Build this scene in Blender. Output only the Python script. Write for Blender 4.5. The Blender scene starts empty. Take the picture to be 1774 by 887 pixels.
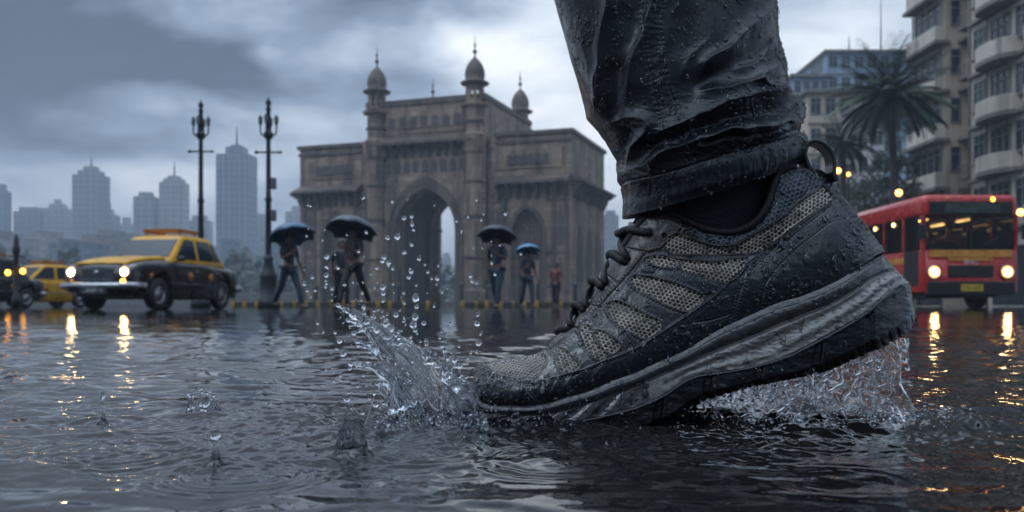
import bpy, bmesh, math, random
import numpy as np
from mathutils import Vector, Matrix, Euler

random.seed(11)
RNG = np.random.default_rng(11)
SC = bpy.context.scene
COL = SC.collection
R = math.radians

# ------------------------------------------------------------------ camera
CAMH = 0.083
FPX = 1550.0            # focal length in photo pixels (1774 wide)
HZ = 529.0              # horizon row of the photo
cam_d = bpy.data.cameras.new('camera')
cam = bpy.data.objects.new('camera', cam_d)
COL.objects.link(cam)
cam.location = (0, 0, CAMH)
cam.rotation_euler = (R(90), 0, 0)
cam_d.sensor_width = 36.0
cam_d.lens = 36.0 * FPX / 1774.0
cam_d.shift_y = (HZ - 443.5) / 1774.0
cam_d.clip_start = 0.02
cam_d.clip_end = 6000
cam_d.dof.use_dof = True
cam_d.dof.focus_distance = 0.625
cam_d.dof.aperture_fstop = 14.5
SC.camera = cam

# ------------------------------------------------------------------ world, sun, exposure
SUN_EL, SUN_AZ = R(60), R(-38)          # azimuth from +Y towards +X
world = bpy.data.worlds.new('World')
SC.world = world
world.use_nodes = True
wn = world.node_tree
wn.nodes.clear()
WSTR = 0.1


def wnode(t, **kw):
    n = wn.nodes.new(t)
    for k, v in kw.items():
        setattr(n, k, v)
    return n


def wlink(a, b):
    wn.links.new(a, b)


def wmath(op, a, b=None, c=None):
    n = wnode('ShaderNodeMath', operation=op)
    for i, x in enumerate((a, b, c)):
        if x is None:
            continue
        if isinstance(x, (int, float)):
            n.inputs[i].default_value = x
        else:
            wlink(x, n.inputs[i])
    return n.outputs[0]


sky = wnode('ShaderNodeTexSky', sky_type='NISHITA')
sky.sun_disc = False
sky.sun_elevation = SUN_EL
sky.sun_rotation = SUN_AZ
sky.air_density = 1.6
sky.dust_density = 3.0
tc = wnode('ShaderNodeTexCoord')
sep = wnode('ShaderNodeSeparateXYZ')
wlink(tc.outputs['Generated'], sep.inputs[0])
X, Y, Z = sep.outputs
az0 = wmath('ARCTAN2', X, Y)
el0 = wmath('ARCSINE', Z)
mp = wnode('ShaderNodeMapping')
mp.inputs['Scale'].default_value = (1.0, 1.0, 2.3)
wlink(tc.outputs['Generated'], mp.inputs[0])


def wnoise(scale, detail, rough, loc):
    m = wnode('ShaderNodeMapping')
    m.inputs['Location'].default_value = loc
    wlink(mp.outputs[0], m.inputs[0])
    n = wnode('ShaderNodeTexNoise')
    n.inputs['Scale'].default_value = scale
    n.inputs['Detail'].default_value = detail
    n.inputs['Roughness'].default_value = rough
    n.inputs['Distortion'].default_value = 0.35
    wlink(m.outputs[0], n.inputs['Vector'])
    return n.outputs['Fac']


nA = wnoise(3.4, 7, 0.55, (3.1, 1.7, 0.4))
nB = wnoise(9.0, 6, 0.6, (0.3, 7.7, 2.4))
nW1 = wnoise(6.0, 3, 0.5, (5.3, 0.2, 8.1))
nW2 = wnoise(6.0, 3, 0.5, (1.9, 4.6, 3.3))
az = wmath('ADD', az0, wmath('MULTIPLY', wmath('SUBTRACT', nW1, 0.5), 0.22))
el = wmath('ADD', el0, wmath('MULTIPLY', wmath('SUBTRACT', nW2, 0.5), 0.10))


def blob(a0, sa, e0, se, amp):
    da = wmath('DIVIDE', wmath('SUBTRACT', az, a0), sa)
    de = wmath('DIVIDE', wmath('SUBTRACT', el, e0), se)
    s = wmath('ADD', wmath('MULTIPLY', da, da), wmath('MULTIPLY', de, de))
    return wmath('MULTIPLY', wmath('EXPONENT', wmath('MULTIPLY', s, -1.0)), amp)


def pxdir(px, py):
    a = math.atan((px - 887) / FPX)
    e = math.atan((HZ - py) / FPX * math.cos(a))
    return a, e


terms = [0.50,
         wmath('MULTIPLY', wmath('SUBTRACT', nA, 0.5), 1.5),
         wmath('MULTIPLY', wmath('SUBTRACT', nB, 0.5), 0.7)]
for (px, py, sx, sy, amp) in (
        (90, 60, 380, 95, -0.74), (400, 115, 140, 40, -0.30), (690, 15, 220, 55, -0.30),
        (230, 255, 190, 34, -0.34), (60, 200, 200, 60, -0.16),
        (462, 95, 60, 30, 0.34), (870, 70, 90, 80, 0.42), (590, 175, 170, 60, 0.20),
        (1000, 170, 170, 150, 0.44), (1450, 30, 260, 190, 0.30),
        (240, 390, 420, 90, 0.10), (720, 420, 420, 90, 0.16)):
    a, e = pxdir(px, py)
    terms.append(blob(a, sx / FPX, e, sy / FPX, amp))
# sky darkened low behind the camera, added to keep the shoe's reflections dark
terms.append(wmath('MULTIPLY', wmath('MULTIPLY', wmath('MAXIMUM', wmath('MULTIPLY', Y, -1.0), 0.0), wmath('MAXIMUM', wmath('MULTIPLY_ADD', Z, -1.3, 1.0), 0.0)), -0.85))
# added: unseen dark bank ahead to darken water, bright patches behind for highlights


def wsmooth(v, a, b_):
    n = wnode('ShaderNodeMapRange', interpolation_type='SMOOTHSTEP')
    wlink(v, n.inputs['Value'])
    n.inputs['From Min'].default_value = a
    n.inputs['From Max'].default_value = b_
    return n.outputs[0]


band = wmath('MULTIPLY', wsmooth(el, 0.33, 0.46), wmath('SUBTRACT', 1.0, wsmooth(el, 0.95, 1.25)))
terms.append(wmath('MULTIPLY', wmath('MULTIPLY', band, wsmooth(Y, -0.1, 0.35)), -0.62))
terms.append(blob(-2.35, 0.30, 0.62, 0.17, 1.3))
terms.append(blob(2.75, 0.22, 0.50, 0.12, 0.9))
# the rest of the sky: an even, brighter overcast overhead
terms.append(wmath('MULTIPLY', wmath('MAXIMUM', wmath('MULTIPLY_ADD', el0, 1.0, -0.72), 0.0), 1.5))
b = terms[0]
for t in terms[1:]:
    b = wmath('ADD', t, b)
b = wmath('MINIMUM', wmath('MAXIMUM', b, 0.0), 1.0)
ramp = wnode('ShaderNodeValToRGB')
cr = ramp.color_ramp
cr.elements[0].position = 0.0
cr.elements[0].color = (0.034, 0.054, 0.084, 1)
cr.elements[1].position = 1.0
cr.elements[1].color = (0.80, 0.83, 0.865, 1)
e = cr.elements.new(0.35)
e.color = (0.185, 0.238, 0.322, 1)
e = cr.elements.new(0.65)
e.color = (0.45, 0.513, 0.595, 1)
wlink(b, ramp.inputs[0])
# thick cloud overhead lets the blue through
tint = wnode('ShaderNodeMix', data_type='RGBA', blend_type='MULTIPLY')
wlink(wmath('MINIMUM', wmath('MAXIMUM', wmath('MULTIPLY_ADD', el0, 2.2, -0.75), 0.0), 1.0), tint.inputs['Factor'])
wlink(ramp.outputs[0], tint.inputs['A'])
tint.inputs['B'].default_value = (0.78, 0.93, 1.12, 1)
scl = wnode('ShaderNodeVectorMath', operation='SCALE')
scl.inputs['Scale'].default_value = 1.3 / WSTR
# the veiled sun: a soft bright region of cloud round its direction
dotn = wnode('ShaderNodeVectorMath', operation='DOT_PRODUCT')
wlink(tc.outputs['Generated'], dotn.inputs[0])
dotn.inputs[1].default_value = (math.sin(SUN_AZ) * math.cos(SUN_EL), math.cos(SUN_AZ) * math.cos(SUN_EL), math.sin(SUN_EL))
glow = wmath('EXPONENT', wmath('DIVIDE', wmath('SUBTRACT', dotn.outputs['Value'], 1.0), 0.045))
gsc = wnode('ShaderNodeVectorMath', operation='SCALE')
gsc.inputs[0].default_value = (1.95, 2.25, 2.6)
dot2 = wnode('ShaderNodeVectorMath', operation='DOT_PRODUCT')  # second glow: unseen bright patch behind left, added for highlights on the beads
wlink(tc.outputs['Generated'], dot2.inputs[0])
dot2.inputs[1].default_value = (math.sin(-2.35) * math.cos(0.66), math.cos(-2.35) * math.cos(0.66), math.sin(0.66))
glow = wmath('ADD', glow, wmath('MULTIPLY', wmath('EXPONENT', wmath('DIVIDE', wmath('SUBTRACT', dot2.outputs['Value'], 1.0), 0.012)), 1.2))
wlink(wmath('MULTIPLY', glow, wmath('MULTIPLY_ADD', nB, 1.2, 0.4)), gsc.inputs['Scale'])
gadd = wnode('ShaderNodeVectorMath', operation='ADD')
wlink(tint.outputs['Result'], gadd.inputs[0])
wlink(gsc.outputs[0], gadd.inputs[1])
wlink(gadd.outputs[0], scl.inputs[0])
mixs = wnode('ShaderNodeMix', data_type='RGBA')
mixs.inputs['Factor'].default_value = 0.96
wlink(sky.outputs[0], mixs.inputs['A'])
wlink(scl.outputs[0], mixs.inputs['B'])
bg = wnode('ShaderNodeBackground')
bg.inputs['Strength'].default_value = WSTR
wlink(mixs.outputs['Result'], bg.inputs['Color'])
wo = wnode('ShaderNodeOutputWorld')
wlink(bg.outputs[0], wo.inputs[0])

sun_d = bpy.data.lights.new('sun', 'SUN')
sun_d.energy = 0.5
sun_d.angle = R(140)
sun_d.color = (0.97, 0.985, 1.0)
sun = bpy.data.objects.new('sun', sun_d)
COL.objects.link(sun)
sdir = Vector((math.sin(SUN_AZ) * math.cos(SUN_EL), math.cos(SUN_AZ) * math.cos(SUN_EL), math.sin(SUN_EL)))
sun.rotation_euler = sdir.to_track_quat('Z', 'Y').to_euler()

SC.view_settings.view_transform = 'Standard'
SC.view_settings.look = 'None'
SC.view_settings.gamma = 1.0
SC.view_settings.exposure = 0.42
SC.view_settings.use_curve_mapping = False
SC.render.engine = 'CYCLES'
SC.cycles.use_denoising = True
SC.cycles.max_bounces = 10
SC.cycles.transmission_bounces = 10
SC.cycles.glossy_bounces = 4
SC.cycles.diffuse_bounces = 3
SC.cycles.volume_bounces = 0
SC.cycles.caustics_reflective = False
SC.cycles.caustics_refractive = False
SC.cycles.sample_clamp_indirect = 6.0
# ------------------------------------------------------------------ helpers
def P(px, py, Y):
    """the point at distance Y that the photo shows at pixel (px, py)"""
    return Vector(((px - 887.0) / FPX * Y, Y, CAMH + (HZ - py) / FPX * Y))


def PN(px, py, Y):
    px, py, Y = np.broadcast_arrays(np.asarray(px, float), np.asarray(py, float), np.asarray(Y, float))
    return np.stack([(px - 887.0) / FPX * Y, Y, CAMH + (HZ - py) / FPX * Y], -1)


_perm = np.random.default_rng(5).permutation(256)
_perm = np.concatenate([_perm, _perm, _perm])


_g2 = np.array([(math.cos(2 * math.pi * i / 256), math.sin(2 * math.pi * i / 256)) for i in range(256)], np.float32) * 1.35


def perlin2(x, y):
    x, y = np.broadcast_arrays(np.asarray(x), np.asarray(y))
    fx, fy = np.floor(x), np.floor(y)
    xi, yi = fx.astype(np.int32) & 255, fy.astype(np.int32) & 255
    xf, yf = (x - fx).astype(np.float32), (y - fy).astype(np.float32)
    u = xf * xf * xf * (xf * (xf * 6 - 15) + 10); v = yf * yf * yf * (yf * (yf * 6 - 15) + 10)
    a, b_ = _perm[xi], _perm[xi + 1]

    def g(h, dx, dy):
        q = _g2[h]
        return q[..., 0] * dx + q[..., 1] * dy
    n0 = g(_perm[a + yi], xf, yf); n1 = g(_perm[b_ + yi], xf - 1, yf)
    m0 = g(_perm[a + yi + 1], xf, yf - 1); m1 = g(_perm[b_ + yi + 1], xf - 1, yf - 1)
    p = n0 + u * (n1 - n0); q_ = m0 + u * (m1 - m0)
    return (p + v * (q_ - p)).astype(float)


def perlin(x, y, z=0.0):
    if np.ndim(z) == 0:
        return perlin2(np.asarray(x, float) + z * 37.71, np.asarray(y, float) - z * 11.37)
    x, y, z = np.broadcast_arrays(np.asarray(x, float), np.asarray(y, float), np.asarray(z, float))
    xi, yi, zi = np.floor(x).astype(int), np.floor(y).astype(int), np.floor(z).astype(int)
    xf, yf, zf = x - xi, y - yi, z - zi
    xi &= 255; yi &= 255; zi &= 255
    u, v, w = (t * t * t * (t * (t * 6 - 15) + 10) for t in (xf, yf, zf))

    def g(ix, iy, iz, dx, dy, dz):
        h = _perm[_perm[_perm[ix & 255] + (iy & 255)] + (iz & 255)] & 15
        a = np.where(h < 8, dx, dy)
        b_ = np.where(h < 4, dy, np.where((h == 12) | (h == 14), dx, dz))
        return np.where(h & 1, -a, a) + np.where(h & 2, -b_, b_)
    out = 0
    c = []
    for k in (0, 1):
        for j in (0, 1):
            for i in (0, 1):
                c.append(g(xi + i, yi + j, zi + k, xf - i, yf - j, zf - k))
    x00 = c[0] + u * (c[1] - c[0]); x10 = c[2] + u * (c[3] - c[2])
    x01 = c[4] + u * (c[5] - c[4]); x11 = c[6] + u * (c[7] - c[6])
    y0 = x00 + v * (x10 - x00); y1 = x01 + v * (x11 - x01)
    return y0 + w * (y1 - y0)


def fbm(x, y, z=0.0, o=4, g=0.5):
    s, a, f = 0.0, 1.0, 1.0
    for i in range(o):
        s = s + a * perlin(x * f + 17.3 * i, y * f - 9.1 * i, z * f + 3.7 * i)
        a *= g; f *= 2.03
    return s


def sstep(a, b_, x):
    t = np.clip((x - a) / (b_ - a), 0, 1)
    return t * t * (3 - 2 * t)


def hermite(ts, vals, t):
    """smooth non-uniform interpolation of vals (n, k) at ts"""
    ts = np.asarray(ts, float); vals = np.asarray(vals, float)
    if vals.ndim == 1:
        vals = vals[:, None]
    d = np.zeros_like(vals)
    h = np.diff(ts)[:, None]
    s = np.diff(vals, axis=0) / h
    d[1:-1] = (s[:-1] * h[1:] + s[1:] * h[:-1]) / (h[1:] + h[:-1])
    d[0] = s[0]; d[-1] = s[-1]
    t = np.clip(np.asarray(t, float), ts[0], ts[-1])
    i = np.clip(np.searchsorted(ts, t, side='right') - 1, 0, len(ts) - 2)
    hh = (ts[i + 1] - ts[i])[:, None]
    q = ((t - ts[i]) / (ts[i + 1] - ts[i]))[:, None]
    return ((1 + 2 * q) * (1 - q) ** 2 * vals[i] + q * (1 - q) ** 2 * hh * d[i]
            + q * q * (3 - 2 * q) * vals[i + 1] + q * q * (q - 1) * hh * d[i + 1])


def chord(pts):
    pts = np.asarray(pts, float)
    return np.concatenate([[0], np.cumsum(np.linalg.norm(np.diff(pts, axis=0), axis=1))])


def smooth_line(pts, n):
    c = chord(pts)
    return hermite(c, pts, np.linspace(0, c[-1], n))


def line_dist(px, py, pts, pad=40):
    """distance of points to a polyline, and the arc length at the nearest point"""
    pts = np.asarray(pts, float)
    D = np.full(px.shape, 1e6); S = np.zeros(px.shape)
    m = ((px > pts[:, 0].min() - pad) & (px < pts[:, 0].max() + pad)
         & (py > pts[:, 1].min() - pad) & (py < pts[:, 1].max() + pad))
    x = px[m]; y = py[m]
    d = np.full(x.shape, 1e6); s = np.zeros(x.shape)
    acc = 0.0
    for (ax, ay), (bx, by) in zip(pts[:-1], pts[1:]):
        L = math.hypot(bx - ax, by - ay) + 1e-9
        t = np.clip(((x - ax) * (bx - ax) + (y - ay) * (by - ay)) / L ** 2, 0, 1)
        q = np.hypot(x - ax - t * (bx - ax), y - ay - t * (by - ay))
        k = q < d
        d[k] = q[k]; s[k] = acc + t[k] * L
        acc += L
    D[m] = d; S[m] = s
    return D, S


def poly_sd(px, py, pts, pad=40):
    """signed distance (negative inside) and arc length for a closed polygon"""
    pts = np.asarray(pts, float)
    cl = np.vstack([pts, pts[:1]])
    D, S = line_dist(px, py, cl, pad)
    inside = np.zeros(px.shape, bool)
    for (ax, ay), (bx, by) in zip(cl[:-1], cl[1:]):
        if ay == by:
            continue
        c = ((ay > py) != (by > py)) & (px < (bx - ax) * (py - ay) / (by - ay) + ax)
        inside ^= c
    return np.where(inside, -D, D), S


def grid_faces(nu, nv, wrap=False):
    i = np.arange(nu if wrap else nu - 1)[:, None]
    j = np.arange(nv - 1)[None, :]
    i2 = (i + 1) % nu
    a = i * nv + j; b_ = i2 * nv + j; c = i2 * nv + j + 1; d = i * nv + j + 1
    return np.stack([a, b_, c, d], -1).reshape(-1, 4)


def tag(o, label=None, cat=None, group=None, kind=None):
    for k, v in (('label', label), ('category', cat), ('group', group), ('kind', kind)):
        if v:
            o[k] = v
    return o


def link(name, me, mt, parent=None):
    o = bpy.data.objects.new(name, me)
    COL.objects.link(o)
    if mt is not None:
        me.materials.append(mt)
    if parent is not None:
        o.parent = parent
    return o


def np_mesh(name, V, F, mt, parent=None, smooth=True, attrs=None):
    """V (n,3) array in the parent's frame, F (m,4) or (m,3) array"""
    V = np.ascontiguousarray(V, np.float32).reshape(-1, 3)
    F = np.ascontiguousarray(F, np.int32)
    k = F.shape[1]
    me = bpy.data.meshes.new(name)
    me.vertices.add(len(V))
    me.vertices.foreach_set('co', V.ravel())
    me.loops.add(F.size)
    me.loops.foreach_set('vertex_index', F.ravel())
    me.polygons.add(len(F))
    me.polygons.foreach_set('loop_start', np.arange(0, F.size, k, dtype=np.int32))
    me.polygons.foreach_set('loop_total', np.full(len(F), k, np.int32))
    me.polygons.foreach_set('use_smooth', np.full(len(F), smooth))
    me.update(calc_edges=True)
    me.validate()
    for nme, arr in (attrs or {}).items():
        at = me.attributes.new(nme, 'FLOAT', 'POINT')
        at.data.foreach_set('value', np.ascontiguousarray(arr, np.float32).ravel())
    return link(name, me, mt, parent)


def sub_mesh(name, V, F, keep, mt, parent=None, attrs=None):
    f = F[keep]
    used, inv = np.unique(f.ravel(), return_inverse=True)
    at = {k: v[used] for k, v in (attrs or {}).items()}
    return np_mesh(name, V[used], inv.reshape(-1, F.shape[1]), mt, parent, True, at)


def grid_normals(G):
    """outward normals of a (nu, nv, 3) grid (cross of the two directions)"""
    du = np.gradient(G, axis=0); dv = np.gradient(G, axis=1)
    n = np.cross(du, dv)
    return n / (np.linalg.norm(n, axis=-1, keepdims=True) + 1e-12)


def empty(name, loc=(0, 0, 0), rz=0.0):
    o = bpy.data.objects.new(name, None)
    COL.objects.link(o)
    o.location = loc
    o.rotation_euler = (0, 0, rz)
    o.empty_display_size = 0.2
    return o


def copy_tree(o, parent=None):
    c = o.copy()
    COL.objects.link(c)
    c.parent = parent
    for ch in list(o.children):
        copy_tree(ch, c)
    return c


class MB:
    """a mesh builder: collects shapes, then links them as one mesh"""

    def __init__(self):
        self.v, self.f, self.sm = [], [], []

    def add(self, vs, fs, smooth=False):
        n = len(self.v)
        self.v += [tuple(p) for p in vs]
        self.f += [tuple(i + n for i in f) for f in fs]
        self.sm += [smooth] * len(fs)
        return self

    def box(self, c, s, M=None, bev=0.0):
        x, y, z = s[0] / 2, s[1] / 2, s[2] / 2
        if bev > 0:
            bm = bmesh.new()
            bmesh.ops.create_cube(bm, size=1.0)
            for v in bm.verts:
                v.co = (v.co.x * s[0], v.co.y * s[1], v.co.z * s[2])
            bmesh.ops.bevel(bm, geom=list(bm.edges), offset=min(bev, min(s) * 0.45), segments=2, profile=0.5, affect='EDGES')
            bm.verts.index_update()
            vs = [v.co.copy() for v in bm.verts]
            fs = [[v.index for v in f.verts] for f in bm.faces]
            bm.free()
        else:
            vs = [Vector((i * x, j * y, k * z)) for i in (-1, 1) for j in (-1, 1) for k in (-1, 1)]
            fs = [(0, 1, 3, 2), (4, 6, 7, 5), (0, 4, 5, 1), (2, 3, 7, 6), (0, 2, 6, 4), (1, 5, 7, 3)]
        c = Vector(c)
        vs = [(M @ v if M is not None else v) + c for v in vs]
        return self.add(vs, fs)

    def quad(self, a, b_, c, d):
        return self.add([a, b_, c, d], [(0, 1, 2, 3)])

    def prism(self, poly, fn0, fn1):
        """a polygon of 2-D points made solid between two mappings to 3-D"""
        n = len(poly)
        bm = bmesh.new()
        vs = [bm.verts.new((p[0], p[1], 0)) for p in poly]
        f = bm.faces.new(vs)
        f.normal_update()
        r = bmesh.ops.triangulate(bm, faces=[f])
        bm.verts.index_update()
        tri = [[v.index for v in t.verts] for t in bm.faces]
        bm.free()
        V = [fn0(p) for p in poly] + [fn1(p) for p in poly]
        F = [tuple(t) for t in tri] + [tuple(n + i for i in reversed(t)) for t in tri]
        F += [(i, (i + 1) % n, n + (i + 1) % n, n + i) for i in range(n)]
        return self.add(V, F)

    def lathe(self, prof, c=(0, 0, 0), n=16, M=None, smooth=True, closed=False):
        """prof: list of (radius, height)"""
        V, F = [], []
        c = Vector(c)
        m = len(prof)
        for i in range(n):
            a = 2 * math.pi * i / n
            for r, z in prof:
                p = Vector((r * math.cos(a), r * math.sin(a), z))
                V.append((M @ p if M is not None else p) + c)
        for i in range(n):
            i2 = (i + 1) % n
            for j in range(m - 1):
                F.append((i * m + j, i2 * m + j, i2 * m + j + 1, i * m + j + 1))
        return self.add(V, F, smooth)

    def tube(self, pts, r, n=8, caps=True, smooth=True):
        pts = [Vector(p) for p in pts]
        k = len(pts)
        rs = r if hasattr(r, '__len__') else [r] * k
        V, F = [], []
        up = Vector((0, 0, 1))
        pu = None
        for i, p in enumerate(pts):
            d = (pts[min(i + 1, k - 1)] - pts[max(i - 1, 0)]).normalized()
            if pu is None:
                pu = d.cross(up if abs(d.z) < 0.9 else Vector((1, 0, 0))).normalized()
            pu = (pu - d * pu.dot(d)).normalized()
            w = d.cross(pu)
            for j in range(n):
                a = 2 * math.pi * j / n
                V.append(p + (pu * math.cos(a) + w * math.sin(a)) * rs[i])
        for i in range(k - 1):
            for j in range(n):
                j2 = (j + 1) % n
                F.append((i * n + j, i * n + j2, (i + 1) * n + j2, (i + 1) * n + j))
        if caps:
            F.append(tuple(reversed(range(n))))
            F.append(tuple((k - 1) * n + j for j in range(n)))
        return self.add(V, F, smooth)

    def ball(self, c, r, n=10, m=7, M=None):
        prof = [(max(1e-5, math.sin(math.pi * j / m)), -math.cos(math.pi * j / m)) for j in range(m + 1)]
        rr = r if hasattr(r, '__len__') else (r, r, r)
        S = Matrix.Diagonal(Vector(rr)).to_3x3()
        return self.lathe(prof, c, n, (M @ S) if M is not None else S)

    def loft(self, rings, closed=True, caps=True, smooth=True):
        n = len(rings[0])
        V = [p for r_ in rings for p in r_]
        F = []
        for i in range(len(rings) - 1):
            for j in range(n if closed else n - 1):
                j2 = (j + 1) % n
                F.append((i * n + j, i * n + j2, (i + 1) * n + j2, (i + 1) * n + j))
        if caps:
            F.append(tuple(reversed(range(n))))
            F.append(tuple((len(rings) - 1) * n + j for j in range(n)))
        return self.add(V, F, smooth)

    def build(self, name, mt, parent=None, smooth=None):
        me = bpy.data.meshes.new(name)
        me.from_pydata([tuple(v) for v in self.v], [], self.f)
        bm = bmesh.new()
        bm.from_mesh(me)
        for f in bm.faces:
            pass
        bmesh.ops.recalc_face_normals(bm, faces=list(bm.faces))
        bm.to_mesh(me)
        bm.free()
        me.polygons.foreach_set('use_smooth', [bool(s) if smooth is None else smooth for s in self.sm][:len(me.polygons)])
        me.update()
        return link(name, me, mt, parent)


# ------------------------------------------------------------------ materials
class NT:
    def __init__(self, name):
        self.m = bpy.data.materials.new(name)
        self.m.use_nodes = True
        self.t = self.m.node_tree
        self.bsdf = self.t.nodes['Principled BSDF']
        self.out = self.t.nodes['Material Output']

    def n(self, t, **kw):
        x = self.t.nodes.new(t)
        for k, v in kw.items():
            setattr(x, k, v)
        return x

    def l(self, a, b_):
        self.t.links.new(a, b_)

    def coord(self, scale=(1, 1, 1), which='Object'):
        t = self.n('ShaderNodeTexCoord')
        m = self.n('ShaderNodeMapping')
        m.inputs['Scale'].default_value = scale
        self.l(t.outputs[which], m.inputs[0])
        return m.outputs[0]

    def noise(self, vec, scale, detail=4, rough=0.55, dist=0.0):
        x = self.n('ShaderNodeTexNoise')
        x.inputs['Scale'].default_value = scale
        x.inputs['Detail'].default_value = detail
        x.inputs['Roughness'].default_value = rough
        x.inputs['Distortion'].default_value = dist
        self.l(vec, x.inputs['Vector'])
        return x.outputs['Fac']

    def mix(self, fac, a, b_):
        x = self.n('ShaderNodeMix', data_type='RGBA')
        for s, v in (('Factor', fac), ('A', a), ('B', b_)):
            if isinstance(v, (int, float)):
                x.inputs[s].default_value = v
            elif isinstance(v, tuple):
                x.inputs[s].default_value = (*v[:3], 1)
            else:
                self.l(v, x.inputs[s])
        return x.outputs['Result']

    def rng(self, v, a, b_, c, d):
        x = self.n('ShaderNodeMapRange')
        self.l(v, x.inputs['Value'])
        for i, k in enumerate((a, b_, c, d)):
            x.inputs[i + 1].default_value = k
        return x.outputs[0]

    def math(self, op, a, b_=None):
        x = self.n('ShaderNodeMath', operation=op)
        for i, v in enumerate((a, b_)):
            if v is None:
                continue
            if isinstance(v, (int, float)):
                x.inputs[i].default_value = v
            else:
                self.l(v, x.inputs[i])
        return x.outputs[0]

    def bump(self, h, strength=0.3, dist=0.01, normal=None):
        x = self.n('ShaderNodeBump')
        x.inputs['Strength'].default_value = strength
        x.inputs['Distance'].default_value = dist
        self.l(h, x.inputs['Height'])
        if normal is not None:
            self.l(normal, x.inputs['Normal'])
        return x.outputs[0]

    def set(self, **kw):
        for k, v in kw.items():
            s = self.bsdf.inputs[k]
            if isinstance(v, (int, float)):
                s.default_value = v
            elif isinstance(v, tuple):
                s.default_value = (*v[:3], 1) if len(s.default_value) == 4 else v
            else:
                self.l(v, s)
        return self


def mat(name, col, rough=0.5, metal=0.0, var=0.25, vscale=4.0, bump=0.0, bscale=40.0, bdist=0.01, coat=0.0, spec=0.5, rvar=0.12):
    """a plain surface with mottled colour, uneven gloss and a fine relief"""
    t = NT(name)
    c = t.coord()
    f = t.noise(c, vscale, 5, 0.6)
    dark = tuple(x * (1 - var) for x in col)
    lite = tuple(min(1, x * (1 + var)) for x in col)
    t.set(**{'Base Color': t.mix(t.rng(f, 0.3, 0.7, 0, 1), dark, lite)})
    t.set(Roughness=t.rng(f, 0.3, 0.7, max(0.02, rough - rvar), min(1, rough + rvar)), Metallic=metal)
    t.set(**{'Specular IOR Level': spec})
    if coat:
        t.set(**{'Coat Weight': coat, 'Coat Roughness': 0.06})
    if bump:
        t.set(Normal=t.bump(t.noise(c, bscale, 5, 0.6), bump, bdist))
    return t.m


def emit(name, col, strength):
    t = NT(name)
    t.set(**{'Base Color': tuple(min(1, x) for x in col), 'Emission Color': col, 'Emission Strength': strength, 'Roughness': 0.2})
    return t.m


def water_glass(name, tint=(0.93, 0.96, 1.0), rough=0.0, bump=0.0, bscale=200):
    t = NT(name)
    t.set(**{'Base Color': tint, 'Roughness': rough, 'IOR': 1.333, 'Transmission Weight': 1.0})
    if bump:
        t.set(Normal=t.bump(t.noise(t.coord(), bscale, 3), bump, 0.001))
    return t.m


M = {}
M['glass_water'] = water_glass('clear_water')


def bead_mat():
    """a bead of water too small to bend much light: clear, with the sky's reflection on it"""
    t = NT('water_bead')
    fr = t.n('ShaderNodeFresnel'); fr.inputs['IOR'].default_value = 1.45
    tr = t.n('ShaderNodeBsdfTransparent'); gl = t.n('ShaderNodeBsdfGlossy'); gl.inputs['Roughness'].default_value = 0.02
    tr.inputs['Color'].default_value = (0.86, 0.88, 0.90, 1)
    mx = t.n('ShaderNodeMixShader')
    t.l(t.math('MINIMUM', t.math('MULTIPLY', fr.outputs[0], 1.5), 1.0), mx.inputs[0]); t.l(tr.outputs[0], mx.inputs[1]); t.l(gl.outputs[0], mx.inputs[2])
    t.l(mx.outputs[0], t.out.inputs['Surface'])
    t.t.nodes.remove(t.bsdf)
    return t.m


M['bead'] = bead_mat()
# ------------------------------------------------------------------ ground and the film of rain water on it
def ground_mat():
    t = NT('wet_plaza_stone')
    c = t.coord()
    f = t.noise(c, 0.35, 6, 0.6)
    g = t.noise(c, 6.0, 5, 0.6)
    col = t.mix(t.rng(f, 0.35, 0.65, 0, 1), (0.040, 0.040, 0.042), (0.075, 0.068, 0.062))
    t.set(**{'Base Color': t.mix(t.rng(g, 0.3, 0.7, 0, 0.5), col, (0.03, 0.028, 0.026))})
    t.set(Roughness=t.rng(g, 0.3, 0.7, 0.10, 0.30), Normal=t.bump(t.noise(c, 2.5, 6, 0.65), 0.10, 0.02))
    return t.m


def water_mat():
    t = NT('rain_water')
    c = t.coord()
    # the stone shows brown through the thin film, darker where it is deeper
    f = t.noise(t.coord((1, 0.6, 1)), 3.0, 5, 0.6)
    f2 = t.noise(c, 35.0, 5, 0.65)
    col = t.mix(t.rng(f, 0.38, 0.62, 0, 1), (0.004, 0.007, 0.011), (0.010, 0.009, 0.008))
    col = t.mix(t.rng(f2, 0.35, 0.75, 0, 0.6), col, (0.009, 0.007, 0.005))
    t.set(**{'Base Color': col, 'IOR': 1.333, 'Roughness': 0.035, 'Specular IOR Level': 0.42})
    b1 = t.noise(t.coord((1.0, 0.55, 1.0)), 42.0, 4, 0.6, 0.6)
    b2 = t.noise(t.coord((1.0, 0.5, 1.0)), 7.0, 4, 0.6, 0.4)
    n = t.bump(b2, 0.09, 0.02)
    t.set(Normal=t.bump(b1, 0.07, 0.004, n))
    return t.m


bm_ = MB()
bm_.quad((-3500, -60, -0.02), (3500, -60, -0.02), (3500, 3500, -0.02), (-3500, 3500, -0.02))
g_ = bm_.build('ground', ground_mat())
tag(g_, kind='structure')

SHOE_Y = 0.655


def seg_gauss(X, Y, a, b_, s):
    ax, ay = a; bx, by = b_
    L2 = (bx - ax) ** 2 + (by - ay) ** 2
    t = np.clip(((X - ax) * (bx - ax) + (Y - ay) * (by - ay)) / L2, 0, 1)
    return np.exp(-((X - ax - t * (bx - ax)) ** 2 + (Y - ay - t * (by - ay)) ** 2) / s ** 2)


JETS = []   # filled here: (x, y) of the drop splashes, used by the splashes too
for px, py in ((178, 736), (352, 716), (372, 806), (609, 792)):
    Yj = CAMH * FPX / (py - HZ)
    JETS.append(((px - 887) / FPX * Yj, Yj))


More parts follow.
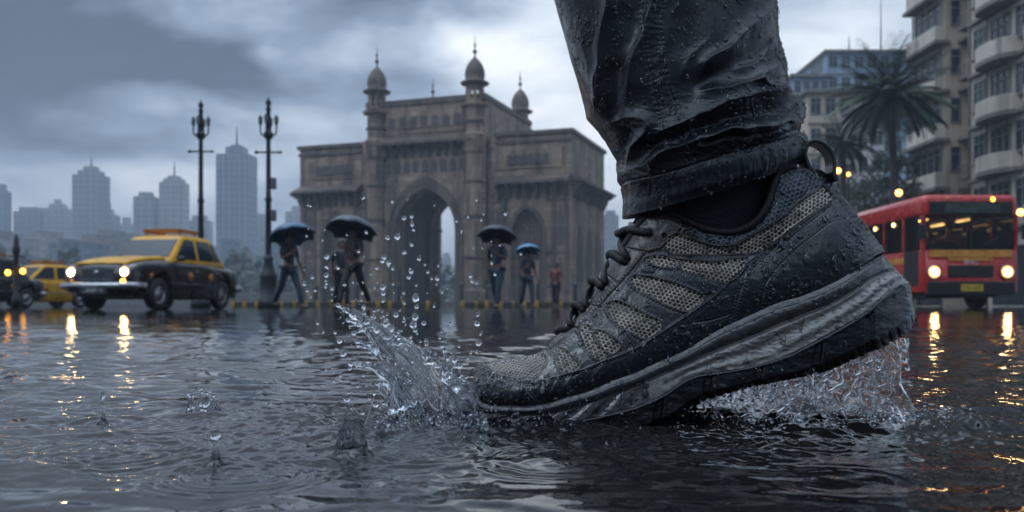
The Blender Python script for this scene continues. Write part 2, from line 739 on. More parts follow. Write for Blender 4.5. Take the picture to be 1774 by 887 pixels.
def water_height(X, Y):
    r = np.hypot(X, Y)
    z = np.zeros_like(X)
    rg = np.random.default_rng(3)
    # wind ripples: many small trains, the short ones fading where the mesh gets too coarse for them
    for i in range(34):
        lam = 0.012 * (1.16 ** (i % 28)) * rg.uniform(0.9, 1.1)
        th = math.pi / 2 + rg.normal(0, 0.50)
        k = 2 * math.pi / lam
        amp = 0.0040 * lam ** 0.92 * (0.45 + 1.25 * math.exp(-((math.log(lam) - math.log(0.055)) / 0.8) ** 2))
        fade = 1 - sstep(25.0, 70.0, r / lam)
        patch = 0.45 + 0.9 * np.clip(perlin(X / (lam * 9) + i * 3.1, Y / (lam * 9) - i * 1.7) + 0.35, 0, 1)
        wob = perlin(X / (lam * 4) + 31.7 * i, Y / (lam * 4)) * 1.6
        calm = (0.5 + 0.5 * sstep(0.45, 0.75, r)) * (1 - 0.5 * sstep(1.2, 5.0, r))
        z += amp * calm * fade * patch * np.sin(k * (X * math.cos(th) + Y * math.sin(th)) + wob + rg.uniform(0, 6.28))
    # choppy small facets
    f = 1 - sstep(1.6, 4.5, r)
    z += f * (0.25 + 0.75 * sstep(0.45, 0.7, r)) * 0.00030 * fbm(X * 34, Y * 42, 0.0, 4, 0.55)
    z += (1 - sstep(5, 16, r)) * 0.0011 * fbm(X * 6, Y * 8, 4.0, 3, 0.5)
    # rings of fallen rain drops
    for i in range(260):
        rr = 0.45 * (40.0 ** rg.random()) if i > 34 else rg.uniform(0.45, 1.2)
        a = rg.uniform(-0.62, 0.62)
        cx, cy = rr * math.sin(a), rr * math.cos(a)
        rad = rg.uniform(0.006, 0.034) * (1 + 0.25 * rr)
        lam = rg.uniform(0.006, 0.013) * (1 + 0.25 * rr)
        A = rg.uniform(0.00012, 0.00045) * (1 + 0.1 * rr)
        m = (np.abs(X - cx) < rad * 2) & (np.abs(Y - cy) < rad * 2)
        if not m.any():
            continue
        d = np.hypot(X[m] - cx, Y[m] - cy)
        z[m] += A * np.exp(-((d - rad) / (rad * 0.40)) ** 2) * np.cos(2 * math.pi * (d - rad) / lam)
    for (cx, cy), sz in zip(JETS, (0.018, 0.028, 0.016, 0.026)):
        d = np.hypot(X - cx, Y - cy)
        z += 0.0012 * np.exp(-(d / (sz * 0.6)) ** 2)
        z += 0.0006 * np.exp(-(d / (sz * 2.2)) ** 2) * np.cos(2 * math.pi * d / (sz * 0.9))
    # the churned water round the shoe and under its heel
    ch = np.maximum(seg_gauss(X, Y, (-0.045, 0.63), (0.02, 0.63), 0.055),
                    np.maximum(seg_gauss(X, Y, (0.0, 0.64), (0.14, 0.64), 0.045),
                               0.95 * seg_gauss(X, Y, (0.14, 0.655), (0.285, 0.655), 0.050)))
    tur = np.abs(perlin(X * 55, Y * 38, 2.0)) + 0.5 * np.abs(perlin(X * 120, Y * 90, 5.0)) + 0.3 * np.abs(perlin(X * 260, Y * 190, 7.0))
    z += ch * (0.0105 * (0.52 - tur) + 0.0015)
    wide = np.maximum(seg_gauss(X, Y, (-0.10, 0.60), (0.30, 0.64), 0.13), 0)
    z += wide * 0.0035 * (0.35 - np.abs(fbm(X * 36, Y * 26, 9.0, 3, 0.55)))
    # a raised ring running out from under the heel
    d = np.hypot((X - 0.235) * 0.62, Y - 0.655)
    z += 0.0045 * np.exp(-((d - 0.062) / 0.016) ** 2) * (0.6 + 0.8 * fbm(X * 40, Y * 40, 3.0, 3)) * (X > 0.1)
    d = np.hypot(X + 0.06, Y - 0.645)
    z += 0.003 * np.exp(-((d - 0.085) / 0.02) ** 2) * (0.6 + 0.9 * fbm(X * 40, Y * 40, 6.0, 3))
    return z


rad = 0.17 * np.exp(np.linspace(0, math.log(60.0 / 0.17), 1350))
aa = np.concatenate([np.linspace(-68, -34, 70, endpoint=False), np.linspace(-34, 34, 720, endpoint=False), np.linspace(34, 68, 70)])
RR, AA = np.meshgrid(rad, np.radians(aa), indexing='ij')
WX, WY = RR * np.sin(AA), RR * np.cos(AA)
WZ = water_height(WX.ravel(), WY.ravel()).reshape(WX.shape)
WV = np.stack([WX, WY, WZ], -1)
w_ = np_mesh('water', WV, grid_faces(len(rad), len(aa))[:, ::-1], water_mat())
tag(w_, kind='structure')
del WV, WX, WY, WZ, RR, AA
# ------------------------------------------------------------------ the shoe
def leather(name, col, rough, bump=0.25, bscale=900, var=0.3, coat=0.35, vscale=60, spec=0.5):
    t = NT(name)
    c = t.coord()
    f = t.noise(c, vscale, 6, 0.62)
    f2 = t.noise(c, vscale * 0.3, 4, 0.6)
    a = tuple(x * (1 - var) for x in col); b_ = tuple(x * (1 + var) for x in col)
    cc = t.mix(t.rng(f, 0.3, 0.7, 0, 1), a, b_)
    t.set(**{'Base Color': cc, 'Coat Weight': coat, 'Coat Roughness': 0.06, 'Specular IOR Level': spec})
    t.set(Roughness=t.rng(f2, 0.35, 0.65, rough - 0.20, rough + 0.05))
    h = t.math('ADD', t.noise(c, bscale, 3, 0.5), t.math('MULTIPLY', t.noise(c, bscale * 0.2, 4, 0.55), 0.8))
    t.set(Normal=t.bump(h, bump, 0.0005))
    return t.m


def knit(name, strand, hole, rough=0.45):
    t = NT(name)
    at = t.n('ShaderNodeAttribute')
    at.attribute_name = 'strand'
    f = t.noise(t.coord(), 130, 4, 0.6)
    s = t.mix(t.rng(f, 0.3, 0.7, 0, 1), tuple(x * 0.6 for x in strand), tuple(min(1, x * 1.3) for x in strand))
    t.set(**{'Base Color': t.mix(at.outputs['Fac'], hole, s), 'Roughness': rough, 'Coat Weight': 0.25, 'Coat Roughness': 0.15})
    t.set(Normal=t.bump(t.noise(t.coord(), 1500, 3), 0.25, 0.0004))
    return t.m


M['rubber_black'] = leather('black_rubber', (0.0045, 0.0070, 0.0098), 0.34, 0.10, 1300)
M['toe_rubber'] = leather('toe_rubber', (0.007, 0.0085, 0.010), 0.25, 0.05, 1500)
M['leather_grey'] = leather('grey_leather', (0.019, 0.0185, 0.018), 0.36, 0.18)
M['leather_brown'] = leather('brown_grey_leather', (0.040, 0.033, 0.027), 0.42, 0.22)
M['leather_navy'] = leather('navy_leather', (0.007, 0.011, 0.016), 0.34, 0.14)
M['mesh_light'] = knit('light_mesh', (0.48, 0.41, 0.33), (0.010, 0.010, 0.010))
M['mesh_beige'] = knit('beige_mesh', (0.33, 0.275, 0.22), (0.030, 0.031, 0.028))
M['mesh_dark'] = knit('dark_mesh', (0.085, 0.11, 0.15), (0.004, 0.006, 0.008))
M['webbing'] = leather('heel_webbing', (0.012, 0.014, 0.017), 0.5, 0.4, 1800)
M['midsole'] = leather('midsole_foam', (0.23, 0.215, 0.20), 0.27, 0.14, 700, 0.35, 0.4)
M['midsole_fore'] = leather('forefoot_foam', (0.085, 0.081, 0.078), 0.30, 0.12, 700, 0.35, 0.4)
M['midsole_dark'] = leather('midsole_rim', (0.055, 0.0545, 0.055), 0.28, 0.14, 700, 0.3, 0.4)
M['outsole'] = leather('outsole_rubber', (0.0035, 0.0045, 0.0058), 0.19, 0.06, 300, 0.3, 0.30, spec=0.4)
M['cord'] = leather('braided_cord', (0.010, 0.0105, 0.0115), 0.6, 0.8, 1500, coat=0.05, spec=0.25)
M['metal_dark'] = mat('eyelet_metal', (0.25, 0.25, 0.26), 0.3, 0.9)
M['lining'] = mat('shoe_lining', (0.010, 0.012, 0.016), 0.8, bump=0.6, bscale=900, bdist=0.001)

shoe = empty('trail_shoe', (0.12, SHOE_Y, 0.0))
tag(shoe, 'soaked black and grey trail running shoe stepping in the puddle, heel lifted', 'shoe')
SO = np.array(shoe.location)

# stations along the shoe: biteline (near side), top edge, half widths there, roundness of the section
ST = [
    (819, 693, 826, 645, 0.000, 0.000, 1.0),
    (821, 695, 829, 640, 0.012, 0.000, 1.0),
    (827, 698, 836, 633, 0.0215, 0.000, 1.0),
    (840, 701, 850, 627, 0.031, 0.000, 1.0),
    (862, 704, 875, 621, 0.0385, 0.000, 1.0),
    (900, 705, 905, 618, 0.0435, 0.000, 1.0),
    (940, 702, 936, 611, 0.0465, 0.001, 1.0),
    (981, 690, 955, 597, 0.048, 0.006, 0.9),
    (1020, 679, 976, 573, 0.048, 0.011, 0.8),
    (1059, 662, 1002, 550, 0.047, 0.013, 0.75),
    (1100, 647, 1030, 511, 0.046, 0.014, 0.7),
    (1135, 631, 1055, 467, 0.045, 0.015, 0.6),
    (1189, 607, 1083, 427, 0.043, 0.017, 0.5),
    (1225, 586, 1106, 393, 0.042, 0.019, 0.4),
    (1255, 569, 1128, 371, 0.041, 0.022, 0.3),
    (1278, 557, 1152, 367, 0.0405, 0.025, 0.25),
    (1302, 546, 1183, 381, 0.040, 0.027, 0.2),
    (1330, 534, 1218, 397, 0.0395, 0.029, 0.2),
    (1360, 523, 1253, 404, 0.039, 0.030, 0.2),
    (1390, 514, 1284, 400, 0.0385, 0.030, 0.2),
    (1420, 503, 1311, 384, 0.038, 0.030, 0.2),
    (1450, 489, 1329, 358, 0.037, 0.030, 0.2),
    (1475, 472, 1337, 330, 0.035, 0.028, 0.2),
    (1495, 457, 1346, 302, 0.031, 0.025, 0.2),
    (1511, 446, 1368, 290, 0.024, 0.020, 0.2),
    (1523, 441, 1396, 290, 0.013, 0.012, 0.2),
    (1529, 440, 1434, 301, 0.000, 0.000, 0.2),
]
ST = np.array(ST, float)
NU, NV = 1050, 400
tsu = chord((ST[:, 0:2] + ST[:, 2:4]) / 2)
tsu = 0.5 * tsu / tsu[-1] + 0.5 * np.linspace(0, 1, len(ST))
uu = np.linspace(0, 1, NU)
cv = hermite(tsu, ST, uu)
cv[:, 4:6] = np.clip(cv[:, 4:6], 0, 1)
vv = np.linspace(0, 1, NV)[None, :]
Bx, By, Tx, Ty, Wb, Wt, Rd = (cv[:, i:i + 1] for i in range(7))
UPX = Bx + (Tx - Bx) * vv
UPY = By + (Ty - By) * vv
prof = Rd * np.sqrt(np.clip(1 - vv ** 2.6, 0, 1)) + (1 - Rd) * (1 - vv ** 1.5)
belly = 0.0035 * np.sin(np.pi * np.clip(vv * 1.5, 0, 1)) * np.clip(Wb / 0.03, 0, 1)
UW = Wt + (Wb - Wt) * prof + belly
# a waist round the heel and a swelling collar pad
UW += 0.0025 * np.exp(-((vv - 0.86) / 0.10) ** 2) * sstep(0.55, 0.65, uu)[:, None] * np.clip(Wt / 0.02, 0, 1)

UG = PN(UPX, UPY, SHOE_Y - UW)
px, py = UPX.ravel(), UPY.ravel()
H = np.zeros(px.shape)                 # relief in mm
strand = np.zeros(px.shape)
reg = np.zeros(px.shape, int)          # 0 grey leather

BAND = [(826, 640), (838, 632), (843, 634), (850, 645), (870, 652), (899, 657), (930, 659), (969, 650), (1007, 639), (1046, 623), (1100, 601),
        (1151, 569), (1189, 544), (1225, 519), (1258, 490), (1296, 456), (1320, 436), (1361, 405), (1402, 375), (1426, 358), (1447, 346)]
BAND_ = smooth_line(BAND, 160)
band_poly = np.vstack([BAND_, [(1600, 330), (1600, 760), (780, 760), (780, 600), (820, 625)]])
PANELS = [
    ('mesh_light', [(1117, 449), (1126, 445), (1176, 450), (1235, 455), (1292, 456), (1290, 461), (1258, 488), (1235, 484), (1176, 466), (1132, 458)]),
    ('mesh_light', [(1089, 484), (1100, 479), (1117, 480), (1147, 485), (1191, 500), (1213, 511), (1218, 519), (1213, 524), (1191, 538), (1164, 531), (1123, 511), (1097, 496)]),
    ('mesh_light', [(1050, 532), (1057, 524), (1068, 522), (1088, 529), (1117, 545), (1145, 564), (1143, 569), (1117, 586), (1097, 577), (1070, 561), (1056, 546)]),
    ('mesh_light', [(1004, 576), (1007, 567), (1016, 563), (1024, 567), (1028, 590), (1050, 612), (1046, 621), (1036, 622), (1016, 605)]),
    ('mesh_light', [(1030, 580), (1034, 573), (1043, 574), (1056, 581), (1074, 600), (1060, 612), (1044, 602)]),
    ('mesh_beige', [(966, 615), (971, 604), (978, 606), (990, 617), (1004, 635), (1000, 641), (981, 645), (971, 640), (965, 628)]),
    ('mesh_beige', [(846, 634), (862, 626), (900, 621), (936, 615), (947, 619), (938, 640), (926, 654), (896, 652), (868, 647), (852, 642)]),
    ('mesh_light', [(1423, 322), (1385, 350), (1348, 383), (1304, 410), (1280, 424), (1248, 428), (1211, 420), (1180, 407), (1167, 407), (1152, 426),
                    (1156, 432), (1205, 440), (1264, 439), (1318, 433), (1361, 402), (1402, 372), (1440, 345)]),
    ('mesh_dark', [(1342, 306), (1352, 298), (1375, 296), (1400, 297), (1419, 318), (1383, 346), (1346, 379), (1302, 406), (1280, 418), (1250, 423), (1213, 415), (1185, 402),
                   (1195, 396), (1250, 410), (1284, 405), (1314, 388), (1332, 361), (1340, 331)]),
]
RNAME = {0: ('quarter_overlay', 'leather_grey')}
sd_band, ar_band = poly_sd(px, py, band_poly, 60)
ssd, sar = line_dist(px, py, BAND_, 40)


def stitch(d, s, off, per=6.2, wid=1.1, amp=0.45):
    on = sstep(-0.35, 0.1, np.sin(2 * np.pi * s / per))
    g = np.exp(-((d - off) / wid) ** 2)
    return amp * g * on - 0.25 * np.exp(-((d - off) / (wid * 2.2)) ** 2)


def wrinkle(scale, z):
    return fbm(px / scale, py / scale, z, 4, 0.55)


# mesh panels, sunk into the overlay
q = 8.2
for i, (mk, pl) in enumerate(PANELS):
    c_ = np.vstack([pl, pl[:1]])
    pl_ = smooth_line(c_, 140)[:-1]
    sd, ar = poly_sd(px, py, pl_)
    ins = sd < 0
    reg[ins] = 10 + i
    cell = q if mk != 'mesh_beige' else (6.0 if i == 6 else 7.6)
    if mk == 'mesh_dark':
        cell = 9.5
    an = {7: -0.62, 8: -0.35}.get(i, 0.25)
    wx = px + 2.2 * perlin(px / 26, py / 26, i * 3.3); wy = py + 2.2 * perlin(px / 26, py / 26, 50 + i * 3.3)
    a_ = (wx * math.cos(an) + wy * math.sin(an)) / cell
    b_ = (-wx * math.sin(an) + wy * math.cos(an)) / (cell * 0.78)
    hx = []
    for ox, oy in ((0, 0), (0.5, 0.866)):
        gx = a_ - ox; gy = b_ - oy
        hx.append((gx - np.round(gx), (gy / 1.732 - np.round(gy / 1.732)) * 1.732))
    d0 = np.hypot(*hx[0]); d1 = np.hypot(*hx[1])
    xx = np.where(d0 < d1, hx[0][0], hx[1][0]); yy = np.where(d0 < d1, hx[0][1], hx[1][1])
    he = np.maximum(np.abs(xx), np.abs(xx) * 0.5 + np.abs(yy) * 0.866)     # 0.5 at the cell edge
    s_ = sstep(0.30, 0.44, he)
    wear = 0.55 + 0.45 * sstep(-0.35, 0.35, perlin(px / 30, py / 30, 7 + i))
    strand[ins] = (s_ * wear)[ins]
    dip = sstep(1.0, -3.0, sd)
    H -= dip * 1.25
    H += ins * (0.55 * s_ + 0.5 * sstep(-2, -14, sd) + 0.25 * perlin(px / 22, py / 14, 3.0 + i))
    H += 0.55 * np.exp(-((sd - 2.2) / 1.6) ** 2)                       # rolled lip round the panel
    if i not in (6, 8):
        H += stitch(np.abs(sd - 0), ar, 5.0) * (sd > 0)
    RNAME[10 + i] = (('vamp_mesh' if mk == 'mesh_beige' else 'collar_mesh' if i in (7, 8) else 'mesh_panel'), mk)

# navy stripes between the panels, and the brown eyestay
STRIPE = [(1111, 459), (1120, 455), (1176, 469), (1235, 487), (1258, 491), (1240, 503), (1217, 512), (1191, 498), (1147, 482), (1098, 475)]
sd, ar = poly_sd(px, py, smooth_line(np.vstack([STRIPE, STRIPE[:1]]), 120)[:-1])
k = (sd < 0) & (reg == 0)
reg[k] = 2; H += (sd < 1) * 0.5 * sstep(1, -3, sd)
RNAME[2] = ('side_stripe', 'leather_navy')
EYE = [(945, 604), (958, 590), (975, 568), (1000, 545), (1030, 505), (1052, 466), (1080, 424), (1103, 388), (1128, 366), (1156, 362), (1183, 380), (1182, 394), (1163, 413), (1146, 431),
       (1118, 438), (1096, 466), (1074, 492), (1054, 513), (1038, 532), (1018, 553), (1000, 568), (985, 582), (962, 600), (950, 608)]
sde, are = poly_sd(px, py, np.array(EYE, float))
k = (sde < 0) & (reg < 10)
reg[k] = 3
H += 1.1 * sstep(1.5, -2.5, sde)
lowe = np.array(EYE[12:], float)
d_, s_ = line_dist(px, py, lowe)
H += stitch(d_, s_, 4.0) * (sde < 0) + stitch(d_, s_, 7.0, amp=0.3) * (sde > 0) * (reg == 0)
RNAME[3] = ('eyestay', 'leather_brown')
for a, b_ in (((1086, 430), (1120, 437)), ((1056, 480), (1072, 492)), ((1026, 530), (1040, 532))):
    d_, s_ = line_dist(px, py, [a, b_], 30)
    H -= 0.8 * np.exp(-(d_ / 1.3) ** 2)
# heel tape
TAPE = smooth_line([(1405, 284), (1421, 318), (1447, 347), (1471, 380), (1488, 408), (1496, 430), (1498, 446)], 60)
tp = np.vstack([TAPE, [(1498, 520), (1640, 520), (1640, 250), (1405, 250)]])
sdt, art = poly_sd(px, py, tp, 80)

# black rubber band with toe cap, mudguard and heel counter
inb = sd_band < 0
reg[inb] = 4
H += 1.5 * sstep(1.2, -2.2, sd_band) + 0.5 * np.exp(-((ssd - 3) / 2.4) ** 2) * inb
H += stitch(ssd, sar, 6.5) * inb + stitch(ssd, sar, 10.0, amp=0.35) * inb * (px < 945)
CAP = smooth_line([(896, 655), (905, 665), (915, 680), (926, 692), (937, 704)], 40)
cp = np.vstack([CAP, [(937, 760), (760, 760), (760, 560), (896, 560)]])
sdc, arc = poly_sd(px, py, cp, 60)
reg[(sdc < 0) & inb] = 5
H += (0.7 * sstep(1.2, -1.6, sdc) + stitch(np.abs(sdc), arc, 4.5)) * inb
HC = smooth_line([(1312, 443), (1296, 466), (1283, 505), (1272, 540), (1266, 566)], 50)
hp = np.vstack([HC, [(1266, 700), (1700, 700), (1700, 250), (1330, 250)]])
sdh, arh = poly_sd(px, py, hp, 60)
reg[(sdh < 0) & inb] = 6
H += (0.6 * sstep(1.0, -1.6, sdh) + stitch(np.abs(sdh), arh, 4.2)) * inb
for ln in ([(1472, 379), (1442, 386), (1410, 408), (1361, 449), (1322, 500), (1312, 545)], [(1300, 470), (1340, 432), (1383, 402), (1430, 366)],
           [(1196, 560), (1225, 556), (1262, 545)]):
    d_, s_ = line_dist(px, py, smooth_line(ln, 60))
    H += inb * (-0.55 * np.exp(-(d_ / 1.2) ** 2) + stitch(d_, s_, 4.0, amp=0.3))
RNAME[4] = ('mudguard', 'rubber_black')
RNAME[5] = ('toe_cap', 'toe_rubber')
RNAME[6] = ('heel_counter', 'rubber_black')
k = sdt < 0
reg[k] = 7
H += 1.2 * sstep(1.0, -1.5, sdt) + (-0.5 * np.exp(-((sdt + 2.5) / 1.2) ** 2)) + k * 0.22 * np.sin(art / 1.4)
RNAME[7] = ('heel_tape', 'webbing')
for yy in (349, 378, 392):
    d_, s_ = line_dist(px, py, [(1440, yy + 8), (1520, yy - 6)], 40)
    H -= k * 0.6 * np.exp(-(d_ / 1.3) ** 2)
# creases where the foot bends, and general unevenness
flex = np.exp(-((px - 985) / 75) ** 2) * np.exp(-((py - 640) / 60) ** 2)
cre = np.abs(perlin((px * 0.8 + py * 0.6) / 15, (px * -0.6 + py * 0.8) / 52, 1.0))
H += flex * 1.6 * (0.25 - cre)
H += 0.40 * wrinkle(60, 2.0) + 0.06 * wrinkle(11, 5.0)
b_in = inb & (reg != 7)
H += b_in * 0.22 * (0.2 - np.abs(perlin(px / 34, py / 18, 9.0)))
# eyelet dents
for ex, ey in ((1125, 403), (1083, 453), (1045, 497), (1012, 538), (986, 570), (1151, 409)):
    d_ = np.hypot(px - ex, py - ey)
    H += 0.6 * np.exp(-((d_ - 6) / 2) ** 2) - 2.2 * np.exp(-(d_ / 3.6) ** 2)

N = -grid_normals(UG)
N[N[..., 1] > 0] *= -1
edge = np.minimum(sstep(0, 0.012, uu), sstep(0, 0.012, 1 - uu))[:, None]
UD = UG + N * (H.reshape(NU, NV, 1) * 1e-3 * edge[..., None])
FU = grid_faces(NU, NV)
fr = reg[FU[:, 0]]
VU = UD.reshape(-1, 3) - SO
objs = {}
for r_ in np.unique(fr):
    nm, mk = RNAME[int(r_)]
    objs[int(r_)] = sub_mesh(nm, VU, FU, fr == r_, M[mk], shoe, {'strand': strand})
# the far half of the upper
MI = UG[::6, ::6].copy()
MI = UG[np.r_[0:NU:6, NU - 1]][:, np.r_[0:NV:6, NV - 1]].copy()
MI[..., 1] = 2 * SHOE_Y - MI[..., 1]
np_mesh('inner_side', MI.reshape(-1, 3) - SO, grid_faces(MI.shape[0], MI.shape[1])[:, ::-1], M['rubber_black'], shoe)
# lining: from the near rim down into the shoe, and from the far rim
k0, k1 = int(0.40 * NU), NU
rim = UG[k0:k1:5, -1].copy()
rows = [rim]
for dz, sc in ((-0.002, 0.90), (-0.012, 0.84), (-0.035, 0.80), (-0.06, 0.72)):
    q_ = rim.copy(); q_[:, 1] = SHOE_Y + (rim[:, 1] - SHOE_Y) * sc; q_[:, 2] += dz; q_[:, 0] += -0.004 * (rim[:, 0] > 0.19)
    rows.append(q_)
LN = np.stack(rows, 1)
LF = LN.copy(); LF[..., 1] = 2 * SHOE_Y - LF[..., 1]
np_mesh('lining', LN.reshape(-1, 3) - SO, grid_faces(*LN.shape[:2]), M['lining'], shoe)
np_mesh('lining', LF.reshape(-1, 3) - SO, grid_faces(*LF.shape[:2])[:, ::-1], M['lining'], shoe)
# padded piping along the collar
cr = UG[int(0.455 * NU):int(0.945 * NU):8, -1]
mb = MB()
mb.tube([Vector(p) - Vector(SO) + Vector((0, 0, 0.0006)) for p in cr], 0.0031, 10)
for f_ in (1, ):
    cf = cr.copy(); cf[:, 1] = 2 * SHOE_Y - cf[:, 1]
    mb2 = MB(); mb2.tube([Vector(p) - Vector(SO) + Vector((0, 0, 0.0006)) for p in cf], 0.0031, 10)
mb.build('collar_piping', M['cord'], shoe)
mb2.build('collar_piping', M['cord'], shoe)

# tongue
tl = smooth_line([(936, 611), (952, 598), (972, 574), (995, 545), (1022, 505), (1044, 465), (1068, 425), (1084, 400), (1090, 386)], 60)
rings = []
for (x, y) in tl:
    row = []
    for j in range(15):
        a = (j / 14 - 0.5) * 2
        w = 0.021
        p = P(x, y, SHOE_Y)
        p.y += a * w
        p.z -= 0.006 * a * a + 0.0006 * math.sin(x * 0.5)
        p.x += 0.004 * a * a
        row.append(p - Vector(SO))
    rings.append(row)
MB().loft(rings, closed=False, caps=False).build('tongue', M['leather_navy'], shoe, True)

# laces and eyelets
def near_y(x, y):
    i = np.argmin((px - x) ** 2 + (py - y) ** 2)
    return float(UD.reshape(-1, 3)[i, 1])


LACES = [((1125, 403), [(1112, 402), (1098, 400), (1084, 399), (1077, 403)], 0.0030),
         ((1083, 453), [(1074, 449), (1066, 443), (1061, 440)], 0.0030),
         ((1045, 497), [(1038, 492), (1033, 487), (1029, 486)], 0.0030),
         ((1012, 538), [(1005, 532), (1001, 528), (997, 529)], 0.0028),
         ((986, 570), [(979, 570), (973, 571), (968, 574)], 0.0027)]
for (e, path, r0) in LACES:
    ye = near_y(*e)
    eo = MB()
    nrm = Vector((-0.25, -0.85, 0.35)).normalized()
    Mr = nrm.to_track_quat('Z', 'X').to_matrix()
    pc = P(e[0], e[1], ye - 0.0015) - Vector(SO)
    ringp = [(0.0034 + 0.0009 * math.cos(t), 0.0007 * math.sin(t)) for t in np.linspace(0, 2 * math.pi, 9)]
    eo.lathe(ringp, pc, 18, Mr)
    eo.build('eyelet', M['metal_dark'], shoe, True)
    pts = [P(e[0], e[1], ye + 0.002), P(e[0] - 2, e[1], ye - 0.003)]
    n = len(path)
    for i, (x, y) in enumerate(path):
        f_ = (i + 1) / n
        pts.append(P(x, y, ye - 0.004 + (SHOE_Y - 0.004 - ye) * f_ ** 1.3))
    half = [Vector(p) for p in pts]
    full = half + [Vector((p.x, 2 * SHOE_Y - p.y, p.z)) for p in reversed(half[:-1])]
    fp = smooth_line([list(p) for p in full], 70)
    rr = [r0 * (1 + 0.10 * math.sin(i * 1.9)) for i in range(len(fp))]
    MB().tube([Vector(p) - Vector(SO) for p in fp], rr, 10).build('lace', M['cord'], shoe)
# crossing runs of lace between neighbouring eyelets
for (e0, p0, r0), (e1, p1, r1) in zip(LACES[:-1], LACES[1:]):
    a = P(e1[0] + 3, e1[1] - 6, near_y(*e1) - 0.003); b_ = P(p0[-1][0] + 4, p0[-1][1] + 8, SHOE_Y + 0.004)
    mid = (a + b_) / 2 + Vector((-0.0035, -0.001, 0.0015))
    fp = smooth_line([list(a + Vector((0.001, 0.003, -0.001))), list(a), list(mid), list(b_), list(b_ + Vector((0.006, 0.012, -0.002)))], 40)
    MB().tube([Vector(p) - Vector(SO) for p in fp], 0.0025, 9).build('lace', M['cord'], shoe)

# pull loop at the heel
lp = smooth_line([(1396, 300), (1390, 285), (1386, 268), (1389, 255), (1402, 249), (1418, 254), (1431, 268), (1436, 286), (1436, 304), (1440, 318)], 60)
rings = []
for i, (x, y) in enumerate(lp):
    a = lp[min(i + 1, 59)] - lp[max(i - 1, 0)]
    a = a / np.linalg.norm(a); nx, ny = -a[1], a[0]
    row = []
    for (o, w) in ((-3.4, -1), (-3.4, 1), (3.4, 1), (3.4, -1)):
        Yc = SHOE_Y - 0.004 + w * 0.0085
        p = P(x + nx * o, y + ny * o, SHOE_Y)
        p.y = Yc
        row.append(p - Vector(SO))
    rings.append(row)
o = MB().loft(rings, smooth=False).build('pull_loop', M['webbing'], shoe)
md = o.modifiers.new('bevel', 'BEVEL'); md.width = 0.001; md.segments = 2

# ------------------------------------------------------------------ midsole and outsole
# stations: lip top, lip groove, midsole/outsole border, outsole bottom (x, y each), half width
SS = np.array([
    (817, 689, 815, 703, 814, 712, 818, 722, 0.000),
    (818, 692, 817, 705, 815, 714, 820, 727, 0.014),
    (824, 695, 822, 709, 820, 719, 826, 733, 0.0245),
    (836, 699, 834, 713, 832, 726, 838, 741, 0.034),
    (862, 703, 860, 717, 860, 731, 866, 748, 0.0415),
    (900, 704, 898, 719, 900, 735, 905, 754, 0.0465),
    (940, 701, 938, 718, 942, 734, 948, 756, 0.0495),
    (981, 689, 980, 709, 984, 731, 988, 757, 0.051),
    (1020, 678, 1020, 697, 1026, 724, 1030, 757, 0.051),
    (1059, 661, 1060, 684, 1066, 714, 1072, 755, 0.050),
    (1100, 646, 1102, 668, 1108, 701, 1115, 750, 0.049),
    (1135, 630, 1138, 653, 1146, 684, 1158, 735, 0.0475),
    (1189, 606, 1192, 629, 1197, 652, 1208, 702, 0.0455),
    (1243, 573, 1246, 605, 1250, 643, 1262, 682, 0.044),
    (1300, 546, 1304, 582, 1308, 633, 1318, 668, 0.043),
    (1345, 526, 1352, 561, 1362, 616, 1372, 657, 0.0425),
    (1389, 513, 1398, 543, 1416, 588, 1428, 645, 0.042),
    (1437, 493, 1450, 522, 1466, 560, 1482, 622, 0.041),
    (1468, 476, 1484, 501, 1502, 536, 1522, 606, 0.0375),
    (1494, 456, 1512, 482, 1532, 510, 1552, 590, 0.030),
    (1512, 444, 1533, 472, 1556, 496, 1574, 576, 0.021),
    (1524, 440, 1546, 467, 1571, 491, 1584, 563, 0.0115),
    (1530, 441, 1553, 467, 1577, 492, 1588, 556, 0.000),
], float)
MU = 1000
tss = chord(SS[:, 2:4]); tss = 0.6 * tss / tss[-1] + 0.4 * np.linspace(0, 1, len(SS))
us = np.linspace(0, 1, MU)
cs = hermite(tss, SS, us)
cs[:, 8] = np.clip(cs[:, 8], 0, 1)
W0 = cs[:, 8:9]
sarc = chord(cs[:, 2:4])[:, None]

# midsole: groove row at 40 % of the height
m = 170
v = np.linspace(0, 1, m)[None, :]
gk = 0.40
A = cs[:, None, 0:2]; G_ = cs[:, None, 2:4]; B2 = cs[:, None, 4:6]; Cc = cs[:, None, 6:8]
vq = v[..., None]
MP = np.where(vq < gk, A + (G_ - A) * (vq / gk), G_ + (B2 - G_) * ((vq - gk) / (1 - gk)))
mx, my = MP[..., 0], MP[..., 1]
Wm = W0 + (0.0028 * np.sin(np.pi * np.clip(v / gk, 0, 1)) + 0.0008) * np.clip(W0 / 0.01, 0, 1)
Hm = -1.9 * np.exp(-((v - gk) / 0.035) ** 2) + 0.0 * mx
low = sstep(gk + 0.02, gk + 0.08, v)
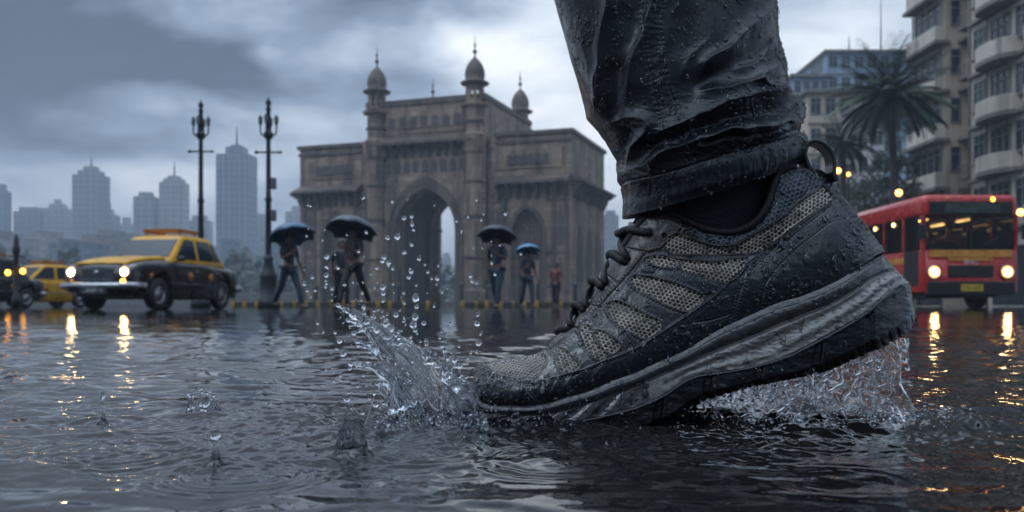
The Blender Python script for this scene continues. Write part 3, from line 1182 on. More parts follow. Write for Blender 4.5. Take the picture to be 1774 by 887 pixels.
# sculpted waves in the lower foam
ph = sarc / 58.0 + (v - gk) * 1.3
saw = np.abs((ph % 1.0) - 0.5) * 2
fore = 1 - sstep(0.36, 0.46, us)[:, None]
Hm = Hm + low * fore * (1.5 * sstep(0.15, 0.75, saw) - 1.0)
rear = sstep(0.44, 0.56, us)[:, None]
Hm = Hm + low * rear * 1.0 * np.sin((v - gk) * 17 + 0.012 * sarc + 0.7 * perlin(mx / 90, my / 60, 4.0)) * sstep(1.0, 0.8, v)
Hm = Hm + 0.35 * fbm(mx / 26, my / 16, 8.0, 4) + 0.25 * low * rear * (0.2 - np.abs(perlin(mx / 16, my / 9, 2.0))) * 3
WINP = np.array([(1350, 606), (1358, 597), (1385, 592), (1412, 588), (1402, 604), (1380, 620), (1352, 626)], float)
# scratches and steps in the rim
Hm = Hm - 0.25 * np.exp(-((v - 0.13) / 0.02) ** 2)
MG = PN(mx, my, SHOE_Y - Wm)
Nm = grid_normals(MG)
Nm[Nm[..., 1] > 0] *= -1
ed = np.minimum(sstep(0, 0.015, us), sstep(0, 0.015, 1 - us))[:, None, None]
MG = MG + Nm * (Hm[..., None] * 1e-3 * ed)
# ledge back to the upper
led = PN(cs[:, 0:1], cs[:, 1:2] - 1.0, SHOE_Y - np.clip(W0 - 0.004, 0, 1))
MGf = np.concatenate([led, MG], 1)
FM = grid_faces(MU, m + 1)
vcol = (FM[:, 0] % (m + 1)) < (m * gk + 1)
ucol = (FM[:, 0] // (m + 1)) / MU
rimd = vcol & (ucol < 0.60)
VM = MGf.reshape(-1, 3) - SO
sub_mesh('midsole_rim', VM, FM, vcol, M['midsole_dark'], shoe)
sub_mesh('midsole', VM, FM, ~vcol & (ucol >= 0.43), M['midsole'], shoe)
sub_mesh('forefoot_midsole', VM, FM, ~vcol & (ucol < 0.43), M['midsole_fore'], shoe)
# outsole
n2 = 110
v = np.linspace(0, 1, n2)[None, :]; vq = v[..., None]
OP = B2 + (Cc - B2) * vq
ox, oy = OP[..., 0].copy(), OP[..., 1].copy()
lug = ((sarc + 3 * perlin(sarc / 40, 0 * sarc, 1.0)) / 14.5) % 1.0
lg = sstep(0.05, 0.30, lug) * sstep(0.98, 0.75, lug)
lg = 1 - (1 - lg) * np.clip(0.55 + 0.9 * perlin(sarc / 23, 0 * sarc, 3.0), 0, 1)
oy = oy - (1 - lg) * sstep(0.84, 0.94, v) * (2.2 + 2.2 * perlin(sarc / 31, 0 * sarc, 6.0))
Wo = W0 + (0.0022 * sstep(0, 0.12, v) + 0.0006 - 0.004 * sstep(0.7, 1, v)) * np.clip(W0 / 0.01, 0, 1)
Ho = -1.1 * (1 - lg) * sstep(0.72, 0.84, v) + 0.5 * fbm(ox / 40, oy / 22, 11.0, 4) + 0.8 * np.exp(-((v - 0.06) / 0.05) ** 2)
Ho = Ho - 2.6 * (1 - sstep(0.04, 0.10, np.abs(((sarc / 96.0 + 0.2 * v) % 1) - 0.5))) * sstep(0.1, 0.2, v)
OG = PN(ox, oy, SHOE_Y - Wo)
No = grid_normals(OG); No[No[..., 1] > 0] *= -1
OG = OG + No * (Ho[..., None] * 1e-3 * ed)
# underside to the middle of the sole with tread
und = []
for k in np.linspace(0.05, 1, 26):
    q_ = OG[:, -1].copy()
    q_[:, 1] = q_[:, 1] + (SHOE_Y - q_[:, 1]) * k
    q_[:, 2] += 0.0035 * (0.5 + 0.5 * np.sign(np.sin(k * 16 + lug[:, 0] * 0)))
    und.append(q_)
OGf = np.concatenate([OG, np.stack(und, 1)], 1)
np_mesh('outsole', OGf.reshape(-1, 3) - SO, grid_faces(MU, OGf.shape[1]), M['outsole'], shoe)
# far half of the sole
for nm, gr, mk in (('midsole', MGf, 'midsole_dark'), ('outsole', OGf, 'outsole')):
    q_ = gr[np.r_[0:MU:5, MU - 1]][:, np.r_[0:gr.shape[1]:4, gr.shape[1] - 1]].copy()
    q_[..., 1] = 2 * SHOE_Y - q_[..., 1]
    np_mesh(nm, q_.reshape(-1, 3) - SO, grid_faces(*q_.shape[:2])[:, ::-1], M[mk], shoe)
# ------------------------------------------------------------------ the walker's leg: trouser leg, cuff, sock
def cloth_mat():
    t = NT('wet_trouser_cloth')
    c = t.coord()
    f = t.noise(c, 18, 5, 0.6)
    f2 = t.noise(c, 70, 5, 0.6)
    t.set(**{'Base Color': t.mix(t.rng(f, 0.3, 0.7, 0, 1), (0.0042, 0.0070, 0.0108), (0.0085, 0.0125, 0.018))})
    t.set(Roughness=t.rng(f2, 0.3, 0.7, 0.26, 0.48), **{'Coat Weight': 0.2, 'Coat Roughness': 0.10, 'Specular IOR Level': 0.4})
    w = t.n('ShaderNodeTexWave')
    w.wave_type = 'BANDS'; w.inputs['Scale'].default_value = 700
    t.l(t.coord((1, 1, 1)), w.inputs['Vector'])
    n1 = t.bump(t.noise(c, 90, 3, 0.5), 0.08, 0.0012)
    n2 = t.bump(t.noise(c, 1100, 2, 0.5), 0.12, 0.0004, n1)
    t.set(Normal=n2)
    return t.m


M['cloth'] = cloth_mat()
M['sock'] = mat('knitted_sock', (0.012, 0.015, 0.022), 0.75, bump=0.9, bscale=420, bdist=0.002, var=0.5, vscale=200)
LEG_Y = 0.662
person = empty('person', (0.13, LEG_Y, 0.0))
tag(person, 'walker in wet dark rain trousers, only the lower leg in view above the shoe', 'person')
PO = np.array(person.location)

# rows: left and right edge of the leg in the photo, depth half width, sag of the near side
TR = np.array([
    (700, -1150, 1300, -1180, 0.075, 0),
    (860, -560, 1325, -570, 0.068, 0),
    (932, -170, 1338, -175, 0.062, 4),
    (965, 0, 1345, 0, 0.060, 6),
    (985, 70, 1350, 60, 0.060, 8),
    (1006, 130, 1363, 108, 0.060, 10),
    (1031, 186, 1367, 147, 0.060, 12),
    (1050, 226, 1384, 166, 0.060, 13),
    (1066, 258, 1397, 190, 0.061, 12),
    (1073, 280, 1393, 208, 0.060, 11),
    (1071, 298, 1386, 222, 0.058, 10),
    (1080, 318, 1397, 238, 0.059, 9),
    (1085, 340, 1400, 256, 0.058, 8),
    (1081, 372, 1391, 279, 0.056, 8),
], float)
NR, NT_ = 620, 720
tt = chord(TR[:, 0:2]); tt = tt / tt[-1]
# more rows where the leg is in view
vv_ = np.concatenate([np.linspace(0, tt[2], 60, endpoint=False), np.linspace(tt[2], 1, NR - 60)])
ct = hermite(tt, TR, vv_)
th = np.linspace(0, 2 * np.pi, NT_, endpoint=False)[None, :]
L_, R_ = ct[:, 0:2], ct[:, 2:4]
cs_, sn_ = np.cos(th), np.sin(th)
ex_c = np.sign(cs_) * np.abs(cs_) ** 0.92; ex_s = np.sign(sn_) * np.abs(sn_) ** 0.92
f = (1 + ex_c) / 2
tx = L_[:, 0:1] + (R_[:, 0:1] - L_[:, 0:1]) * f
ty = L_[:, 1:2] + (R_[:, 1:2] - L_[:, 1:2]) * f + ct[:, 5:6] * np.clip(ex_s, 0, 1)
dep = ct[:, 4:5] * np.abs(ex_s)
G = PN(tx, ty, LEG_Y - dep)
back = (sn_ < 0) * np.ones_like(tx) > 0
G[..., 1] = np.where(back, LEG_Y + dep, G[..., 1])
nx = np.gradient(G, axis=0); ny = (np.roll(G, -1, 1) - np.roll(G, 1, 1)) / 2
Nn = np.cross(nx, ny); Nn /= np.linalg.norm(Nn, axis=-1, keepdims=True) + 1e-12
cen = G.mean(1, keepdims=True)
flip = np.sign((Nn * (G - cen)).sum(-1, keepdims=True)); Nn *= flip
X_, Y_ = tx.ravel(), ty.ravel()
Hh = np.zeros(X_.shape)
nearw = np.clip(np.broadcast_to(sn_, tx.shape).ravel() * 3 + 0.9, 0, 1)
# (polyline, amplitude mm, half width towards one side px, towards the other, ) a ridge with a sharp crest
FOLDS = [
    ([(1060, -120), (1057, 0), (1044, 81), (1038, 140), (1046, 205), (1060, 240)], 5.0, 22, 9),
    ([(1135, -60), (1120, 45), (1098, 92), (1088, 140), (1092, 185)], 3.6, 20, 11),
    ([(1190, -90), (1175, 0), (1150, 70), (1140, 130), (1150, 190)], 2.0, 26, 18),
    ([(1350, -10), (1323, 27), (1283, 54), (1256, 86), (1222, 112), (1206, 149)], 5.5, 24, 11),
    ([(1206, 149), (1215, 160), (1240, 158), (1300, 142), (1335, 120), (1350, 98)], 4.6, 9, 18),
    ([(1340, 118), (1306, 136), (1312, 148), (1345, 158), (1380, 172)], 4.0, 9, 8),
    ([(1048, 215), (1075, 206), (1112, 203), (1125, 218), (1112, 240), (1092, 270), (1080, 300)], 5.2, 11, 16),
    ([(1112, 240), (1150, 232), (1200, 206), (1250, 184), (1310, 170), (1370, 168), (1396, 186)], 6.5, 20, 15),
    ([(1075, 296), (1120, 286), (1165, 256), (1215, 240), (1280, 226), (1340, 216), (1394, 208)], 5.5, 13, 10),
    ([(1088, 312), (1130, 300), (1134, 274), (1180, 250)], 3.0, 10, 8),
    ([(1205, 246), (1216, 240), (1300, 228), (1375, 214)], 3.2, 7, 6),
    ([(1000, 20), (1012, 80), (1030, 150), (1052, 215)], 2.2, 14, 12),
    ([(1235, -60), (1240, 10), (1226, 60), (1196, 100), (1165, 150)], 2.6, 26, 14),
    ([(1290, -80), (1300, 0), (1296, 60)], 2.4, 22, 14),
    ([(1345, 60), (1330, 90), (1300, 112), (1262, 128)], 2.6, 12, 9),
]
VALLEY = [([(1125, 262), (1180, 240), (1230, 214), (1300, 196), (1372, 190)], 6.0, 15),
          ([(1090, 232), (1082, 262), (1076, 282)], 5.0, 12),
          ([(1225, 136), (1262, 120), (1300, 100), (1330, 84)], 3.0, 16),
          ([(1216, 243), (1290, 234), (1370, 216)], 3.4, 5),
          ([(1330, 138), (1362, 146), (1380, 160)], 3.5, 9),
          ([(1072, 120), (1066, 180), (1076, 215)], 3.2, 14)]
wx = X_ + 5 * perlin(X_ / 38, Y_ / 38, 1.0); wy = Y_ + 5 * perlin(X_ / 38, Y_ / 38, 6.0)
for pts, amp, wa, wb in FOLDS:
    sp = smooth_line(pts, 60)
    D, S = line_dist(wx, wy, sp, 90)
    # which side of the line: sign from the nearest segment normal
    j = np.clip((S / (chord(sp)[-1] + 1e-6) * 59).astype(int), 0, 58)
    tg = sp[1:] - sp[:-1]
    sd_ = (wx - sp[j, 0]) * tg[j, 1] - (wy - sp[j, 1]) * tg[j, 0]
    wdt = np.where(sd_ > 0, wa, wb)
    Lr = chord(sp)[-1]
    endf = sstep(-2, 0.22 * Lr, S) * sstep(Lr + 2, 0.80 * Lr, S)
    q_ = D / wdt
    Hh += 1.35 * amp * endf * np.exp(-np.abs(q_) ** 1.2)
for pts, amp, wa in VALLEY:
    D, S = line_dist(wx, wy, smooth_line(pts, 50), 80)
    Hh -= amp * np.exp(-(D / wa) ** 2)
# long soft folds and small crumples
u1 = (wx * 0.30 + wy * 0.95) ; u2 = (wx * 0.95 - wy * 0.30)
Hh += 1.6 * fbm(u2 / 90, u1 / 190, 2.0, 2)
cr = np.abs(fbm(u2 / 30, u1 / 55, 5.0, 3, 0.55))
Hh += 0.3 * (0.30 - cr)
low_ = sstep(120, 250, wy - (wx - 1200) * -0.22)
cr2 = np.abs(fbm((wx * 0.95 + wy * 0.28) / 60, (wy * 0.95 - wx * 0.28) / 17, 8.0, 3, 0.55))
CUFF_Y = np.interp(X_, [1060, 1080, 1156, 1229, 1301, 1350, 1391, 1420], [326, 317, 298, 276, 254, 243, 227, 216])
Hh += low_ * 1.2 * (0.28 - cr2) * (Y_ < CUFF_Y)
# the sewn seam down the side
seam = smooth_line([(1105, -120), (1118, 0), (1116, 60), (1125, 120), (1142, 190), (1155, 235), (1163, 262)], 80)
for off in (0, 27):
    D, S = line_dist(wx, wy, seam + np.array([off, 0]), 60)
    Hh -= 0.55 * np.exp(-(D / 1.6) ** 2)
    Hh += 0.35 * np.exp(-((D - 4) / 2) ** 2) * (np.sin(S / 1.4) > -0.3)
D, S = line_dist(wx, wy, seam + np.array([13, 0]), 60)
Hh += np.exp(-(D / 12) ** 2) * (0.15 + 0.12 * np.sin(S / 2.6 + 2 * perlin(S / 20, 0 * S, 1.0)))
# cuff: gathered band below a stitched seam
CUF = smooth_line([(1060, 326), (1080, 317), (1156, 298), (1229, 276), (1301, 254), (1350, 243), (1391, 227), (1420, 216)], 120)
yc = np.interp(X_, CUF[:, 0], CUF[:, 1])
inc = Y_ > yc
dc = Y_ - yc
Hh += inc * (1.7 * sstep(0, 3, dc) + 1.0 * (0.28 - np.abs(fbm(X_ / 17, Y_ / 70, 3.0, 2))) + 0.35 * fbm(X_ / 40, Y_ / 34, 4.0, 2))
Hh -= 1.6 * np.exp(-(dc / 2.2) ** 2)
Hh += 0.45 * np.exp(-((dc - 7) / 1.3) ** 2) * (np.sin(X_ / 1.15) > -0.2) - 0.4 * np.exp(-((dc - 7) / 3.0) ** 2)
hem = np.broadcast_to(vv_[:, None], tx.shape).ravel()
Hh -= 2.0 * sstep(0.985, 1.0, hem)
Hh = Hh.reshape(tx.shape)
# keep the far side and the outline close to the traced edge
kk = np.broadcast_to(np.clip(0.35 + 0.65 * np.abs(sn_), 0, 1), tx.shape)
GT = G + Nn * (Hh * kk * 1e-3)[..., None]
GT2 = np.transpose(GT, (1, 0, 2))           # theta major for wrapping
FT = grid_faces(NT_, NR, wrap=True)
incT = inc.reshape(tx.shape).T.ravel()
VT = GT2.reshape(-1, 3) - PO
fin = incT[FT[:, 0]]
leg_o = sub_mesh('trouser_leg', VT, FT, ~fin, M['cloth'], person)
cuff_o = sub_mesh('cuff', VT, FT, fin, M['cloth'], None)
cuff_o.parent = leg_o
# inner turn-up of the hem
hemr = GT[-1]
c0 = hemr.mean(0)
rows = [hemr, c0 + (hemr - c0) * 0.94 + np.array([0, 0, 0.001]), c0 + (hemr - c0) * 0.92 + np.array([0, 0, 0.02]), c0 + (hemr - c0) * 0.9 + np.array([0, 0, 0.05])]
HG = np.stack(rows, 1)
o = np_mesh('hem', HG.reshape(-1, 3) - PO, grid_faces(NT_, 4, wrap=True), M['cloth'], None)
o.parent = leg_o
# sock with the ankle in it
SK = np.array([(1108, 300, 1375, 225, 0.040), (1103, 345, 1364, 262, 0.038), (1100, 385, 1352, 300, 0.034), (1108, 420, 1345, 345, 0.030), (1125, 470, 1340, 390, 0.026), (1140, 520, 1330, 440, 0.022)], float)
c_ = hermite(np.linspace(0, 1, len(SK)), SK, np.linspace(0, 1, 60))
th2 = np.linspace(0, 2 * np.pi, 96, endpoint=False)[None, :]
fx = (1 + np.cos(th2)) / 2
SG = PN(c_[:, 0:1] + (c_[:, 2:3] - c_[:, 0:1]) * fx, c_[:, 1:2] + (c_[:, 3:4] - c_[:, 1:2]) * fx, LEG_Y - 0.004)
SG[..., 1] = LEG_Y - 0.004 - c_[:, 4:5] * np.sin(th2)
SG = np.transpose(SG, (1, 0, 2))
np_mesh('sock', SG.reshape(-1, 3) - PO, grid_faces(96, 60, wrap=True), M['sock'], person)


# ------------------------------------------------------------------ beads of rain on shoe and trousers
def beads(name, V, Nv, n, rmin, rmax, parent, org, weight=None, seed=1, slide=0.3):
    rg = np.random.default_rng(seed)
    if weight is None:
        idx = rg.integers(0, len(V), n)
    else:
        w = weight / weight.sum()
        idx = rg.choice(len(V), n, p=w)
    bm = bmesh.new()
    bmesh.ops.create_icosphere(bm, subdivisions=2, radius=1.0)
    bv = np.array([v.co for v in bm.verts]); bf = np.array([[v.index for v in f.verts] for f in bm.faces])
    bm.free()
    VV, FF = [], []
    down = np.array([0, 0, -1.0])
    for k, i in enumerate(idx):
        r = rmin * (rmax / rmin) ** (rg.random() ** 2.2)
        nn = Nv[i] / (np.linalg.norm(Nv[i]) + 1e-9)
        t = down - nn * nn.dot(down)
        if np.linalg.norm(t) < 0.05:
            t = np.array([1.0, 0, 0]) - nn * nn[0]
        t /= np.linalg.norm(t)
        s = np.cross(nn, t)
        st = 1 + (rg.random() < slide) * rg.uniform(0.3, 1.7)
        q = bv.copy()
        tail = 1 - 0.35 * np.clip(-q[:, 0], 0, 1) * (st > 1.3)
        wob = 1 + 0.12 * np.sin(3 * q[:, 0] + k) * (st > 1.3)
        p = (q[:, 0:1] * st * r * t + (q[:, 1:2] * (tail * wob)[:, None]) * r * s * rg.uniform(0.8, 1.1) + (q[:, 2:3] * tail[:, None]) * r * 0.62 * nn)
        FF.append(bf + len(VV) * len(bv))
        VV.append(p + V[i] + nn * r * 0.22 - org)
    o = np_mesh(name, np.concatenate(VV), np.concatenate(FF), M['bead'], parent)
    tag(o, kind='stuff')
    return o


inframe = lambda g: ((g[..., 0] / g[..., 1] * FPX + 887 > -20) & (HZ - (g[..., 2] - CAMH) / g[..., 1] * FPX > -40))
wU = np.ones((NU, NV)) * 0.5
wU[np.isin(reg.reshape(NU, NV), (4, 5, 6, 7))] = 1.0
wU *= 0.4 + 1.6 * sstep(-0.1, 0.4, perlin(UPX / 60, UPY / 60, 3.0))
NUp = grid_normals(UD); NUp[NUp[..., 1] > 0] *= -1
beads('rain_beads', UD.reshape(-1, 3), NUp.reshape(-1, 3), 1900, 0.00036, 0.0021, shoe, SO, wU.ravel(), 3)
NMg = grid_normals(MG); NMg[NMg[..., 1] > 0] *= -1
beads('rain_beads', MG.reshape(-1, 3), NMg.reshape(-1, 3), 520, 0.00036, 0.0019, shoe, SO, None, 4, 0.55)
NOg = grid_normals(OG[:, :60]); NOg[NOg[..., 1] > 0] *= -1
beads('rain_beads', OG[:, :60].reshape(-1, 3), NOg.reshape(-1, 3), 160, 0.0004, 0.0016, shoe, SO, None, 5, 0.5)
wT = (np.broadcast_to(sn_ > -0.05, tx.shape) & inframe(GT)).astype(float) * (0.35 + 1.6 * sstep(-0.15, 0.4, perlin(tx / 45, ty / 45, 7.0)))
beads('rain_beads', GT.reshape(-1, 3), Nn.reshape(-1, 3), 3200, 0.00036, 0.0016, person, PO, wT.ravel(), 6, 0.15)
# ------------------------------------------------------------------ water thrown up by the step
def horn(spine, wid, dep, Ys, nt=240, nw=160, seed=0.0, amp=0.0035, hollow=0.0):
    """a flattened tongue of water along a spine of photo points at distance Ys; wid, dep in metres"""
    s = smooth_line(spine, nt)
    k = np.linspace(0, 1, nt)
    w = hermite(np.linspace(0, 1, len(wid)), wid, k)[:, 0]
    d = hermite(np.linspace(0, 1, len(dep)), dep, k)[:, 0]
    yc = hermite(np.linspace(0, 1, len(Ys)), Ys, k)[:, 0]
    Cn = PN(s[:, 0], s[:, 1], yc)
    T = np.gradient(Cn, axis=0); T /= np.linalg.norm(T, axis=1, keepdims=True)
    Yv = np.array([0, 1.0, 0])
    U = np.cross(Yv, T); U /= np.linalg.norm(U, axis=1, keepdims=True)
    W = np.cross(T, U)
    a = np.linspace(0, 2 * np.pi, nw, endpoint=False)
    ca, sa = np.cos(a)[None, :], np.sin(a)[None, :]
    kk = k[:, None]
    L = chord(Cn)[:, None]
    # streaky ridges that run with the flow and wander
    q1 = np.cos(a)[None, :] * w[:, None] * 165 + 1.5 * perlin(L * 35 + 0 * ca, ca * 2 + 0 * kk, seed)
    rid = np.abs(perlin(q1, L * 20 + sa * 1.3, seed + 2))
    rid2 = np.abs(perlin(q1 * 2.1, L * 70 + sa * 1.7, seed + 4))
    rid3 = perlin(q1 * 1.3, L * 190 + sa * 2, seed + 6)
    disp = amp * (1.1 * (0.35 - rid) + 0.28 * (0.35 - rid2) + 0.05 * rid3)
    edge = 1 + 0.22 * perlin(L * 60 + 0 * ca, np.sign(ca) * 3.1 + 0 * kk, seed + 8) * np.abs(ca) ** 2
    # scooped: the middle of the sheet bends away
    sco = hollow * (ca ** 2)
    sz = np.clip(w / 0.01, 0.15, 1)[:, None]
    rU = (w[:, None] * edge) * ca
    rW = d[:, None] * sa * (1 - 0.3 * ca ** 2) + sco * sz
    Pn = Cn[:, None] + U[:, None] * rU[..., None] + W[:, None] * rW[..., None]
    nrm = U[:, None] * ca[..., None] + W[:, None] * sa[..., None]
    Pn = Pn + nrm * (disp * sz)[..., None]
    V = np.transpose(Pn, (1, 0, 2)).reshape(-1, 3)
    F = grid_faces(nw, nt, wrap=True)
    return V, F


def merged(name, parts, voxel, mt, parent=None, smooth_it=4, loc=None):
    V, F, n = [], [], 0
    for v, f in parts:
        if f.shape[1] == 3:
            f = np.column_stack([f, f[:, 2]])
        V.append(v); F.append(f + n); n += len(v)
    V = np.concatenate(V); F = np.concatenate(F)
    me = bpy.data.meshes.new('tmp')
    me.from_pydata(V.tolist(), [], [tuple(dict.fromkeys(map(int, f))) for f in F])
    o = bpy.data.objects.new('tmp', me)
    COL.objects.link(o)
    bm = bmesh.new(); bm.from_mesh(me)
    bmesh.ops.holes_fill(bm, edges=[e for e in bm.edges if e.is_boundary], sides=0)
    bmesh.ops.recalc_face_normals(bm, faces=list(bm.faces))
    bm.to_mesh(me); bm.free()
    md = o.modifiers.new('r', 'REMESH'); md.mode = 'VOXEL'; md.voxel_size = voxel; md.use_smooth_shade = True
    if smooth_it:
        ms = o.modifiers.new('s', 'SMOOTH'); ms.factor = 0.5; ms.iterations = smooth_it
    dg = bpy.context.evaluated_depsgraph_get()
    ev = o.evaluated_get(dg)
    m2 = bpy.data.meshes.new_from_object(ev)
    bpy.data.objects.remove(o)
    bpy.data.meshes.remove(me)
    m2.name = name
    m2.polygons.foreach_set('use_smooth', np.ones(len(m2.polygons), bool))
    m2.materials.clear()
    if loc is not None:
        m2.transform(Matrix.Translation(-Vector(loc)))
    return link(name, m2, mt, parent)


def ball_vf(c, r, sub=3, st=(1, 1, 1)):
    bm = bmesh.new()
    bmesh.ops.create_icosphere(bm, subdivisions=sub, radius=1.0)
    v = np.array([x.co for x in bm.verts]) * r * np.array(st) + np.array(c)
    f = np.array([[x.index for x in t.verts] for t in bm.faces])
    bm.free()
    return v, f


def tube_vf(pts, rs, n=10):
    mb = MB(); mb.tube(pts, rs, n)
    f4 = [f for f in mb.f]
    V = np.array(mb.v)
    F = np.array([(list(f) + [f[-1]] * 4)[:4] if len(f) <= 4 else (f[0],) * 4 for f in f4])
    k = [i for i, f in enumerate(f4) if len(f) <= 4]
    F = F[k]
    # close the ends with single points
    return V, F


YS = 0.630
rg = np.random.default_rng(21)
parts = []
parts.append(horn([(764, 752), (744, 712), (717, 668), (685, 622), (655, 585), (628, 556), (606, 540)],
                  [0.031, 0.030, 0.027, 0.021, 0.0125, 0.0062, 0.0030], [0.0055, 0.0040, 0.0034, 0.0032, 0.0030, 0.0028, 0.0022],
                  [YS, YS - 0.004, YS - 0.006, YS - 0.004, YS, YS + 0.002, YS + 0.003], seed=1.0, amp=0.0026, hollow=0.013))
parts.append(horn([(715, 704), (690, 664), (662, 643), (640, 633), (622, 632)],
                  [0.017, 0.014, 0.0075, 0.0035, 0.0018], [0.0030, 0.0024, 0.0022, 0.0022, 0.0015],
                  [YS - 0.010, YS - 0.014, YS - 0.016, YS - 0.014, YS - 0.012], seed=11.0, amp=0.0024, hollow=0.006))
parts.append(horn([(808, 738), (800, 712), (780, 676), (757, 646), (742, 622), (730, 602)],
                  [0.022, 0.020, 0.015, 0.008, 0.0032, 0.0014], [0.0045, 0.0036, 0.0032, 0.0026, 0.0018, 0.0012],
                  [YS - 0.014, YS - 0.014, YS - 0.012, YS - 0.006, YS, YS], seed=21.0, amp=0.0026, hollow=0.008))
parts.append(horn([(718, 742), (706, 722), (696, 700), (690, 676), (682, 652)],
                  [0.016, 0.012, 0.008, 0.005, 0.002], [0.0035, 0.0026, 0.0022, 0.002, 0.0013],
                  [YS - 0.03, YS - 0.03, YS - 0.03, YS - 0.028, YS - 0.026], seed=31.0, amp=0.0024, hollow=0.004))
# ragged fingers torn off the edges of the sheet, each ending in a bead
EDGE = smooth_line([(604, 536), (640, 560), (672, 582), (704, 604), (736, 618), (762, 634), (786, 658), (806, 690)], 60)
EDGE2 = smooth_line([(612, 550), (632, 580), (648, 606), (660, 640), (680, 676), (690, 716)], 50)
for i in range(28):
    E, sg = (EDGE, 1) if i % 3 else (EDGE2, -1)
    j = int(rg.integers(2, len(E) - 2))
    x, y = E[j]
    t_ = E[j - 1] - E[j + 1]; t_ /= np.linalg.norm(t_) + 1e-9
    nx_, ny_ = (-t_[1], t_[0]) if sg > 0 else (t_[1], -t_[0])
    if sg > 0 and ny_ > 0:
        nx_, ny_ = -nx_, -ny_
    if sg < 0 and nx_ > 0:
        nx_, ny_ = -nx_, -ny_
    L = rg.uniform(6, 26)
    q = rg.uniform(0.2, 1.3)
    dx, dy = (nx_ + t_[0] * q) * L, (ny_ + t_[1] * q) * L
    Yf = YS + rg.uniform(-0.012, 0.006)
    r0 = rg.uniform(0.0008, 0.0019)
    pts = [P(x - dx * 0.35, y - dy * 0.35, Yf), P(x, y, Yf), P(x + dx * 0.55 + rg.uniform(-2, 2), y + dy * 0.55, Yf), P(x + dx, y + dy, Yf)]
    parts.append(tube_vf(pts, [r0 * 2.2, r0 * 1.3, r0 * 0.8, r0 * 0.7]))
    parts.append(ball_vf(pts[-1], r0 * rg.uniform(1.0, 1.7), 2, (1, 1, rg.uniform(0.9, 1.3))))
# beads strung along the tips
for (x, y, r_, st) in ((613, 545, 4.6, 1.0), (602, 538, 5.4, 1.1), (593, 533, 3.6, 1.0), (586, 529, 4.6, 1.0),
                       (628, 633, 4.2, 1.0), (618, 634, 3.4, 1), (608, 628, 6.6, 1), (606, 638, 4.0, 1),
                       (726, 600, 3.4, 1), (728, 592, 2.6, 1), (652, 573, 6.0, 1), (664, 583, 6.5, 1), (700, 604, 5.5, 1), (720, 622, 6.5, 1), (748, 620, 6.5, 1), (757, 624, 5.0, 1)):
    p = P(x, y, YS)
    parts.append(ball_vf(p, r_ * YS / FPX, 3, (1, 1, st)))
    if x < 625:
        pass
ss = [(P(620, 549, YS + 0.002), 0.0016), (P(610, 543, YS), 0.0011), (P(600, 537, YS), 0.0011), (P(592, 532, YS), 0.0009), (P(585, 529, YS), 0.0012)]
parts.append(tube_vf([a for a, _ in ss], [b_ for _, b_ in ss]))
ss = [(P(640, 634, YS - 0.012), 0.0018), (P(628, 633, YS - 0.008), 0.0010), (P(617, 633, YS - 0.005), 0.0009), (P(608, 629, YS), 0.0012)]
parts.append(tube_vf([a for a, _ in ss], [b_ for _, b_ in ss]))
# little fingers of water round the foot of the splash and along the toe
for i in range(34):
    x = rg.uniform(640, 1010)
    y0 = 744 + rg.uniform(-6, 14)
    Yf = CAMH * FPX / (y0 - HZ)
    hgt = rg.uniform(5, 20) * (1.4 if x < 830 else 0.7)
    dx = rg.uniform(-14, 10)
    pts = [P(x, y0 + 5, Yf), P(x + dx * 0.3, y0 - hgt * 0.5, Yf), P(x + dx, y0 - hgt, Yf)]
    r0 = rg.uniform(0.0011, 0.0026)
    parts.append(tube_vf(pts, [r0 * 1.9, r0, r0 * 0.7]))
    parts.append(ball_vf(pts[-1], r0 * 1.05, 2))
spl = empty('toe_splash', (-0.07, 0.63, 0))
tag(spl, 'clear water splash thrown up to the left in front of the toe cap', 'splash')
merged('splash_sheet', parts, 0.00062, M['glass_water'], spl, 2, spl.location)



def spray(name, parent, n, fn, rmin, rmax, seed):
    rg_ = np.random.default_rng(seed)
    bm = bmesh.new(); bmesh.ops.create_icosphere(bm, subdivisions=2, radius=1.0)
    bv = np.array([v.co for v in bm.verts]); bf = np.array([[v.index for v in f.verts] for f in bm.faces]); bm.free()
    VV, FF = [], []
    for i in range(n):
        x, y, Yd = fn(rg_)
        if y > HZ + 6 and Yd > CAMH * FPX / (y - HZ) * 0.985:
            continue
        r = rmin * (rmax / rmin) ** (rg_.random() ** 2)
        FF.append(bf + len(VV) * len(bv))
        VV.append(bv * r * np.array([1, 1, rg_.uniform(0.8, 1.7)]) + np.array(P(x, y, Yd)) - np.array(parent.location))
    o = np_mesh(name, np.concatenate(VV), np.concatenate(FF), M['glass_water'], parent)
    tag(o, kind='stuff')


def toe_spray(q):
    t = q.random()
    x = 806 - 215 * t + q.normal(0, 20); y = 700 - 165 * t + q.normal(0, 34) + 20 * (1 - t)
    return x, y, q.uniform(0.585, 0.67)


def foot_spray(q):
    return q.uniform(640, 1020), 738 - abs(q.normal(0, 16)), q.uniform(0.55, 0.61)


spray('spray', spl, 330, toe_spray, 0.00022, 0.0009, 41)
spray('spray', spl, 260, foot_spray, 0.00022, 0.0010, 42)

# the curtain of water falling back from the lifted heel
hs = empty('heel_splash', (0.24, 0.64, 0))
tag(hs, 'curtain of water falling from the sole under the lifted heel', 'splash')
topx = np.array([1200, 1240, 1300, 1372, 1428, 1482, 1522, 1552, 1560], float)
topy = np.array([690, 680, 666, 650, 638, 618, 603, 588, 592], float) - 6


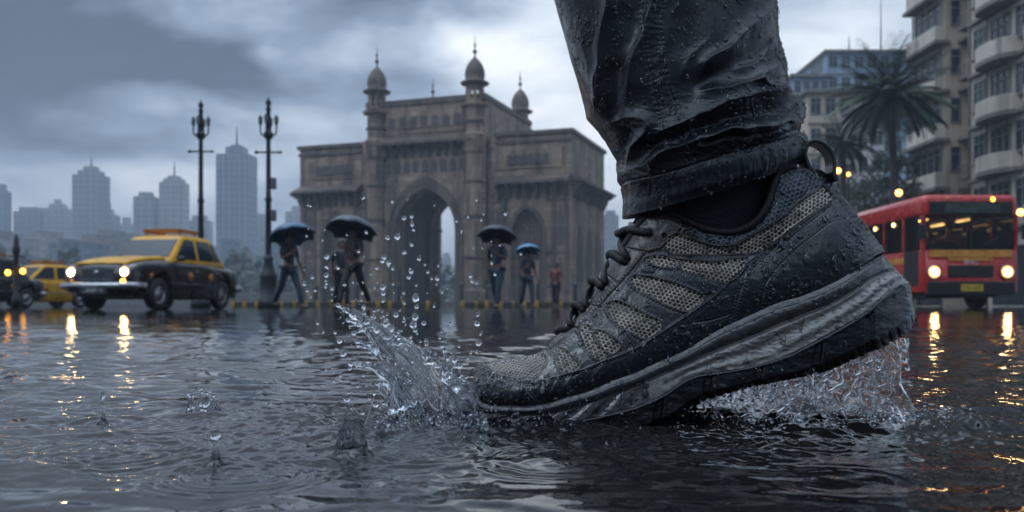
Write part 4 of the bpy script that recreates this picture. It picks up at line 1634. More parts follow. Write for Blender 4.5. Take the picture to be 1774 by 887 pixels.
def curtain(Y0, Y1, x0, x1, seed, thick, gap, lean):
    ns, nh = 560, 300
    s = np.linspace(0, 1, ns)[:, None]; h = np.linspace(0, 1, nh)[None, :]
    x = x0 + (x1 - x0) * s
    ytop = np.interp(x, topx, topy)
    rg_ = np.random.default_rng(int(seed * 10))
    xb = x + lean * (h ** 1.6) * s + 9 * perlin(s * 7, h * 3, seed)
    yb = 738 - 8 * s
    y = ytop + (yb - ytop) * h
    Yd = Y0 + (Y1 - Y0) * h + 0.010 * perlin(s * 6, h * 2.0, seed + 1) * h
    G_ = PN(xb, y, Yd)
    mx_, my_ = xb / 24.0, y / 24.0
    wxx = mx_ + 0.55 * perlin(mx_ * 1.3, my_ * 1.3, seed + 3); wyy = my_ + 0.55 * perlin(mx_ * 1.3, my_ * 1.3, seed + 5)
    # net of strands: distance to cell borders of jittered points
    best = np.full(mx_.shape, 9.0); sec = np.full(mx_.shape, 9.0)
    ix, iy = np.floor(wxx).astype(int), np.floor(wyy).astype(int)
    for di in (-1, 0, 1):
        for dj in (-1, 0, 1):
            cx, cy = ix + di, iy + dj
            hsh = _perm[(_perm[(cx & 255)] + cy) & 255] / 255.0
            hs2 = _perm[(_perm[(cx & 255)] + cy + 91) & 255] / 255.0
            dd = np.hypot(wxx - cx - 0.15 - 0.7 * hsh, wyy - cy - 0.15 - 0.7 * hs2)
            sec = np.where(dd < best, best, np.minimum(sec, dd)); best = np.minimum(dd, best)
    net = 1 - sstep(0.0, 0.24, sec - best)
    fine = np.abs(perlin(wxx * 3.1, wyy * 2.3, seed + 7))
    t = thick * (0.30 + 0.50 * net * (0.4 + 0.6 * (1 - h)) + 0.05 * (0.35 - fine)) + 0.0006 * h ** 3
    ripple = 0.0006 * perlin(wxx * 1.1, wyy * 0.9, seed + 9) + 0.00004 * perlin(wxx * 4, wyy * 4, seed + 10)
    t = np.clip(t, 0.0003, None)
    e = np.minimum(sstep(0, 0.02, s), sstep(0, 0.02, 1 - s))
    t = t * e + 0.0004
    Nn_ = np.array([0, -1.0, 0.0])
    A_ = G_ + Nn_ * (t + ripple)[..., None]; B_ = G_ + Nn_ * (-t + ripple * 0.3 + 0.0003 * perlin(wxx * 0.9, wyy * 0.9, seed + 12))[..., None]
    # holes where the sheet has torn
    hole = (best < gap * (1.35 - 0.9 * s)) & (net < 0.05) & (h > 0.06) & (h < 0.72 - 0.3 * s)
    V = np.concatenate([A_.reshape(-1, 3), B_.reshape(-1, 3)])
    F = grid_faces(ns, nh)
    keep = ~hole.ravel()[F].any(1)
    F1 = F[keep]; n = ns * nh
    # stitch the rims shut
    ed = np.concatenate([F1[:, [0, 1]], F1[:, [1, 2]], F1[:, [2, 3]], F1[:, [3, 0]]])
    key = np.sort(ed, 1); code = key[:, 0].astype(np.int64) * (n + 1) + key[:, 1]
    u_, ii, cc = np.unique(code, return_index=True, return_counts=True)
    be = ed[ii[cc == 1]]
    rim_ = np.column_stack([be[:, 1], be[:, 0], be[:, 0] + n, be[:, 1] + n])
    return V, np.concatenate([F1, F1[:, ::-1] + n, rim_])


for (Y0, Y1, x0, x1, sd, th_, gp, ln) in ((0.640, 0.628, 1212, 1552, 1.0, 0.0010, 0.22, 34),):
    V, F = curtain(Y0, Y1, x0, x1, sd, th_, gp, ln)
    used, inv = np.unique(F.ravel(), return_inverse=True)
    o = np_mesh('water_curtain', V[used] - np.array(hs.location), inv.reshape(-1, 4), M['glass_water'], hs)
# drips hanging from the tread
parts = []
for i in range(46):
    x = rg.uniform(1215, 1575)
    yt = float(np.interp(x, topx, topy)) + 4
    ln = rg.uniform(6, 34) if rg.random() < 0.7 else rg.uniform(30, 70)
    ln = min(ln, 735 - yt)
    Yf = 0.612 + rg.uniform(0, 0.03)
    r0 = rg.uniform(0.0006, 0.0013)
    w1 = rg.uniform(-4, 4)
    n = 7
    pts = [P(x + w1 * (j / (n - 1)) ** 2, yt - 4 + ln * j / (n - 1), Yf) for j in range(n)]
    rs = [r0 * (1.8 if j == 0 else 0.75 + 0.35 * math.sin(j * 2.2 + i)) for j in range(n)]
    parts.append(tube_vf(pts, rs))
    parts.append(ball_vf(pts[-1], r0 * 1.5, 2, (1, 1, 1.3)))
merged('drips', parts, 0.0006, M['glass_water'], hs, 1, hs.location)['kind'] = 'stuff'

def heel_spray(q):
    return q.uniform(1230, 1640), 742 - abs(q.normal(0, 34)), q.uniform(0.56, 0.66)


spray('spray', hs, 420, heel_spray, 0.00022, 0.0011, 43)

# ------------------------------------------------------------------ rain drops striking the water
JL = ['slim jet of water rebounding where a rain drop fell, leftmost on the puddle',
      'low ragged crown of water from a rain drop between taxi reflection and splash',
      'short blurred drop column rising from the puddle near the lower edge',
      'broad clear bell of water rising from the puddle left of the toe splash']
SZ = [(0.0016, 0.0205), (0.013, 0.0125), (0.0024, 0.0175), (0.0085, 0.0215)]
for k, (jx, jy) in enumerate(JETS):
    w, h = SZ[k]
    root = empty('drop_splash', (jx, jy, 0))
    tag(root, JL[k], 'splash', 'rain drops striking the puddle')
    parts = []
    if k in (0, 2):
        prof = [(w * 4.2, -0.002), (w * 2.6, 0.001), (w * 1.35, h * 0.16), (w * 0.85, h * 0.36), (w * 0.75, h * 0.55), (w * 0.9, h * 0.68), (w * 0.6, h * 0.80), (w * 0.75, h * 0.9), (w * 0.3, h * 0.98), (0.00005, h)]
        pc = smooth_line(prof, 60)
        mb = MB(); mb.lathe([(max(1e-5, a), b_) for a, b_ in pc], (0, 0, 0), 24)
        for i, v in enumerate(mb.v):
            t = max(0, v[2]) / h
            mb.v[i] = (v[0] + 0.0014 * math.sin(t * 5) * t, v[1], v[2])
        parts.append((np.array(mb.v), np.array(mb.f)))
        if k == 2:
            parts.append(ball_vf((0.0002, 0, h * 0.92), 0.0030, 3))
        else:
            parts.append(ball_vf((0.0002, 0, h * 1.0), 0.0016, 3, (1, 1, 1.6)))
    elif k == 3:
        prof = [(w * 2.1, -0.003), (w * 1.55, 0.0012), (w * 1.12, h * 0.18), (w * 0.92, h * 0.42), (w * 0.80, h * 0.66), (w * 0.62, h * 0.84), (w * 0.36, h * 0.96), (0.0001, h)]
        pc = smooth_line(prof, 70)
        mb = MB(); mb.lathe([(max(1e-5, a), b_) for a, b_ in pc], (0, 0, 0), 64)
        V = np.array(mb.v)
        an = np.arctan2(V[:, 1], V[:, 0])
        rr = 1 + 0.13 * perlin(np.cos(an) * 2.2, np.sin(an) * 2.2, V[:, 2] * 220) + 0.06 * np.sin(an * 9 + V[:, 2] * 400)
        V[:, 0] *= rr; V[:, 1] *= rr
        parts.append((V, np.array(mb.f)))
        parts.append(ball_vf((-0.0006, 0, h * 1.0), 0.0036, 3, (1, 1, 0.9)))
        parts.append(tube_vf([Vector((0.006, 0, h * 0.7)), Vector((0.009, 0, h * 1.1)), Vector((0.0125, 0, h * 1.6))], [0.0009, 0.0006, 0.0005]))
        parts.append(ball_vf((0.0125, 0, h * 1.63), 0.0012, 2))
    else:
        n = 90
        V, F = [], []
        rgk = np.random.default_rng(8)
        nn = 40
        zz = np.linspace(0, 1, nn)
        for i in range(n):
            a = 2 * math.pi * i / n
            hh = h * (0.42 + 0.75 * abs(float(perlin(math.cos(a) * 2.4, math.sin(a) * 2.4, 3.0))) + 0.15 * math.sin(a * 7))
            for z in zz:
                r_ = w * (0.95 + 0.55 * (1 - z) ** 3 - 0.10 * z)
                V.append((r_ * math.cos(a), r_ * math.sin(a), -0.002 + z * hh))
            for z in zz[::-1]:
                r_ = w * (0.83 + 0.10 * (1 - z) - 0.05 * z)
                V.append((r_ * math.cos(a), r_ * math.sin(a), -0.002 + z * hh))
        F = grid_faces(n, 2 * nn, wrap=True)
        parts.append((np.array(V), F))
        for i in range(7):
            a = rgk.uniform(0, 6.28); hh = h * rgk.uniform(0.6, 1.15)
            b0 = Vector((w * 0.85 * math.cos(a), w * 0.85 * math.sin(a), h * 0.3))
            b1 = b0 * 1.02 + Vector((0, 0, hh))
            parts.append(tube_vf([b0, (b0 + b1) / 2, b1], [0.0014, 0.0008, 0.0006]))
            parts.append(ball_vf(b1, rgk.uniform(0.0009, 0.0016), 2))
        parts.append(ball_vf((0.001, 0, h * 0.7), 0.0042, 3, (1, 1, 1.1)))
        parts.append(ball_vf((0.003, 0, h * 1.25), 0.0013, 2)); parts.append(ball_vf((-0.003, 0, h * 1.45), 0.0011, 2))
    merged('jet', parts, 0.00045, M['glass_water'], root, 2)

# ------------------------------------------------------------------ single drops in the air
bm = bmesh.new(); bmesh.ops.create_icosphere(bm, subdivisions=3, radius=1.0)
me_d = bpy.data.meshes.new('water_droplet'); bm.to_mesh(me_d); bm.free()
me_d.polygons.foreach_set('use_smooth', np.ones(len(me_d.polygons), bool))
me_d.materials.append(M['glass_water'])
me_var = [me_d]
for k in range(4):
    m2 = me_d.copy(); m2.name = 'water_droplet'
    co = np.empty(len(m2.vertices) * 3); m2.vertices.foreach_get('co', co); co = co.reshape(-1, 3)
    co *= (1 + 0.16 * perlin(co[:, 0] * 1.3 + k * 7.7, co[:, 1] * 1.3, co[:, 2] * 1.3 + k))[:, None]
    co[:, 0] *= (0.8, 1.0, 0.9, 1.2)[k]
    co[:, 2] = np.where(co[:, 2] > 0, co[:, 2] * (1.5, 1.15, 1.9, 0.9)[k], co[:, 2])
    tp = np.clip(co[:, 2] / 1.6, 0, 1) * (0.55, 0.2, 0.75, 0.0)[k]
    co[:, 0] *= 1 - tp; co[:, 1] *= 1 - tp
    m2.vertices.foreach_set('co', co.ravel()); m2.update()
    me_var.append(m2)
DROPS = []
GA = ('clear round water droplet hanging in the air around the toe splash', 'droplets flying around the toe splash')
GB = ('blurred clear water droplet in the air before the stone gateway', 'droplets in the air before the gateway')
GC = ('small clear droplet just above the water by the sole', 'droplets skipping off the water by the sole')
for (x, y, r_) in ((595, 612, 6.8), (720, 516, 6), (722, 531, 4.5), (719, 549, 6), (716, 562, 6.5), (719, 572, 4.5), (712, 590, 3), (706, 588, 4),
                   (663, 498, 5), (664, 508, 4), (664, 521, 3.5), (828, 545, 3.5), (826, 560, 4.5), (829, 594, 6), (833, 578, 3), (826, 610, 3.5),
                   (575, 520, 2), (550, 560, 3), (560, 575, 2.5), (588, 590, 4.5), (620, 600, 3), (583, 604, 2.5), (660, 665, 4), (620, 668, 3.5),
                   (640, 690, 3), (600, 690, 5.5), (604, 680, 3), (650, 700, 5), (628, 715, 3.5), (686, 545, 4), (700, 556, 3), (734, 560, 4.5),
                   (738, 590, 3.2), (782, 610, 3), (790, 634, 3.6), (772, 655, 4.2), (760, 640, 3), (800, 650, 2.6), (745, 608, 3.4), (690, 575, 3.0),
                   (672, 560, 4.2), (645, 548, 3.0), (700, 525, 2.4), (752, 530, 2.5), (765, 575, 2.2), (780, 560, 2.6), (795, 600, 2.4), (810, 620, 2.6),
                   (540, 610, 2.2), (565, 640, 2.6), (578, 660, 2.2), (590, 650, 3.0), (630, 650, 2.6), (640, 610, 2.8)):
    DROPS.append((x, y, r_, rg.uniform(0.60, 0.66), GA))
for i in range(70):
    x = rg.normal(680, 75); y = rg.normal(600, 55)
    if 560 < x < 830 and 480 < y < 730:
        DROPS.append((x, y, rg.uniform(0.9, 2.6), rg.uniform(0.57, 0.72), GA))
for (x, y, r_) in ((700, 378, 5), (713, 375, 4.5), (714, 388, 5), (716, 398, 3), (671, 412, 5.5), (688, 410, 6.5), (713, 424, 5), (700, 437, 4.5), (665, 446, 6),
                   (673, 455, 6), (662, 452, 5), (566, 445, 5.5), (565, 462, 4.5), (565, 477, 5.5), (565, 491, 5), (541, 480, 5), (527, 492, 5), (546, 503, 3),
                   (575, 500, 5), (597, 493, 4.5), (712, 470, 7), (708, 480, 5.5), (726, 448, 6), (653, 464, 4), (680, 465, 4), (741, 471, 4),
                   (757, 482, 5), (759, 460, 3), (818, 487, 5), (815, 478, 4), (826, 490, 4), (876, 370, 4), (902, 440, 4), (866, 425, 3)):
    DROPS.append((x, y, r_ * 0.72, rg.uniform(0.80, 1.15), GB))
for i in range(60):
    DROPS.append((rg.uniform(520, 860), rg.uniform(340, 520), rg.uniform(1.2, 2.8), rg.uniform(0.85, 1.4), GB))
for i in range(60):
    DROPS.append((rg.uniform(690, 1690), rg.uniform(690, 770), rg.uniform(0.9, 2.3), None, GC))
for k, (x, y, r_, Yd, g) in enumerate(DROPS):
    if Yd is None:
        Yd = rg.uniform(0.52, 0.60)
    Ymax = CAMH * FPX / max(y - HZ, 1) if y > HZ else 99
    if Yd > Ymax * 0.985:
        Yd = Ymax * 0.97
    o = bpy.data.objects.new('water_droplet', me_var[int(rg.integers(5))])
    COL.objects.link(o)
    o.location = P(x, y, Yd)
    r = r_ * Yd / FPX
    e = rg.uniform(0.85, 1.35)
    o.scale = (r, r, r * e)
    o.rotation_euler = (rg.uniform(-0.5, 0.5), rg.uniform(-0.9, 0.9), 0)
    tag(o, g[0], 'droplet', g[1])
# ------------------------------------------------------------------ the stone gateway
def stone_mat(name, col, dirty=0.8):
    t = NT(name)
    c = t.coord()
    br = t.n('ShaderNodeTexBrick')
    br.inputs['Scale'].default_value = 1.0
    br.inputs['Brick Width'].default_value = 1.3
    br.inputs['Row Height'].default_value = 0.55
    br.inputs['Mortar Size'].default_value = 0.022
    br.inputs['Color1'].default_value = (*[x * 1.35 for x in col], 1)
    br.inputs['Color2'].default_value = (*[x * 0.65 for x in col], 1)
    br.inputs['Mortar'].default_value = (*[x * 0.45 for x in col], 1)
    # courses run round the walls: use x+y for the length and z for the height
    s = t.n('ShaderNodeSeparateXYZ'); t.l(c, s.inputs[0])
    k = t.n('ShaderNodeCombineXYZ')
    t.l(t.math('ADD', s.outputs[0], s.outputs[1]), k.inputs[0]); t.l(s.outputs[2], k.inputs[1])
    t.l(k.outputs[0], br.inputs['Vector'])
    f = t.noise(c, 0.35, 6, 0.65)
    st = t.noise(t.coord((0.9, 0.9, 0.12)), 1.0, 5, 0.6)
    g = t.noise(c, 3.0, 5, 0.6)
    cc = t.mix(t.rng(f, 0.38, 0.62, 0, 0.75), br.outputs['Color'], tuple(x * 0.55 for x in col))
    cc = t.mix(t.rng(st, 0.44, 0.62, 0, dirty), cc, (0.030, 0.026, 0.024))
    cc = t.mix(t.rng(g, 0.45, 0.7, 0, 0.35), cc, tuple(min(1, x * 1.5) for x in col))
    t.set(**{'Base Color': cc, 'Roughness': t.rng(g, 0.3, 0.7, 0.45, 0.8)})
    t.set(Normal=t.bump(t.math('ADD', br.outputs['Fac'], t.math('MULTIPLY', g, -1.5)), 0.5, 0.05))
    return t.m


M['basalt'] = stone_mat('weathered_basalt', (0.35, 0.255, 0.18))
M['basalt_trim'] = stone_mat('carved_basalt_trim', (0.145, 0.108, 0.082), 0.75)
M['basalt_shade'] = stone_mat('basalt_painted_shade', (0.120, 0.098, 0.085), 0.6)  # darker copy of the basalt, recess shade put into its colour
M['jali'] = mat('stone_lattice', (0.19, 0.15, 0.12), 0.7)

GD = math.atan2(10.9, -30.78)
gate = empty('stone_gateway', (6.18, 93.0, 0.0), GD)
tag(gate, 'huge brown basalt gateway with a tall pointed arch and four domed turrets', 'monument')
# local frame: +x runs along the front from its right corner to its left one, -y... depth runs along local -y
LEN, DEP = 32.65, 14.4
def gp(a, b_, z):       # a along the front, b into the depth
    return Vector((a, -b_, z))


def arch_curve(cx, hw, spring, apex, n=14):
    """a pointed arch from the left springing up to the apex and down"""
    pts = []
    h = apex - spring
    rr = (h * h + hw * hw) / (2 * hw)
    for s in (-1, 1):
        c0 = cx - s * (rr - hw) * -1 if False else cx + s * (hw - rr)
        ang = math.asin(min(1, h / rr))
        seq = [(c0 + s * rr * math.cos(ang * i / n), spring + rr * math.sin(ang * i / n)) for i in range(n + 1)]
        pts.append(seq)
    return pts[0] + list(reversed(pts[1]))[1:]       # from a = cx-hw rising, over, down to cx+hw


def wall_with_arch(mb, a0, a1, z0, z1, cx, hw, spring, apex, b0, b1):
    ac = arch_curve(cx, hw, spring, apex)
    poly = [(a0, z0)] + [(cx - hw, z0)] + ac + [(cx + hw, z0), (a1, z0), (a1, z1), (a0, z1)]
    mb.prism(poly, lambda p: gp(p[0], b0, p[1]), lambda p: gp(p[0], b1, p[1]))


def gbox(mb, a0, a1, b0, b1, z0, z1):
    c = gp((a0 + a1) / 2, (b0 + b1) / 2, (z0 + z1) / 2)
    mb.box(c, (abs(a1 - a0), abs(b1 - b0), abs(z1 - z0)))


CX = 16.45
C0, C1 = 9.4, 23.5
# central block
mb = MB()
wall_with_arch(mb, C0, C1, 0, 16.4, CX, 3.55, 8.3, 12.9, -0.6, 1.6)
mb.build('wall', M['basalt'], gate)
mb = MB()
wall_with_arch(mb, C0, C1, 0, 16.4, CX, 5.55, 9.4, 13.4, DEP - 1.6, DEP + 0.5)
mb.build('wall', M['basalt'], gate)
mb = MB()
gbox(mb, C0, C1, -0.598, DEP + 0.498, 16.402, 22.5)
mb.build('attic', M['basalt'], gate)
# passage walls and vault
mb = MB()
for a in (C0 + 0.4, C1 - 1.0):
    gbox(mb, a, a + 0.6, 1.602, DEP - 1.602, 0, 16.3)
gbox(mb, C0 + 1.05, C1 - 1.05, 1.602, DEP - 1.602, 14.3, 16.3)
mb.build('passage', M['basalt_shade'], gate)
# arch moulding: raised band round the opening
for hw, w_, dz, pr in ((3.55, 0.55, 0.75, 0.10), (4.25, 0.30, 1.3, 0.16)):
    mb = MB()
    i0 = arch_curve(CX, hw + 0.02, 8.3, 12.9 + (dz - 0.75) , 16)
    o0 = arch_curve(CX, hw + w_, 8.3, 12.9 + dz, 16)
    poly = [(CX - hw - 0.02, 0.2)] + i0 + [(CX + hw + 0.02, 0.2), (CX + hw + w_, 0.2)] + list(reversed(o0)) + [(CX - hw - w_, 0.2)]
    mb.prism(poly, lambda p: gp(p[0], -0.6 - pr, p[1]), lambda p: gp(p[0], -0.598, p[1]))
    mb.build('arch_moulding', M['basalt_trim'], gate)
for s in (-1, 1):           # roundels in the spandrels
    mb = MB()
    mb.lathe([(0.001, 0.0), (0.45, 0.05), (0.62, 0.16), (0.75, 0.10), (0.78, 0.0)], gp(CX + s * 3.9, -0.602, 12.6), 20, Matrix.Rotation(R(90), 3, 'X'))
    mb.build('roundel', M['basalt_trim'], gate, True)
# attic panel, carved inscription panel, cornice with brackets, parapet
mb = MB(); gbox(mb, C0 + 2.4, C1 - 2.4, -0.72, -0.602, 19.0, 21.4)
gbox(mb, C0 + 3.2, C1 - 3.2, -0.82, -0.722, 19.5, 20.9)
mb.build('inscription_panel', M['basalt'], gate)


def cornice(name, a0, a1, b0, b1, z, out=1.3, h=0.35, nbr=None, br_h=1.5, sides='front'):
    mb = MB()
    # a sloping eave
    for (p0, p1, nrm) in sides:
        d = (p1 - p0)
        up = Vector((0, 0, 1))
        prof = [(0, 0.0), (out, -0.35), (out, -0.05), (0, h + 0.35)]
        mb.add([p0 + nrm * o + up * (z + q) for o, q in prof] + [p1 + nrm * o + up * (z + q) for o, q in prof],
               [(0, 1, 5, 4), (1, 2, 6, 5), (2, 3, 7, 6), (3, 0, 4, 7), (0, 3, 2, 1), (4, 5, 6, 7)])
    e = mb.build(name, M['basalt_trim'], gate)
    for (p0, p1, nrm) in sides:
        L = (p1 - p0).length
        n = max(2, int(L / 0.95))
        m2 = MB()
        dr = (p1 - p0).normalized()
        for i in range(n):
            c = p0 + (p1 - p0) * ((i + 0.5) / n)
            prof = [(0.002, -0.02), (out * 0.85, -0.33), (out * 0.72, -0.62), (out * 0.42, -0.75), (out * 0.36, -1.1), (0.12, -br_h), (0.002, -br_h)]
            vs = []
            for s in (-0.18, 0.18):
                vs += [c + dr * s + nrm * o + Vector((0, 0, z + q - 0.01)) for o, q in prof]
            k = len(prof)
            fs = [tuple(range(k)), tuple(reversed(range(k, 2 * k)))] + [(j, (j + 1) % k, k + (j + 1) % k, k + j) for j in range(k)]
            m2.add(vs, fs)
        b_ = m2.build('bracket_row', M['basalt_trim'], None)
        b_.parent = e
    return e


F_ = Vector((0, 1, 0))          # outward from the front
cornice('cornice', 0, 0, 0, 0, 18.0, 1.25, sides=[(gp(C0 + 0.9, -0.6, 0), gp(C1 - 0.9, -0.6, 0), F_)], br_h=1.7)
mb = MB()
gbox(mb, C0 - 0.15, C1 + 0.15, -0.78, -0.2, 22.15, 22.75)
gbox(mb, C0 - 0.15, C0 + 0.35, -0.198, DEP + 0.6, 22.15, 22.75)
gbox(mb, C1 - 0.35, C1 + 0.15, -0.198, DEP + 0.6, 22.15, 22.75)
gbox(mb, C0 + 0.36, C1 - 0.36, DEP + 0.1, DEP + 0.6, 22.15, 22.75)
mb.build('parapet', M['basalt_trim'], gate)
# wings
for a0, a1, ac in ((0.0, C0, 4.9), (C1, LEN, 27.8)):
    mb = MB()
    wall_with_arch(mb, a0 if a0 == 0 else a0 + 0.003, a1 if a1 == LEN else a1 - 0.003, 0, 18.1, ac, 1.75, 7.6, 10.3, 0.0, 1.2)
    mb.build('wall', M['basalt'], gate)
    mb = MB()
    gbox(mb, a0 + 0.003, a1 - 0.003, 1.203, DEP, 0, 18.09)
    mb.build('wing_body', M['basalt'], gate)
    # recessed lattice window and doorway in the niche
    mb = MB()
    for i in range(9):
        x = ac - 1.7 + 3.4 * i / 8
        gbox(mb, x - 0.07, x + 0.07, 0.75, 0.9, 6.2, 10.1)
    for j in range(9):
        z = 6.2 + 3.9 * j / 8
        gbox(mb, ac - 1.7, ac + 1.7, 0.65, 0.745, z - 0.06, z + 0.06)
    mb.build('lattice_screen', M['jali'], gate)
    mb = MB()
    gbox(mb, ac - 1.74, ac + 1.74, 0.5, 1.2, 5.4, 6.1)
    gbox(mb, ac - 1.74, ac - 1.15, 0.6, 1.2, 0, 5.39)
    gbox(mb, ac + 1.15, ac + 1.74, 0.6, 1.2, 0, 5.39)
    mb.build('door_surround', M['basalt_trim'], gate)
    mb = MB()
    i0 = arch_curve(ac, 1.77, 7.6, 10.32, 14); o0 = arch_curve(ac, 2.15, 7.6, 10.85, 14)
    poly = [(ac - 1.77, 0.2)] + i0 + [(ac + 1.77, 0.2), (ac + 2.15, 0.2)] + list(reversed(o0)) + [(ac - 2.15, 0.2)]
    mb.prism(poly, lambda p: gp(p[0], -0.13, p[1]), lambda p: gp(p[0], -0.002, p[1]))
    mb.build('arch_moulding', M['basalt_trim'], gate)
    sides = [(gp(a0 + (0 if a0 == 0 else 0.9), 0, 0), gp(a1 - (0 if a1 == LEN else 0.9), 0, 0), F_)]
    if a0 == 0:
        sides.append((gp(0, 0, 0), gp(0, DEP, 0), Vector((-1, 0, 0))))
    else:
        sides.append((gp(LEN, 0, 0), gp(LEN, DEP, 0), Vector((1, 0, 0))))
    cornice('cornice', a0, a1, 0, 0, 13.2, 1.45, sides=sides, br_h=1.9)
    # frieze panels and the top moulding
    mb = MB()
    gbox(mb, a0 + 1.0, a1 - 1.0, -0.14, -0.003, 14.6, 16.6)
    gbox(mb, a0 + 2.2, a1 - 2.2, -0.26, -0.142, 15.0, 16.2)
    mb.build('frieze_panel', M['basalt'], gate)
    mb = MB()
    q0, q1 = (a0 - 0.25, a1 - 0.9) if a0 == 0 else (a0 + 0.9, a1 + 0.25)
    gbox(mb, q0, q1, -0.28, DEP + 0.25, 18.092, 18.5)
    gbox(mb, q0 + 0.1, q1 - 0.1, -0.17, -0.004, 17.3, 17.6)
    mb.build('parapet', M['basalt_trim'], gate)
    # string courses
    for z in (2.0, 5.6, 11.0):
        for x0, x1 in ((a0 + 0.02, ac - 2.2), (ac + 2.2, a1 - 0.02)):
            mb = MB()
            gbox(mb, x0, x1, -0.11, -0.003, z, z + 0.3)
            mb.build('string_course', M['basalt_trim'], gate)
# side face niches: raised panels with the recess shade in their colour
mb = MB()
for b_ in (3.2, 7.2, 11.2):
    ac2 = arch_curve(b_, 1.0, 6.8, 8.6, 8)
    poly = [(b_ - 1.0, 2.4)] + ac2 + [(b_ + 1.0, 2.4)]
    mb.prism(poly, lambda p: gp(-0.10, p[0], p[1]), lambda p: gp(-0.003, p[0], p[1]))
mb.build('side_niche', M['basalt_shade'], gate)
# four octagonal turrets with kiosks and domes
for (a, b_) in ((10.65, -0.4), (22.45, -0.4), (10.65, DEP + 0.2), (22.45, DEP + 0.2)):
    rt = 1.08
    mb = MB()
    rot = Matrix.Rotation(R(22.5), 3, 'Z')
    mb.lathe([(0.001, 0), (rt + 0.35, 0), (rt + 0.35, 1.6), (rt + 0.1, 1.8), (rt, 2.0), (rt, 16.2), (rt + 0.25, 16.6), (rt + 0.5, 17.9), (rt + 0.55, 18.3), (rt + 0.05, 18.6), (rt, 18.7), (rt, 21.4), (0.001, 21.4)],
             gp(a, b_, 0), 8, rot, smooth=False)
    tu = mb.build('turret', M['basalt'], gate)
    for z in (5.0, 9.4, 13.2, 19.6):
        mb = MB()
        mb.lathe([(rt + 0.003, z), (rt + 0.16, z + 0.06), (rt + 0.16, z + 0.3), (rt + 0.003, z + 0.36)], gp(a, b_, 0), 8, rot, smooth=False)
        mb.build('ring_moulding', M['basalt_trim'], None).parent = tu
    mb = MB()
    mb.lathe([(0.001, 21.402), (rt + 0.45, 21.402), (rt + 0.5, 21.75), (rt - 0.1, 21.9), (0.001, 21.9)], gp(a, b_, 0), 8, rot, smooth=False)
    for i in range(8):
        an = R(45 * i + 22.5)
        p = gp(a, b_, 0) + Vector((math.cos(an), math.sin(an), 0)) * (rt - 0.28)
        mb.box(p + Vector((0, 0, 22.86)), (0.30, 0.30, 1.92))
        an2 = R(45 * i)
        Mz = Matrix.Rotation(an2, 3, 'Z')
        p2 = gp(a, b_, 0) + Vector((math.cos(an2), math.sin(an2), 0)) * (rt - 0.30)
        mb.box(p2 + Vector((0, 0, 23.6)), (0.16, 0.50, 0.40), Mz)
        mb.box(p2 + Vector((0, 0, 22.05)), (0.16, 0.50, 0.30), Mz)
    mb.build('kiosk', M['basalt'], None).parent = tu
    mb = MB()
    mb.lathe([(0.001, 23.83), (rt + 0.45, 23.83), (rt + 0.48, 24.0), (rt + 0.05, 24.2), (1.0, 24.3), (1.10, 24.8), (1.05, 25.3), (0.86, 25.85), (0.52, 26.35), (0.22, 26.65), (0.10, 26.8), (0.001, 26.8)], gp(a, b_, 0), 20)
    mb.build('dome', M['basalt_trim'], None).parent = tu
    mb = MB()
    mb.lathe([(0.09, 26.75), (0.08, 27.1), (0.24, 27.25), (0.24, 27.45), (0.07, 27.6), (0.07, 27.9), (0.16, 28.05), (0.05, 28.25), (0.03, 29.0), (0.001, 29.05)], gp(a, b_, 0), 10)
    mb.build('finial', M['basalt_trim'], None).parent = tu
# carved relief: blind niches under the parapets and pilaster strips on the walls
def niche(a0, w, b_, z0, z1):
    ac_ = arch_curve(a0, w, z0 + (z1 - z0) * 0.62, z1, 6)
    poly = [(a0 - w, z0)] + ac_ + [(a0 + w, z0)]
    mb = MB(); mb.prism(poly, lambda p: gp(p[0], b_ - 0.05, p[1]), lambda p: gp(p[0], b_ - 0.004, p[1]))
    mb.build('blind_niche', M['basalt_shade'], gate)  # raised panel, the shade of a recess put into its colour


for i in range(7):
    niche(CX - 3.9 + 1.3 * i, 0.42, -0.82, 19.62, 20.8)
for a0, a1 in ((0.0, C0), (C1, LEN)):
    for i in range(6):
        niche(a0 + 2.7 + (a1 - a0 - 5.4) * i / 5, 0.36, -0.26, 15.08, 16.1)
    for a in (a0 + 0.55, a0 + 1.9, a1 - 1.9, a1 - 0.55):
        mb = MB(); gbox(mb, a - 0.22, a + 0.22, -0.16, -0.004, 0.5, 12.1)
        mb.build('pilaster', M['basalt_trim'], gate)
    for a in (a0 + 1.22, a1 - 1.22):
        niche(a, 0.3, 0.0, 2.5, 5.2); niche(a, 0.3, 0.0, 6.3, 10.6)
for i in range(9):
    niche(CX - 4.4 + 1.1 * i, 0.36, -0.6, 14.6, 16.0)
# base steps
mb = MB()
gbox(mb, -0.9, LEN + 0.9, -1.6, DEP + 1.2, -0.1, 0.45)
mb.build('plinth', M['basalt_trim'], gate)
# ------------------------------------------------------------------ people under umbrellas
M['skin'] = mat('brown_skin', (0.17, 0.085, 0.052), 0.5, var=0.15)
M['hair'] = mat('black_hair', (0.008, 0.007, 0.007), 0.45)
M['shoe_dark'] = mat('dark_shoe', (0.02, 0.018, 0.017), 0.4)
UMB_SH = mat('umbrella_shaft', (0.10, 0.10, 0.11), 0.3, 0.8)


